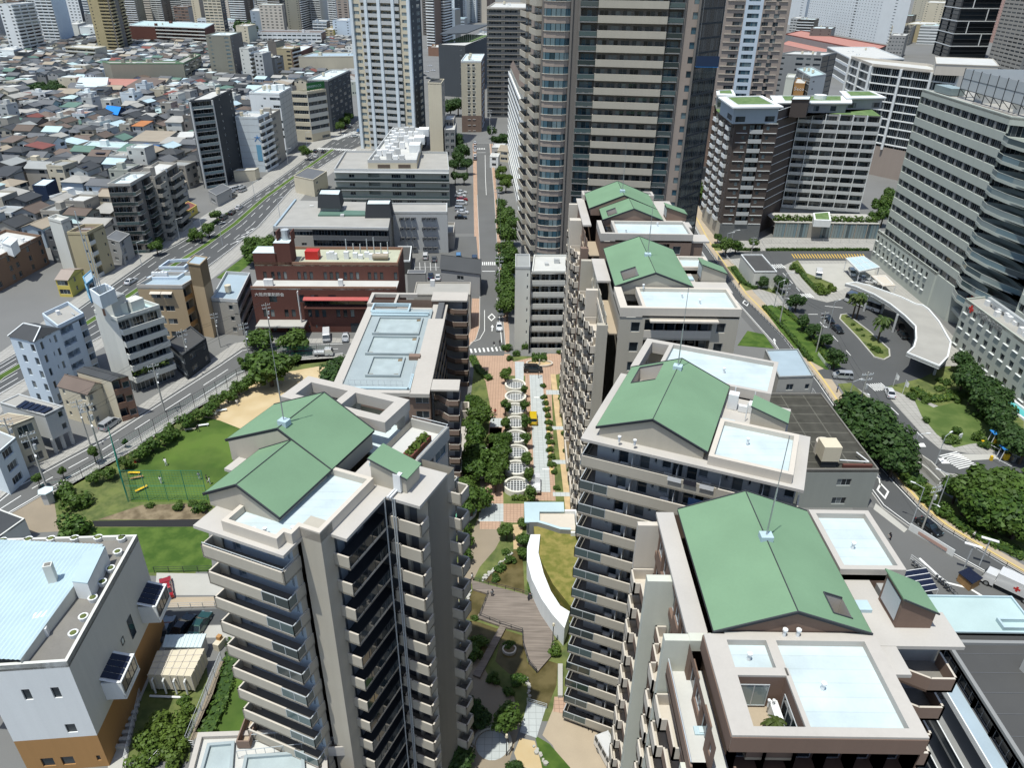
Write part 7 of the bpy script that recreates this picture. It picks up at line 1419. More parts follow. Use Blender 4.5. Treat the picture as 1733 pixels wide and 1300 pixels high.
def vegetation():
 g='trees along the promenade'
 T_([(813,705,2.6),(806,738,2.6),(813,770,2.8),(803,795,2.3),(797,850,2.9),(812,845,2.2),(838,812,2.0),(842,790,2.3),(846,765,2.1),(853,742,1.6),(800,680,1.8),(812,690,2.0),(798,722,2.2),(800,760,2.2),(792,780,2.0),(788,826,2.0),(826,800,1.6),(835,745,1.3)],'leaf','round','dark green tree in the promenade garden',group=g)
 T_([(855,690,1.3),(855,720,1.3),(852,750,1.4),(853,775,1.3),(887,662,1.0),(888,690,1.2),(889,715,1.3),(890,745,1.25),(893,780,1.2),(895,808,1.3),(897,838,1.4)],'leaf','tall','slim tree beside the round white planters',hf=2.3,group=g)
 T_([(855,634,1.6)],'leaf_light','round','light green tree on the pink forecourt',hf=2.2)
 T_([(918,650,.9),(925,690,.9),(928,712,1.0),(930,735,1.0),(932,758,1.0),(935,780,1.0),(944,822,.8),(951,700,.7),(955,730,.8),(958,760,.8),(921,668,.9),(923,680,.9),(927,700,.9),(929,724,.9),(931,746,.9),(933,770,.9),(938,795,.8),(963,790,.8),(969,815,.9),(972,845,.9),(948,670,.7)],'leaf','bush','dark shrub beside the pale walk',what='shrub',hf=1.3)
 T_([(857,900,1.4),(886,885,1.0),(886,915,1.2),(884,935,1.0),(790,915,1.5),(786,935,1.5),(789,893,.9)],'leaf','round','leafy young tree by the garden pond',hf=1.7,group=g)
 T_([(846,955,1.1),(862,945,1.0),(835,975,1.0),(858,930,.9),(776,1030,1.3),(770,1050,1.2),(800,1105,1.6),(783,1098,1.6),(810,1085,1.4),(836,1145,1.0),(860,1170,1.0),(878,1150,1.1),(803,1043,.6),(862,1090,.9)],'leaf','bush','bushy shrub at the pond edge',what='shrub',hf=1.2)
 p=P2(857,1248);tree((p.x,p.y),2.4,5.6,'leaf','round',label='full round broadleaf tree in front of the round paved plaza')
 T_([(800,1200,1.5),(815,1215,1.4),(780,1280,2.2),(760,1290,2.0),(870,1300,1.1)],'leaf_dark','round','shaded tree below the left tower',hf=1.6);p=P2(938,1105);tree((p.x,p.y),1.5,1.8,'leaf_light','bush',what='shrub',label='yellow green shrub beside the wooden deck');p=P2(1050,1270);tree((p.x,p.y),2.0,3.2,'leaf','round',label='dense tree beside the white van under the right tower')
 T_([(951,640,.8),(962,660,1.2),(968,700,1.1),(972,735,1.0),(975,760,.9),(948,592,.9),(955,620,.9)],'leaf','bush','shrub in the stepped planters',what='shrub',hf=1.6)
 hedge([(882,588),(944,585)],2.6,1.4,'long clipped hedge in front of the small grey apartment block',den=20);hedge([(798,606),(812,630),(830,644)],1.6,.9,'curved olive hedge on the pink forecourt','leaf_light',den=22);hedge([(900,609),(925,609)],2.8,1.2,'oblong clipped hedge behind the black car on the forecourt',den=24);hedge([(866,846),(890,846)],.9,.8,'low bright hedge below the last round planter','leaf_light');T_([(858,580,1.6),(864,600,1.2),(874,592,1.2)],'leaf','bush','shrub ending the central street',what='shrub')
 hedge([(896,920),(897,1000),(905,1015)],.6,.5,'thin green hedge outside the curved white kerb')
 T_([(852,372,2.6),(856,395,2.8),(854,420,2.6),(856,445,2.6),(855,470,2.6),(856,495,2.5),(858,520,2.4),(866,378,2.4),(868,400,2.2),(872,382,2.4),(862,430,2.2),(864,456,2.2),(864,486,2.2),(862,508,2.2),(850,358,2.2),(860,362,2.2),(848,345,2.0)],'leaf','round','dense tree lining the central street',r0=1.5,group='trees lining the central street')
 T_([(772,240,4.2),(783,255,4.0),(776,268,3.4),(790,280,3.0),(768,280,3.0),(785,300,2.4),(770,300,2.4),(762,180,5),(775,178,5),(840,238,3),(855,235,3.4),(832,222,3),(758,228,3.2)],'leaf_dark','round','dark tree up the central street');T_([(848,300,2.6),(856,312,2.6),(850,288,2.2),(842,292,1.6),(862,302,2.0),(846,320,1.5)],'leaf_light','round','yellow green tree in the pocket park')
 T_([(455,620,5.0),(440,612,3.4),(497,575,3.4),(440,572,3.0)],'leaf','round','broad green tree on the street corner',hf=1.5);T_([(568,645,3.6),(560,632,3.0),(580,640,3.4),(575,615,2.2)],'leaf_dark','round','dark tree against the brown slab',hf=1.6);T_([(122,838,3.0),(106,825,2.0),(118,885,3.0)],'leaf','bush','big rounded bush at the garden corner',what='shrub',hf=1.1)
 T_([(180,800,1.8),(158,806,1.6),(210,780,1.8),(232,768,1.8),(255,748,2.2),(275,740,2.0),(292,728,2.0),(312,712,2.0),(332,700,1.9),(350,690,2.0),(368,678,1.8),(384,668,2.0),(402,655,2.0),(416,645,2.2),(500,605,1.6),(478,606,1.6)],'leaf','bush','bushy tree inside the playing field fence',hf=1.5,what='tree',group='bushes along the playing field fence');T_([(300,853,1.2),(340,855,1.7),(325,850,.9),(252,852,.8)],'leaf','bush','bush in front of the green sports net',what='shrub',hf=1.2)
 T_([(64,812,1.0),(158,770,1.2),(211,750,.7),(105,800,.9),(415,625,1.2),(408,615,1.0)],'leaf','tall','thin tree on the lower left street',hf=2.6,group='thin street trees');T_([(250,1250,1.9),(280,1245,2.0),(262,1215,1.8),(300,1225,1.8),(290,1270,2.0),(240,1280,1.8),(318,1200,1.2),(310,1180,1.0)],'leaf_light','bush','overgrown bush in the fenced garden',what='shrub',hf=1.0)
 hedge([(398,1085),(392,1130),(372,1200),(350,1245)],2.0,.8,'grass bank hedge beside the left tower','leaf',den=14)
 T_([(264,418,2.2),(328,396,2.2),(352,388,2.4),(366,366,2.2),(340,400,1.8),(270,408,1.6),(520,258,2.6),(512,252,2.2),(628,230,3.4),(576,214,3),(584,205,3),(590,198,3)],'leaf','round','roadside tree on the avenue',group='street trees of the avenue');T_([(435,428,4.2),(447,420,4.0),(428,412,3.2),(420,422,2.6),(458,412,3.4),(463,432,2.4)],'leaf','round','garden tree by the low grey block',hf=1.5);hedge([(318,410),(350,388),(385,362)],1.6,.6,'low hedge along the avenue kerb',den=10)
 T_([(60,152,6),(72,155,6),(84,152,5.5),(96,150,5),(105,152,4.5),(66,146,5),(90,145,5),(12,144,4),(20,148,4),(300,172,4),(312,165,4),(414,50,14),(418,56,10),(282,168,3)],'leaf_dark','round','dark tree among the houses',hf=1.5);sheet('field_lawn','lawn_bright',[(366,470),(425,425),(425,445),(388,475)],3)
 T_([(1440,690,4.4),(1462,700,4.6),(1452,720,4.4),(1480,715,4.6),(1478,740,4.4),(1505,740,4.2),(1500,762,3.8),(1520,755,3.6),(1530,775,3.0),(1515,780,3.2)],'leaf_dark','round','large dark tree between right street and hospital drive',hf=1.6,group='dark trees beside the right street')
 T_([(1640,840,3.6),(1660,825,3.8),(1685,830,4.2),(1710,825,4.0),(1730,850,4.2),(1700,865,4.2),(1665,860,3.6),(1725,880,4.0),(1620,830,2.8),(1760,870,4)],'leaf','round','full green tree in the lower right grove',hf=1.6,group='grove at the lower right')
 T_([(1632,640,3.0),(1650,655,3.2),(1665,670,3.4),(1680,685,3.2),(1692,705,3.0),(1700,725,2.8),(1645,630,2.6),(1630,610,2.4),(1675,655,2.8),(1690,670,2.6),(1720,745,3.0),(1735,760,3)],'leaf_dark','round','dark garden tree along the hospital wing',group='trees along the hospital wing')
 T_([(1593,655,1.2),(1562,670,1.6),(1546,668,1.2),(1612,660,1.4),(1620,672,1.2),(1660,700,1.3),(1675,700,1.4),(1685,712,1.4),(1573,708,1.1),(1620,725,1.5),(1612,740,1.6),(1660,735,1.6),(1590,640,1.0),(1640,668,1.3),(1605,645,1.2),(1700,752,1.5),(1670,750,1.4)],'leaf','bush','clipped shrub round the hospital lawn',what='shrub',hf=1.3)
 hedge([(1545,660),(1572,678),(1600,676),(1640,664)],2.4,1.0,'wavy clipped hedge above the hospital lawn','leaf_light',den=14);hedge([(1655,690),(1678,712),(1690,726)],2.0,1.0,'clipped hedge right of the hospital lawn',den=14);hedge([(1680,760),(1733,762)],2.0,.9,'straight hedge above the barrier gate lanes',den=14)
 T_([(1349,510,2.4),(1360,545,1.9),(1378,560,1.9),(1395,575,1.9),(1415,605,2.4),(1320,480,2.2),(1290,475,2.0)],'leaf_dark','round','street tree in the verge beside the hospital drive',group='verge trees');T_([(1345,448,1.6),(1352,456,1.4),(1395,485,2.2),(1405,483,1.9),(1385,480,1.6),(1313,488,1.3)],'leaf_light','bush','bright hospital car park bush',what='shrub',hf=1.3)
 hedge([(1292,520),(1330,560),(1372,612)],1.3,.8,'dark hedge beside the right pavement',den=18);hedge([(1320,520),(1360,552),(1405,612)],1.8,.6,'olive hedge on the right verge','leaf_light',den=14);hedge([(1240,455),(1258,480),(1280,490)],1.6,.9,'hedge in front of the flat roofed outbuilding',den=16);hedge([(1345,450),(1364,474),(1384,494)],1.4,.8,'hedge along the small hospital car park',den=16);hedge([(1205,418),(1222,418)],1.8,.8,'square hedge by the upper right street',den=18)
 T_([(1230,415,2.6),(1246,416,2.2),(1275,412,1.8),(1215,402,1.6),(1160,322,4.4),(1174,318,4.0),(1185,328,3.2),(1148,318,3.4),(1490,350,3.4),(1502,345,3.6),(1495,365,3.2),(1505,330,3),(1480,368,2.6)],'leaf','round','tree below the dark block');hedge([(1250,424),(1286,424)],1.2,.9,'hedge below the louvred base of the dark block',den=14);hedge([(1296,424),(1470,424)],1.2,.9,'long hedge below the pale green podium panels',den=12)
 hedge([(1200,350),(1185,330)],2.5,.8,'hedge strip beside the dark block base',den=10)
 T_([(1545,812,1.8),(1560,825,1.6),(1575,845,1.6),(1530,800,1.6),(1600,860,1.8)],'leaf','bush','shrub along the ramp walls',what='shrub',hf=1.1);hedge([(1575,855),(1640,900),(1733,945)],2.6,.8,'long clipped hedge inside the lower right pavement',den=12);hedge([(1555,690),(1520,775),(1560,820)][1:],2.4,.7,'sloping hedge above the ramp',den=12)
 lab=('twin trunk palm in front of the bus on the traffic island','slender palm beside the twin palm on the traffic island','single tall palm at the lower part of the traffic island')
 for(x,y,h,r),l in zip(((1442,540,6.5,2.2),(1449,540,6.8,2.0),(1485,578,6.2,2.4)),lab):
  p=P2(x,y);t=thing('palm_tree',l,'palm tree',(p.x,p.y,.15),'palms on the traffic island');b=MB();b.tube((p.x,p.y,.1),(p.x,p.y,h),.24,9,0,.17);b.build('trunk','bark',t);b=MB();palm(b,(p.x,p.y,h),.15,r,30,False);palm(b,(p.x,p.y,h-.3),.1,r*.8,16,False);b.build('crown','leaf_palm',t)
 T_([(1445,548,.8),(1452,556,.8),(1462,566,.6),(1482,588,1.2),(1490,592,1.1),(1474,582,.8),(1459,556,.7)],'leaf','bush','spiky shrub on the traffic island',what='shrub',hf=1.1)
 label_all(TREES)
# ================================================================ vehicles
def bodyprof(b,prof,w,m=0,taper=0.0,zt=None):
 """side profile (x, z) extruded across the width, upper points drawn in by taper"""
 n=len(prof);zs=[z for _,z in prof];lo,hi=min(zs),max(zs);y=lambda z:w/2-taper*max(0,(z-lo)/(hi-lo))
 i=len(b.v);b.v+=[(x,-y(z),z)for x,z in prof]+[(x,y(z),z)for x,z in prof]
 for k in range(n):j=(k+1)%n;b.f.append((i+k,i+j,i+n+j,i+n+k));b.m.append(m)
 b.f.append(tuple(range(i,i+n))[::-1]);b.m.append(m);b.f.append(tuple(range(i+n,i+2*n)));b.m.append(m)
def wheels(t,xs,w,r=.31):
 for x in xs:
  for sy in(-1,1):
   b=MB();b.tube((x,sy*(w/2-.2),r),(x,sy*(w/2+.01),r),r,14);o=b.build('wheel','black_rubber',t,(0,0,0));b=MB();b.tube((x,sy*(w/2-.02),r),(x,sy*(w/2+.02),r),r*.6,10);b.build('rim','steel',o,(0,0,0))
def lights(t,L,w,z,zr=None):
 for sy in(-1,1):
  b=MB();b.bx(L/2-.06,sy*(w/2-.28),z,.12,.36,.14);b.build('headlight','glass_pale',t,(0,0,0));b=MB();b.bx(-L/2+.05,sy*(w/2-.22),zr or z+.05,.12,.28,.18);b.build('tail_light','car_red',t,(0,0,0))
def make_vehicle(kind,paint):
 t=thing('parked_car','','car',(0,0,0));b=MB();g=MB();rf=MB()
 if kind=='sedan':
  L,w=4.6,1.76;bodyprof(b,[(-2.28,.30),(2.25,.28),(2.32,.55),(2.15,.74),(.95,.92),(-1.6,.95),(-2.22,.86),(-2.32,.6)],w,0,.1);bodyprof(g,[(1.0,.9),(.25,1.36),(-1.0,1.38),(-1.75,.92)],w-.18,0,.22);bodyprof(rf,[(.32,1.34),(.2,1.43),(-.95,1.45),(-1.12,1.37)],w-.56,0,.04)
  for x0,x1 in((.32,.98),(-1.08,-1.72)):
   for s in(-1,1):rf.tube((x0,s*.62,1.38),(x1,s*.77,.93),.05,4)
  for s in(-1,1):rf.tube((-.35,s*.63,1.38),(-.4,s*.78,.92),.05,4)
 elif kind=='van':
  L,w=4.5,1.74;bodyprof(b,[(-2.2,.32),(2.18,.3),(2.25,.6),(2.1,.92),(1.5,1.06),(-2.15,1.1),(-2.25,.6)],w,0,.05);bodyprof(g,[(1.55,1.04),(.85,1.68),(-2.0,1.72),(-2.18,1.08)],w-.1,0,.16);bodyprof(rf,[(.9,1.66),(.75,1.78),(-1.95,1.82),(-2.05,1.7)],w-.3,0,.05)
  for x0,x1 in((.85,1.55),(-.2,-.1),(-1.2,-1.15),(-2.0,-2.15)):
   for s in(-1,1):rf.tube((x0,s*.72,1.7),(x1,s*.83,1.08),.06,4)
 elif kind=='minibus':
  L,w=5.4,1.9;bodyprof(b,[(-2.68,.35),(2.6,.32),(2.7,.7),(2.62,1.1),(-2.7,1.15)],w,0,.03);bodyprof(g,[(2.6,1.08),(1.95,1.92),(-2.6,1.95),(-2.68,1.12)],w-.06,0,.12);bodyprof(rf,[(2.0,1.9),(1.8,2.08),(-2.5,2.1),(-2.64,1.92)],w-.18,0,.06)
  for x in(1.2,.2,-.8,-1.8,-2.6):
   for s in(-1,1):rf.tube((x,s*.84,1.95),(x,s*.93,1.12),.07,4)
 elif kind=='truck':
  L,w=7.6,2.2;bodyprof(b,[(2.0,.45),(3.7,.42),(3.8,1.2),(3.45,2.25),(2.0,2.3)],w-.1,0,.08);bodyprof(g,[(3.82,1.25),(3.5,2.1),(3.42,2.12),(3.74,1.24)],w-.3,0,.06);rf.box((-3.8,-w/2,.95),(5.7,0,0),(0,w,0),(0,0,2.2));b.box((-3.8,-.5,.55),(5.9,0,0),(0,1,0),(0,0,.35));
  for x in range(9):rf.box((-3.7+x*.68,-w/2-.02,3.15),(.06,0,0),(0,w+.04,0),(0,0,.03))
 elif kind=='bus':
  L,w=10.6,2.5;bodyprof(b,[(-5.25,.35),(5.2,.35),(5.3,1.25),(-5.3,1.25)],w,0,.0);bodyprof(g,[(5.3,1.25),(5.15,2.6),(-5.2,2.6),(-5.3,1.25)],w-.02,0,.05);bodyprof(rf,[(5.15,2.6),(4.9,2.95),(-5.0,2.98),(-5.2,2.6)],w-.1,0,.1);rf.bx(-1,0,2.95,3.0,1.7,.25)
 elif kind=='pickup':
  L,w=4.8,1.75;bodyprof(b,[(.4,.4),(2.3,.4),(2.38,1.0),(1.9,1.9),(.45,1.92)],w,0,.1);bodyprof(g,[(2.4,1.05),(1.98,1.8),(1.88,1.82),(2.3,1.04)],w-.2,0,.08);b.box((-2.4,-w/2,.75),(2.75,0,0),(0,w,0),(0,0,.12));rf.box((-2.4,-w/2,.87),(2.75,0,0),(0,.06,0),(0,0,.35));rf.box((-2.4,w/2-.06,.87),(2.75,0,0),(0,.06,0),(0,0,.35));rf.box((-2.4,-w/2,.87),(.06,0,0),(0,w,0),(0,0,.35));b.box((-2.3,-.4,.5),(2.8,0,0),(0,.8,0),(0,0,.26));rf.box((.3,-w/2,.87),(.06,0,0),(0,w,0),(0,0,.9))
 b.build('body',paint,t,(0,0,0));g.build('windows','glass_dark',t,(0,0,0)).name='window_band';rf.build('roof','car_white' if kind=='truck' else paint,t,(0,0,0))
 wheels(t,{'truck':(2.9,-2.4),'bus':(3.4,-3.0),'minibus':(1.8,-1.7)}.get(kind,(1.4,-1.35)),w,.45 if kind in('truck','bus')else.31);lights(t,L if kind!='pickup' else 4.7,w,.62 if kind not in('truck','bus')else.7)
 if kind=='truck':
  for sy in(-1,1):q=MB();y=sy*(w/2+.015);q.bx(-.9,y,1.75,.9,.02,.3);q.bx(-.9,y,1.45,.3,.024,.9);q.build('cross_emblem','red_paint',t,(0,0,0))
 return reg(t)
PROTO={}
def vehicle(kind,paint,x,y,x2,y2,label=None,name='parked_car',cat='car',group='cars seen from above',base=None):
 """stands at pixel (x, y) of the ground, its nose towards pixel (x2, y2)"""
 k=(kind,paint);p,q=P2(x,y),P2(x2,y2);a=math.atan2((q-p).y,(q-p).x)
 if k not in PROTO:PROTO[k]=make_vehicle(kind,paint);o=PROTO[k];o.location=(p.x,p.y,.03);o.rotation_euler=(0,0,a)
 else:o=dup(PROTO[k],(p.x,p.y,.03),a)
 o['category']=cat;o['group']=group
 if label:o['label']=label
 else:CARS.append((o,base or f"{paint[4:]} {kind if kind != 'sedan' else 'car'} seen from above",Vector((p.x,p.y,.5))))
 return o
CARS=[]
def traffic():
 V=vehicle
 V('van','car_black',902,629,930,629,'black people carrier crossing the top of the pale promenade walk');V('pickup','car_white',906,826,906,790,'white flatbed pickup with a dark load bed on the pale walk')
 V('van','car_yellow',902,712,901,690,'bright yellow van driving along the pale walk');V('sedan','car_black',1571,896,1600,918,'black car driving down the right street beside the yard');V('truck','car_white',1706,1002,1664,982,'white box truck with red cross emblem at the right edge',cat='truck');V('sedan','car_black',1459,768,1440,740,'dark blue black car parked beside the stained concrete building');V('van','car_silver',1425,640,1400,638,'silver estate car crossing the hospital drive near the right street');V('sedan','car_white',1505,668,1500,655,'white car half hidden by the dark trees on the hospital drive')
 V('sedan','car_black',1401,543,1420,560,'black taxi ahead in the queue on the hospital turning circle');V('sedan','car_black',1416,560,1436,578,'black taxi second in the queue on the hospital turning circle');V('bus','car_white',1461,519,1500,533,'white city bus waiting under the curved hospital canopy',cat='bus');V('van','car_black',1520,556,1535,572,'dark van in the shade under the curved canopy');V('sedan','car_black',1528,570,1545,590,'dark car nearest the canopy rim in its shade')
 V('van','car_white',1441,465,1448,478,'white ambulance under the aqua panelled canopy',cat='ambulance');V('sedan','car_white',1463,474,1480,476,'white car beside the cream carport, upper one');V('sedan','car_white',1470,479,1487,481,'white car beside the cream carport, lower one');V('minibus','car_white',1385,468,1384,480,'white delivery van behind the bright bush in the hospital car park',cat='van');V('van','car_white',1378,397,1395,400,'white car in the podium garage mouth of the dark block')
 V('van','car_silver',187,722,215,702,'silver people carrier parked in front of the beige gabled house');V('minibus','car_white',553,573,553,590,'white minibus parked in front of the red brick building',cat='minibus');V('sedan','car_silver',585,574,584,592,'silver grey car parked right of the white minibus');V('pickup','car_white',548,602,575,601,'white truck with pale cab stopped by the playing field gate',cat='truck');V('sedan','car_grey',427,613,445,606,'grey car partly hidden behind the broad street corner tree')
 V('pickup','car_white',848,530,848,550,'white flatbed truck at the foot of the central street',cat='truck');V('sedan','car_white',845,556,846,570,'white car behind the flatbed truck on the central street');V('sedan','car_red',283,1000,279,975,'red car nose out beside the white and orange hall');V('sedan','car_green',340,1062,352,1042,'dark green car right in the shaded row by the hall');V('sedan','car_black',310,1066,325,1046,'black car in the middle of the shaded row by the hall');V('sedan','car_grey',282,1070,290,1050,'grey car left in the shaded row by the hall');V('minibus','car_white',1034,1290,1048,1315,'white van with ribbed roof at the bottom beside the right tower',cat='van')
 b='cars on the avenue'
 for kd,pt,x,y,x2,y2 in(('van','car_grey',379,371,392,362),('sedan','car_black',393,362,405,352),('sedan','car_white',405,353,415,346),('sedan','car_white',390,327,402,323),('van','car_white',398,322,410,319),('sedan','car_white',408,318,418,315),('sedan','car_black',395,334,405,328),('van','car_silver',411,324,420,320),('sedan','car_white',522,263,532,255),('sedan','car_black',534,257,542,250),('sedan','car_white',535,266,543,259),('sedan','car_black',548,258,556,251),('sedan','car_white',600,232,610,230),('sedan','car_white',222,479,235,471),('sedan','car_white',592,214,600,208),('sedan','car_black',585,217,592,211),('sedan','car_blue',607,222,615,215)):V(kd,pt,x,y,x2,y2,group=b)
 for kd,pt,x,y in(('van','car_white',720,437),('sedan','car_grey',735,441),('van','car_blue',776,437),('van','car_navy',803,441),('sedan','car_navy',729,470),('sedan','car_white',741,472)):V(kd,pt,x,y,x,y-14,group='cars in the small car park')
 for kd,pt,x,y in(('sedan','car_white',781,327),('sedan','car_white',779,333),('sedan','car_red',782,339),('van','car_white',781,346),('van','car_silver',779,356),('sedan','car_white',783,361),('sedan','car_black',780,370)):V(kd,pt,x,y,x+12,y,group='cars in the upper car park')
 for i,(pt,y)in enumerate((('car_white',243),('car_silver',250),('car_white',256),('car_white',265),('car_grey',270))):V('sedan',pt,804,y,805,y-12,group='cars along the upper central street')
 for pt,x,y in(('car_black',1167,330),('car_navy',1178,333),('car_white',722,122),('car_black',718,128),('car_white',733,120),('car_white',728,112),('car_black',725,133)):V('sedan',pt,x,y,x+10,y+1,group='cars in the distance')
 label_all(CARS)
# ================================================================ people
def person(x,y,top,legs,face,label,pose='stand',group=None,hair='hair',z=0):
 p=P2(x,y,z);t=thing('person',label,'person',(p.x,p.y,z),group);h=1.68
 me=bpy.data.meshes.new('body');st=.16 if pose=='walk' else.06;lean=.28 if pose=='bend' else 0.0;arm={'stand':.1,'walk':.22,'bend':.35,'reach':.45}[pose]
 V=[(0,0,.92),(0,lean*.4,1.12),(0,lean,1.34),(0,lean*1.15,1.46),(0,lean*1.35,1.60),(-.1,0,.88),(-.11,st,.48),(-.11,st*.6,.06),(-.11,st*.6+.14,.03),(.1,0,.88),(.11,-st,.48),(.11,-st*1.5,.08),(.11,-st*1.5+.14,.03),(-.2,lean,1.36),(-.25,lean+arm*.3,1.1),(-.24,lean+arm,.88),(.2,lean,1.36),(.25,lean-arm*.2,1.1),(.24,lean+arm*.3,.86)]
 E_=[(0,1),(1,2),(2,3),(3,4),(0,5),(5,6),(6,7),(7,8),(0,9),(9,10),(10,11),(11,12),(2,13),(13,14),(14,15),(2,16),(16,17),(17,18)]
 rad=[.15,.14,.16,.06,.105,.095,.065,.045,.04,.095,.065,.045,.04,.07,.05,.035,.07,.05,.035]
 me.from_pydata(V,E_,[]);o=bpy.data.objects.new('body',me);COL.objects.link(o);o.parent=t;s=o.modifiers.new('skin','SKIN');u=o.modifiers.new('sub','SUBSURF');u.levels=u.render_levels=1
 for i,r in enumerate(rad):me.skin_vertices[0].data[i].radius=(r,r)
 me.skin_vertices[0].data[0].use_root=True
 dg=bpy.context.evaluated_depsgraph_get();nm=bpy.data.meshes.new_from_object(o.evaluated_get(dg));bpy.data.objects.remove(o)
 for m in(top,legs,'skin'):nm.materials.append(MATS[m])
 for f in nm.polygons:
  c=f.center;f.material_index=2 if(c.z>1.45 or(abs(c.x)>.2 and c.z<1.02))else 0 if c.z>.9 else 1;f.use_smooth=True
 put('body',nm,t);b=MB();hc=Vector((0,lean*1.35,1.6))
 for i in range(6):
  for j in range(10):
   q=[]
   for di,dj in((0,0),(1,0),(1,1),(0,1)):
    th,ph=(i+di)/6*1.7,(j+dj)/10*6.283;q.append(hc+Vector((math.sin(th)*math.cos(ph)*.118,math.sin(th)*math.sin(ph)*.128-.012,math.cos(th)*.125+.01)))
   b.ng(q)
 b.build('hair',hair,t,(0,0,0));t.rotation_euler=(0,0,face);return t
def people():
 D=(('man in red and black walking up the pink promenade path',838,703,'cloth_red','cloth_dark',.1,'walk'),('person in white walking beside the dark garden trees',822,768,'cloth_white','cloth_dark',2.8,'walk'),('person in white stepping onto the wooden bridge',799,984,'cloth_white','cloth_dark',-1.8,'walk'),('person in dark clothes leaning on the deck railing at the kerb',894,1019,'cloth_dark','cloth_dark',-.8,'bend'),('child standing at the left corner of the wooden deck',833,1012,'cloth_grey','cloth_dark',.5,'stand'),('player in white bending over on the grass, left of the others',282,789,'cloth_white','cloth_white',.8,'bend'),('player in grey standing alone on the lawn centre',338,812,'cloth_grey','cloth_white',.2,'stand'),('player in dark shirt beside the player in white near the net',351,817,'cloth_dark','cloth_grey',2.2,'stand'),('player in white beside the player in dark shirt near the net',356,820,'cloth_white','cloth_white',2.0,'reach'),('player in white standing at the net',273,819,'cloth_white','cloth_white',0,'stand'),('dark clothed player on the upper lawn',336,731,'cloth_dark','cloth_dark',1,'walk'),('player in white at the edge of grass and sand',366,708,'cloth_white','cloth_dark',.4,'stand'),('player in white on the sand',402,687,'cloth_white','cloth_grey',.6,'walk'),('player in buff crouching far out on the sand',476,651,'cloth_grey','cloth_grey',.6,'bend'),('player stooping by the fence on the sand edge',396,676,'cloth_dark','cloth_grey',.9,'bend'),('worker in dark clothes in the yard beside the foreground tower',1506,914,'cloth_dark','cloth_dark',2.0,'bend'),('pedestrian with a sunhat on the right pavement by the black car',1646,912,'cloth_white','cloth_dark',.6,'walk'),('pedestrian in white on the right pavement by the tall pole',1444,722,'cloth_white','cloth_dark',.2,'walk'),('person in blue at the corner of the hospital drive',1416,664,'cloth_blue','cloth_dark',.8,'stand'),('cyclist group member left on the upper right pavement',1250,486,'cloth_dark','cloth_grey',.3,'walk'),('pedestrian by the lower crossing of the central street',836,588,'cloth_dark','cloth_white',0,'walk'),('pedestrian in dark clothes beside the first at the central crossing',846,585,'cloth_dark','cloth_dark',.3,'walk'))
 for l,x,y,a,c,f,po in D:person(x,y,a,c,f,l,po,'players on the sports field' if 'player' in l else None)
# ================================================================ poles, fences, street furniture
def pole_proto(kind):
 t=thing('utility_pole' if kind=='power' else 'street_lamp' if kind=='street' else 'garden_lamp','','utility pole',(0,0,0));b=MB()
 if kind=='power':
  b.tube((0,0,0),(0,0,11.5),.17,8,0,.12);b.build('pole','concrete',t,(0,0,0))
  for z in(10.9,9.9):b=MB();b.bx(0,0,z,2.2,.1,.1);b.build('crossarm','galv',t,(0,0,0))
  b=MB()
  for z in(11.05,10.05):
   for x in(-1,-.55,.55,1):b.tube((x,0,z),(x,0,z+.22),.06,6)
  b.build('insulator','white',t,(0,0,0));b=MB();b.tube((.38,0,8.2),(.38,0,9.1),.26,10);b.build('transformer','lightgrey',t,(0,0,0));b=MB();b.tube((0,0,7.4),(0,-1.4,7.9),.05,5);b.bx(0,-1.5,7.8,.25,.6,.12);b.build('lamp','white_metal',t,(0,0,0))
 elif kind=='street':
  b.tube((0,0,0),(0,0,7.6),.1,8,0,.06);b.build('pole','galv',t,(0,0,0));b=MB();b.tube((0,0,7.5),(1.6,0,7.9),.05,6);b.build('arm','galv',t,(0,0,0));b=MB();b.bx(1.8,0,7.82,.8,.25,.12);b.build('lamp','white_metal',t,(0,0,0))
 else:
  b.tube((0,0,0),(0,0,3.6),.06,8);b.build('pole','dark_metal',t,(0,0,0));b=MB();b.tube((0,0,3.55),(0,0,3.95),.2,10,0,.14);b.build('lamp','cream',t,(0,0,0))
 return reg(t)
POLES=[]
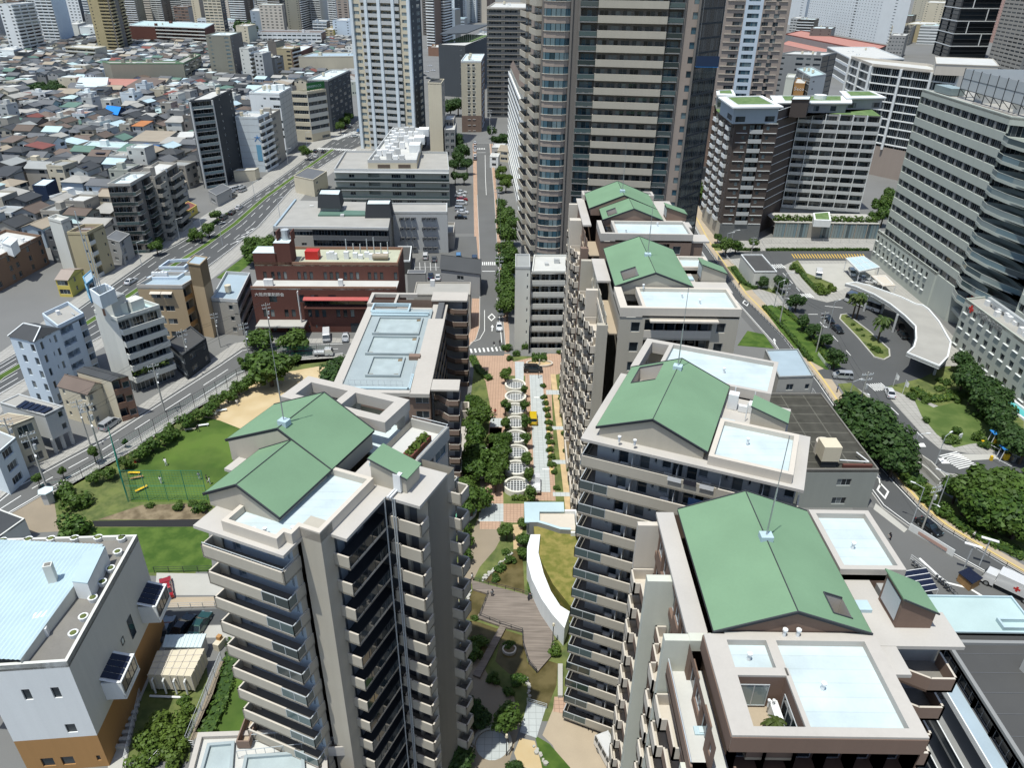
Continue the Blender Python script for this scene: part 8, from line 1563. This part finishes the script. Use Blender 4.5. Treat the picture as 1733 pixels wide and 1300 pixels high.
def poles():
 pr={}
 def put_(kind,x,y,rot,base,grp,sc=1.0,lab=None):
  p=P2(x,y)
  if kind not in pr:pr[kind]=o=pole_proto(kind);o.location=(p.x,p.y,0);o.rotation_euler=(0,0,rot);o.scale=(sc,sc,sc)
  else:o=dup(pr[kind],(p.x,p.y,0),rot,sc)
  o['group']=grp;o['category']='utility pole' if kind=='power' else 'lamp'
  if lab:o['label']=lab
  else:POLES.append((o,base,Vector((p.x,p.y,3))))
 for x,y,r,s in((279,698,.6,1),(324,635,.6,1),(424,618,.6,.95),(460,578,.5,.9),(174,780,.6,1.1),(82,833,.7,1.1),(40,797,.6,1),(153,754,.6,.9),(1319,548,.3,1),(1381,596,.3,.95),(1443,725,.2,1.15),(1268,448,.2,.8),(1557,905,.3,.9),(845,498,0,1),(842,370,0,1),(829,228,0,1.2),(832,250,0,1),(373,588,.5,.8)):put_('power',x,y,r,'concrete utility pole with white insulators','utility poles',s)
 for x,y,r in((305,408,.5),(377,416,.5),(240,450,.5),(345,408,.4),(1226,432,0),(1235,428,0),(1310,520,.4),(1322,505,0),(1585,862,2.6),(1535,792,0),(1580,795,.6),(1402,556,.5),(520,250,.5),(488,280,.5),(474,370,.5),(432,340,.5),(1430,698,.3),(1543,886,2.5)):put_('street',x,y,r,'slender grey street lamp','street lamps')
 for x,y in((793,905),(820,790),(818,815),(857,1280),(935,1090),(783,1295),(911,640),(947,700),(793,735)):put_('garden',x,y,0,'short garden lamp','garden lamps')
 for o,base,p in POLES:pass
 label_all(POLES)
 W=[((40,797),(82,833)),((153,754),(40,797)),((174,780),(279,698)),((153,754),(324,635)),((279,698),(424,618)),((324,635),(460,578)),((1268,448),(1319,548)),((1319,548),(1381,596)),((1381,596),(1443,725)),((1443,725),(1557,905)),((845,498),(842,370)),((842,370),(829,228))]
 for a,c in W:
  p,q=P2(*a),P2(*c);t=thing('overhead_wire','','wire',(p.x,p.y,0),'overhead wires');b=MB();d=Vector((-(q-p).y,(q-p).x)).normalized()
  for o in(-.6,.6):
   pts=[Vector((*(p.lerp(q,k/8)+d*o),10.9-4*.7*(k/8)*(1-k/8)))for k in range(9)]
   for u,v in zip(pts[:-1],pts[1:]):b.tube(u,v,.025,3)
  b.build('cable','dark_metal',t);WIRES.append((t,'pair of sagging black overhead wires',Vector((p.x,p.y,10))))
 label_all(WIRES)
WIRES=[]
def fence_run(label,pts,h,step,net=None,world=False,rail=True,m='dark_metal',name='fence'):
 q=[Vector(p)for p in pts]if world else[P2(*p)for p in pts];t=thing(name,label,'fence',(q[0].x,q[0].y,0));posts=MB();pn=MB();rl=MB()
 for a,c in zip(q[:-1],q[1:]):
  n=max(1,int((c-a).length/step))
  for i in range(n+1):p=a.lerp(c,i/n);posts.tube((*p,0),(*p,h),.05,5)
  if rail:
   for z in((h,h*.5)if net else(h,h*.65,h*.3)):rl.tube((*a,z),(*c,z),.03,4)
  if net:
   L=(c-a).length;k=max(1,int(L/.5));mz=max(2,int(h/.5))
   for i in range(k):p=a.lerp(c,i/k);pn.tube((*p,0),(*p,h),.014,3)
   for i in range(mz):pn.tube((*a,h*i/mz),(*c,h*i/mz),.014,3)
 posts.build('post',m,t)['kind']='stuff';rl.build('rail',m,t);pn.build('mesh_panel',net or m,t);return t
def furniture():
 net='net_green'
 fence_run('tall green sports net across the near end of the lawn',[(218,848),(352,848)],6.5,3,net,m='net_green');fence_run('tall green sports net at the left end of the lawn',[(217,850),(197,770)],6.5,3,net,m='net_green');fence_run('green mesh fence between playing field and lower left street',[(197,775),(240,748),(330,690),(420,637),(443,618),(470,606),(560,602)],3.2,3,net,m='dark_metal');fence_run('green mesh fence along the lower garden corner',[(70,835),(110,826),(197,775)],2.2,3,net)
 fence_run('black guard rail between right street and its pavement',[(1192,416),(1224,460),(1254,502),(1326,573),(1385,648),(1436,723),(1464,761),(1512,815),(1557,863),(1594,894),(1673,942),(1733,977)],.9,2);fence_run('white mesh fence beside the moss roofed concrete building',[(1372,672),(1432,765),(1455,800)],2.2,2.5,'white_metal',m='white_metal');fence_run('steel mesh fence round the lower left service lane',[(318,1262),(352,1178),(376,1120)],1.8,2,'galv',m='galv');fence_run('white railing beside the stairs at the bottom left',[(252,1300),(275,1275),(312,1262),(330,1265)],1.1,1.5,m='white_metal');fence_run('pale handrail along the alley beside the orange hall',[(252,1118),(238,1175),(228,1220),(212,1290)],1.0,2,m='white_metal');fence_run('green meadow fence above the parking strip',[(262,970),(360,968)],1.2,2,m='dark_metal')
 fence_run('silver railing above the service road',[(262,1032),(385,1028)],1.1,1.5,m='galv');fence_run('long railing on the far side of the wooden deck',[(798,985),(885,1008),(912,1018)],1.0,1.2,m='dark_metal');fence_run('curved railing on the near side of the wooden deck',[(884,1072),(885,1092),(895,1125),(908,1140)],1.0,1,m='dark_metal');fence_run('left railing of the wooden deck',[(826,1008),(812,1046),(846,1060),(884,1072)],1.0,1.2,m='dark_metal');fence_run('tall slatted fence under the curved white kerb',[(912,1018),(930,1048),(956,1076)],1.8,.8,'dark_metal');fence_run('railing of the channel bridge by the deck',[(892,1190),(925,1200)],.9,1,m='galv');fence_run('white zigzag barrier rail by the hospital entrance corner',[(1300,486),(1316,500),(1338,530)],.9,1,m='white_metal');fence_run('white zigzag barrier rail left of the outbuilding',[(1222,424),(1232,440),(1240,448)],.9,1,m='white_metal');fence_run('white ladder shaped barrier beside the hospital drive mouth',[(1384,602),(1396,618),(1404,626)],.9,.7,m='white_metal')
 fence_run('grey concrete parapet fence below the dark block',[(1290,412),(1480,411)],1.4,3,'lightgrey',m='lightgrey');fence_run('white railing of the yard bicycle stand',[(1540,948),(1605,998)],1.1,2,m='white_metal');fence_run('car park rail by the central street',[(812,455),(813,500)],.9,2,m='white_metal')
 P0=[]
 for i in range(8):
  y=144.2-(144.2-107.27)*i/7;x=.74+.05*i;t=thing('round_planter','','skylight',(x,y,0),'round white skylights of the promenade');b=MB();c=[Vector((x+math.cos(a*.2618)*2.35,y+math.sin(a*.2618)*2.35))for a in range(24)];b.wall(c,0,1.1,.38,closed=True);b.build('rim','planter_white',t)
  g=MB();q=[Vector((x+math.cos(a*.2618)*2.0,y+math.sin(a*.2618)*2.0))for a in range(24)];g.prism(q,.3,.45);g.build('pane','glass_dark',t);g=MB()
  for k in range(-3,4):
   s=k*.55;L=math.sqrt(max(0,1.98**2-s*s));g.bx(x+s,y,.45,.09,2*L,.12);g.bx(x,y+s,.46,2*L,.09,.115)
  g.build('grid','white_metal',t);P0.append((t,i))
 for t,i in P0:t['label']=('farthest round white planter with gridded skylight, nearest the forecourt','second round white planter counted from the pink forecourt','third round white planter counted from the pink forecourt','fourth round white planter counted from the pink forecourt','fourth round white planter counted from the pale blue roof','third round white planter counted from the pale blue roof','second round white planter counted from the pale blue roof','closest round white planter with gridded skylight, beside the low hedge')[i]
 t=thing('fountain_basin','half oval stone fountain basin behind the black people carrier','fountain',(7,153,0));p=P2(913,617);b=MB();c=[p+Vector((math.cos(a*.262)*3.2,math.sin(a*.262)*1.7))for a in range(24)];b.wall(c,0,.55,.3,closed=True);b.build('rim','beige_light',t);b=MB();b.prism([p+(v-p)*.92 for v in c],0,.12);b.build('basin_floor','rust_tan',t);b=MB();b.tube((p.x,p.y,.1),(p.x,p.y,1.4),.15,8);b.build('jet','concrete',t)
 t=thing('pavilion','low pavilion with an angled pale blue roof at the end of the pale walk','pavilion',(6,102,0));z=3.6;q=[P2(*a,z)for a in((887,850),(954,850),(955,866),(913,866),(913,884),(888,884))];b=MB();b.prism(q,z-.25,z);b.build('roof','metal_blue',t);b=MB();b.prism([P2(*a,z)for a in((892,855),(950,855),(950,864),(909,864),(909,880),(892,880))],0,z-.25);b.build('wall','lightgrey',t)
 b=MB();b.prism([P2(*a,3.2)for a in((912,868),(972,868),(974,897),(912,890))],0,3.1);b.build('terrace','beige_light',t);b=MB();pts=[P2(*a,3.9)for a in((896,884),(910,884),(930,890),(948,896),(966,897))];b.wall(pts,0,3.9,.5,0,1);b.build('curved_screen',['midgrey','metal_blue'],t);b=MB();b.wall([P2(*a,3.6)for a in((956,866),(974,866),(976,900),(966,900))],0,3.7,.4);b.build('end_wall','white',t)
 for i,(x0,y0,L)in enumerate(((11.0,150,7),(10.9,141,7),(10.6,131,8),(10.4,121,8),(10.6,110,8))):
  t=thing('stepped_planter',('farthest','second farthest','middle','second nearest','nearest')[i]+' concrete planter box stepping along the foot of the row','planter',(x0,y0,0),'planter boxes along the row');b=MB();b.wall(rect(XYf,x0,y0-L,x0+2.6,y0),0,1.8,.25,closed=True);b.build('box','beige_light',t);b=MB();b.prism(rect(XYf,x0+.2,y0-L+.2,x0+2.4,y0-.2),0,1.4);b.build('soil','soil',t)
 t=thing('stair_enclosure','dark glazed stair enclosure between the promenade trees','stair',(*P2(812,803),0));p=P2(812,803);b=MB();b.bx(p.x,p.y,0,2.2,2.6,2.2);b.build('box','slate',t);b=MB();b.wall([P2(*a)for a in((800,811),(832,811),(852,811))],0,1.2,.4);b.build('low_wall','beige_light',t)
 t=thing('entrance_roof','long pinkish entrance roof at the foot of the brown slab','canopy',(-6,106,0));b=MB();b.prism([P2(*a,3.4)for a in((779,722),(790,722),(788,768),(780,770))],3.0,3.4);b.build('roof','pinkish',t);b=MB();b.prism([P2(*a,3.4)for a in((780,724),(787,724),(786,766),(781,767))],0,3.0);b.build('wall','taupe',t)
 t=thing('entrance_box','square beige entrance box beside the brown slab stairs','entrance',(*P2(789,690),0));b=MB();b.wall([P2(*a,3)for a in((780,696),(794,696),(794,680),(780,680))],0,3,.3,closed=True);b.build('wall','beige_light',t)
 t=thing('water_tank','large cream panelled water tank with pipes in the fenced garden','water tank',(*P2(305,1150),0));z=3.2;q=[P2(*a,z)for a in((250,1142),(323,1145),(346,1098),(266,1102))];b=MB();b.prism(q,.5,z);b.build('tank','cream',t);b=MB()
 for i in range(1,6):b.wall([q[0].lerp(q[1],i/6),q[3].lerp(q[2],i/6)],z,z+.08,.1)
 for i in range(1,4):b.wall([q[0].lerp(q[3],i/4),q[1].lerp(q[2],i/4)],z,z+.08,.1)
 for i in range(7):p=q[0].lerp(q[1],i/6);b.box((p.x-.06,p.y-.08,.5),(.12,0,0),(0,.08,0),(0,0,z-.5))
 for i in range(1,5):p=q[1].lerp(q[2],i/5);b.box((p.x,p.y,.5),(.08,0,0),(0,.12,0),(0,0,z-.5))
 b.build('panel_rib','beige_light',t);b=MB();b.prism([q[0].lerp(p,.04)for p in q],.0,.5);b.build('plinth','concrete_dark',t);b=MB()
 for i in(.1,.35,.6,.85):p=q[0].lerp(q[1],i);b.tube((p.x,p.y-.4,.2),(p.x,p.y-.4,2.6),.12,8);b.tube((p.x,p.y-.4,2.6),(p.x,p.y+.1,2.6),.12,8)
 p,r=q[0],q[1];b.tube((p.x,p.y-.9,.25),(r.x-1,r.y-.9,.25),.15,8);b.build('pipework','white_metal',t)
 t=thing('pump_house','low shed with ribbed white roof behind the cream water tank','shed',(*P2(313,1090),0));q=[P2(*a,2.6)for a in((276,1096),(340,1096),(349,1073),(282,1075))];b=MB();b.prism(q,2.4,2.6)
 for i in range(10):b.wall([q[0].lerp(q[1],i/10),q[3].lerp(q[2],i/10)],2.6,2.66,.12)
 b.build('roof','roof_white',t);b=MB();c=sum(q,Vector((0,0)))/4;b.prism([c+(p-c)*.95 for p in q],0,2.4);b.build('wall','lightgrey',t)
 t=thing('vent_pillar','small cream vent pillar on the grass right of the shed','vent',(*P2(373,1095),0));p=P2(373,1095);b=MB();b.bx(p.x,p.y,0,.9,1.6,1.2,-.3);b.build('box','cream',t);b=MB();b.bx(p.x,p.y+.3,1.2,.6,.6,.6,-.3);b.build('cap','orange',t)
 b=MB();a,c=P2(238,1180),P2(222,1290)
 t=thing('alley_steps','concrete steps descending the alley beside the orange hall','steps',(*P2(222,1190),0));q0,q1,r0,r1=P2(215,1185),P2(240,1182),P2(185,1290),P2(214,1290)
 for i in range(8):b2=MB();f=i/9;b2.prism([q0.lerp(r0,f),q1.lerp(r1,f),q1.lerp(r1,f+.05),q0.lerp(r0,f+.05)],0,.25+.05*i);b2.build('step','concrete',t)
 t=thing('garden_kiosk','small round kiosk with white hexagonal roof at the garden corner','kiosk',(*P2(84,850),0));p=P2(84,850);b=MB();hx=[p+Vector((math.cos(a*1.047)*1.3,math.sin(a*1.047)*1.3))for a in range(6)];b.prism(hx,2.4,2.55);b.build('roof','roof_white',t);b=MB();b.prism([p+(v-p)*.75 for v in hx],0,2.4);b.build('wall','lightgrey',t)
 for(x,y),l in zip(((1680,752),(1696,778)),('upper blue roofed barrier booth at the hospital exit lanes','lower blue roofed barrier booth at the hospital exit lanes')):
  p=P2(x,y);t=thing('barrier_booth',l,'barrier booth',(p.x,p.y,0),'barrier booths');b=MB();b.box((p.x-1.0,p.y-.8,2.7),(3.4,0,.35),(0,1.7,0),(0,0,.12));b.build('roof','blue_paint',t);b=MB();b.tube((p.x-.9,p.y-.6,0),(p.x-.6,p.y-.6,2.8),.08,6);b.tube((p.x-.9,p.y+.6,0),(p.x-.6,p.y+.6,2.8),.08,6);b.build('post','white_metal',t);b=MB();b.bx(p.x+.6,p.y,0,.9,.6,1.3);b.build('machine','yellow_paint',t);b=MB();b.bx(p.x+1.7,p.y-.5,0,.6,.8,1.1);b.build('cabinet','steel',t)
  b=MB();b.bx(p.x-2.4,p.y-.3,0,.45,.45,1.0);b.build('gate_motor','yellow_paint',t);b=MB();b.tube((p.x-2.4,p.y-.3,.95),(p.x-.6,p.y-3.6,.95),.05,5);b.build('gate_arm','white_metal',t)
 for(x,y,a,c2),l in zip(((1622,748,1.0,1.7),(1336,525,1.2,2.2),(1290,655,1.2,1.0)),('white information board at the edge of the hospital lawn','white sign board beside the hospital drive corner','small white board at the right street crossing')):
  p=P2(x,y);t=thing('sign_board',l,'sign',(p.x,p.y,0));b=MB();b.bx(p.x,p.y,.2,a,.15,c2,.5);b.build('board','white',t);b=MB();b.bx(p.x,p.y,0,a*.6,.1,.2,.5);b.build('foot','galv',t)
 for(x,y),l in zip(((1511,655),(1527,667)),('white flag on a pole nearest the hospital crossing','white flag on a pole at the tip of the hedge')):
  p=P2(x,y);t=thing('flag',l,'flag',(p.x,p.y,0),'white flags');b=MB();b.tube((p.x,p.y,0),(p.x,p.y,3.6),.05,6);b.build('pole','white_metal',t);b=MB();[b.ng([(p.x+.05+.25*i,p.y+.12*math.sin(i*1.3),3.5-.25*i),(p.x+.3+.25*i,p.y+.12*math.sin(i*1.3+1.3),3.3-.25*i),(p.x+.3+.25*i,p.y+.12*math.sin(i*1.3+1.3),2.0-.1*i),(p.x+.05+.25*i,p.y+.12*math.sin(i*1.3),1.9-.1*i)])for i in range(3)];b.build('cloth','cloth_white',t)
 for i,(x,y,r)in enumerate(((232,811,.4),(228,803,0),(240,830,.9),(344,722,.3),(322,729,.3),(375,697,.4))):
  p=P2(x,y);t=thing('bench',('orange wooden bench lying nearest the sports net','yellow slatted bench left on the lawn','yellow bench behind the sports net','white bench by the fence on the upper lawn','pale bench by the fence below the white bench','white bench by the fence at the sand edge')[i],'bench',(p.x,p.y,0));m=('wood','yellow_paint','yellow_paint','white','cream','white')[i];b=MB();b.bx(p.x,p.y,.38,2.2,.5,.08,r);b.build('seat',m,t)
  for s in(-.8,.8):b=MB();b.bx(p.x+s*math.cos(r),p.y+s*math.sin(r),0,.1,.45,.38,r);b.build('leg','galv',t)
 p=P2(229,783);t=thing('traffic_cone','red cone standing by the fence at the left of the lawn','cone',(p.x,p.y,0));b=MB();b.tube((p.x,p.y,0),(p.x,p.y,.7),.2,10,0,.04);b.build('cone','red_paint',t);b=MB();b.bx(p.x,p.y,0,.5,.5,.05);b.build('base','red_paint',t)
 BK=[];proto=None
 spots=[(968+7.5*i,1212+4.2*i,1.2)for i in range(9)]+[(1018,1262,.3),(1024,1256,.4),(1030,1250,.2)]+[(1550+6*i,962+5*i,2.2)for i in range(3)]+[(1590+5*i,985+5*i,2.4)for i in range(5)]
 for i,(x,y,a)in enumerate(spots):
  p=P2(x,y)
  if proto is None:
   t=proto=thing('bicycle','','bicycle',(0,0,0))
   for sx in(-.52,.52):
    b=MB();n=14
    for k in range(n):u,v=k*6.283/n,(k+1)*6.283/n;b.tube((sx+math.cos(u)*.32,0,.33+math.sin(u)*.32),(sx+math.cos(v)*.32,0,.33+math.sin(v)*.32),.03,4)
    b.build('wheel','black_rubber',t,(0,0,0))
   b=MB()
   for u,v in(((-.52,.33),(-.1,.72)),((-.1,.3),(-.1,.8)),((-.1,.3),(.4,.75)),((.4,.95),(.52,.33)),((-.52,.33),(-.1,.3))):b.tube((u[0],0,u[1]),(v[0],0,v[1]),.03,5)
   b.build('frame','steel',t,(0,0,0));b=MB();b.bx(-.12,0,.8,.26,.16,.07);b.build('saddle','black_rubber',t,(0,0,0));b=MB();b.tube((.38,-.28,.98),(.38,.28,.98),.025,5);b.build('handlebar','steel',t,(0,0,0));b=MB();b.bx(.58,0,.72,.3,.34,.24);b.build('basket','dark_metal',t,(0,0,0));reg(t);t.location=(p.x,p.y,.02);t.rotation_euler=(0,0,a);o=t
  else:o=dup(proto,(p.x,p.y,.02),a+R.uniform(-.2,.2))
  o['group']='parked bicycles';BK.append((o,'parked bicycle in the row under the right tower' if i<12 else 'bicycle in the yard bicycle stand',p,i))
 for o,base,p,i in BK:o['label']=base if i>=12 or i<9 else 'bicycle parked apart beside the white van under the right tower'
 t=thing('bicycle_canopy','blue panelled bicycle shelter roof in the yard','shelter',(*P2(1560,985),0));q=[P2(*a,2.2)for a in((1528,968),(1568,962),(1588,998),(1548,1005))];b=MB();b.prism(q,2.1,2.18);b.build('roof','panel_solar',t);b=MB()
 for i in range(5):b.wall([q[0].lerp(q[3],i/4),q[1].lerp(q[2],i/4)],2.18,2.24,.1)
 for p in q:b.tube((*p,0),(*p,2.1),.05,5)
 b.build('frame','white_metal',t)
 for(x,y,m,l)in((779,864,'blue_paint','blue climbing frame with red top on the green play surface'),(757,932,'blue_paint','blue and white spring rider on the smaller green play surface')):
  p=P2(x,y);t=thing('play_equipment',l,'play equipment',(p.x,p.y,0));b=MB()
  for dx,dy in((-.6,-.6),(.6,-.6),(.6,.6),(-.6,.6)):b.tube((p.x+dx,p.y+dy,0),(p.x+dx,p.y+dy,2.0),.07,6)
  b.bx(p.x,p.y,1.1,1.4,1.4,.12);b.build('frame',m,t);b=MB();b.box((p.x+.7,p.y-.3,1.15),(1.5,0,-1.0),(0,.6,0),(0,0,.08));b.build('slide','white_metal' if x<770 else m,t);b=MB();b.tube((p.x,p.y,2.0),(p.x,p.y,2.7),1.0,4,0,.05);b.build('roof','red_paint' if x>770 else 'blue_paint',t)
 b=MB();rr=random.Random(4)
 for A_,B_,n in(((866,938),(815,985),26),((796,1000),(786,1036),14),((893,1150),(896,1185),8),((905,1265),(925,1300),8)):
  for i in range(n):
   p=P2(*A_).lerp(P2(*B_),i/n)+Vector((rr.uniform(-.15,.15),rr.uniform(-.15,.15)));r=rr.uniform(.12,.3);hx=[p+Vector((math.cos(k)*r*rr.uniform(.8,1.2),math.sin(k)*r*rr.uniform(.8,1.2)))for k in range(6)];b.prism(hx,0,r*1.2)
 o=b.build('edging_stones','concrete');tag(o,None,None,None,'stuff')
 t=thing('pond_planter','round white rimmed planter standing in the pond','planter',(*P2(862,1102),0));p=P2(862,1102);b=MB();b.wall([p+Vector((math.cos(a*.4)*1.0,math.sin(a*.4)*.9))for a in range(15)],0,.45,.2,closed=True);b.build('rim','beige_light',t);b=MB();b.prism([p+Vector((math.cos(a*.4)*.85,math.sin(a*.4)*.75))for a in range(15)],0,.35);b.build('soil','soil',t)
 t=thing('ramp_wall','pale grey underground ramp with twin parapets beside the right street','ramp',(*P2(1560,810),0));b=MB();b.wall([P2(*a)for a in((1524,776),(1548,774),(1572,790),(1596,816))],0,1.2,.3);b.wall([P2(*a)for a in((1542,784),(1566,802),(1586,822))],0,1.2,.3);b.build('parapet','concrete',t);b=MB();b.prism([P2(*a)for a in((1546,778),(1570,794),(1592,818),(1588,822),(1566,802))],.02,.1);b.build('ramp','lightgrey',t)
 t=thing('hoarding','long white and red hoarding along the yard edge of the right street','hoarding',(*P2(1540,900),0));b=MB();b.wall([P2(*a)for a in((1537,897),(1575,920),(1612,943))],0,1.4,.1);b.build('panel','white',t);b=MB();b.wall([P2(*a,0)+Vector((0,-.06))for a in((1552,906),(1600,936))],.3,.9,.03);b.build('stripe','pink',t)
 for i,(x,y)in enumerate(((1629,968),(1657,958))):
  p=P2(x,y);t=thing('traffic_signal',('white armed signal mast over the yard corner','white armed signal mast nearer the box truck')[i],'signal',(p.x,p.y,0));b=MB();b.tube((p.x,p.y,0),(p.x,p.y,5.5),.1,8);b.build('pole','galv',t);b=MB();b.bx(p.x,p.y,5.4,2.4,.5,.12,-.5);b.build('arm','white_metal',t)
 t=thing('low_shed','row of dark solar topped bicycle boxes by the box truck','shed',(*P2(1640,985),0));q=[P2(*a,1.8)for a in((1622,968),(1640,960),(1664,978),(1646,988))];b=MB();b.prism(q,1.6,1.75);b.build('roof','panel_solar',t);b=MB();c=sum(q,Vector((0,0)))/4;b.prism([c+(p-c)*.9 for p in q],0,1.6);b.build('wall','wood',t)
# ================================================================ build everything
FOOT=[]
def main():
 ground()
 tower_left();tower_right();tower_front();tower_mid();tower_back();brown_slab();hall_left();low_annex();brick_school();grey_hostel();plant_block();grey_tower();cradle();dark_block();brown_tower();hospital();canopy();garage_canopies()
 other_buildings()
 for b in ALLB:FOOT.append(('b',b.poly))
 FOOT.append(('p',[P2(*p)for p in((440,470),(670,470),(690,590),(420,590))]));FOOT.append(('p',[P2(*p)for p in((440,440),(770,440),(770,260),(560,260))]))
 for n_,x,y in(('blue tarpaulin house',195,205),('white school',180,265),('blue tiled roof house',250,265),('dark glass balcony tower',345,312),('grey nine storey block',235,425),('brown brick six storey block',70,500),('green edged flats',240,138),('salmon roofed kindergarten',180,158),('dark blue cubic house',78,345),('tan seven storey block',130,465),('red brick building',540,560),('broad street corner tree',455,620),('white stair tower',220,660),('left beige tower',600,900),('brown slab',720,700),('small grey apartment block',910,575),('wooden deck',870,1040),('right beige tower',1050,1000),('stained concrete building',1430,850),('hospital wing',1570,520),('hospital lawn',1630,710),('curved canopy',1560,580),('box truck',1700,1000),('dark turf roofed block',1300,400),('brown grid tower',1220,300),('beige banded tower',660,255),('charcoal hall',780,150),('slim beige tower',797,222),('gold tower',190,95),('pink store',470,115),('white three row block',490,75),('maroon school',280,80),('white slab hotel',1450,70),('black glass tower',1620,98),('cream striped office',520,235),('small car park',750,450),('upper car park',780,340),('pair of white towers',60,95)):p=P2(x,y);LM.append((n_,Vector((p.x,p.y,0))))
 far_city();quarter();vegetation();traffic();people();poles();furniture()
ALLB=[]
_fin=Bld.finish
def _reg(s,cap=100):
 if hasattr(s,'poly'):ALLB.append(s)
 return _fin(s,cap)
Bld.finish=_reg
main()
for o in list(bpy.context.scene.objects):
 if '_o' in o:del o['_o']
sc=bpy.context.scene
cam=bpy.data.cameras.new('Camera');co=bpy.data.objects.new('Camera',cam);COL.objects.link(co);sc.camera=co
cam.sensor_width=36;cam.lens=F/1733*36;cam.clip_end=20000;cam.clip_start=.5
ex=Vector((rc,0,0));right=Vector((1,0,0));fwd=Vector((0,pc,-ps));up=Vector((0,ps,pc))
r2=right*rc-up*-rs*0;
xr=right*rc+up*rs;yr=up*rc-right*rs
co.matrix_world=Matrix(((xr.x,yr.x,-fwd.x,0),(xr.y,yr.y,-fwd.y,0),(xr.z,yr.z,-fwd.z,H),(0,0,0,1)))
SUN_EL,SUN_AZ=math.radians(73),math.radians(221)
d=Vector((math.sin(SUN_AZ)*math.cos(SUN_EL),math.cos(SUN_AZ)*math.cos(SUN_EL),math.sin(SUN_EL)))
sl=bpy.data.lights.new('Sun','SUN');sl.energy=4.2;sl.angle=math.radians(.5);sl.color=(1,.995,.93);so=bpy.data.objects.new('Sun',sl);COL.objects.link(so);so.rotation_euler=d.to_track_quat('Z','Y').to_euler()
w=bpy.data.worlds.new('World');sc.world=w;w.use_nodes=True;nt=w.node_tree;sk=nt.nodes.new('ShaderNodeTexSky');sk.sky_type='NISHITA';sk.sun_disc=False;sk.sun_elevation=SUN_EL;sk.sun_rotation=SUN_AZ;sk.air_density=1.0;sk.dust_density=1.2
bg=nt.nodes['Background'];nt.links.new(sk.outputs[0],bg.inputs[0]);bg.inputs[1].default_value=.14
sc.view_settings.view_transform='Standard';sc.view_settings.look='None';sc.view_settings.exposure=.08;sc.view_settings.gamma=1.0
sc.render.engine='CYCLES';sc.cycles.max_bounces=5;sc.cycles.diffuse_bounces=2;sc.cycles.glossy_bounces=2;sc.cycles.transmission_bounces=2;sc.cycles.caustics_reflective=False;sc.cycles.caustics_refractive=False
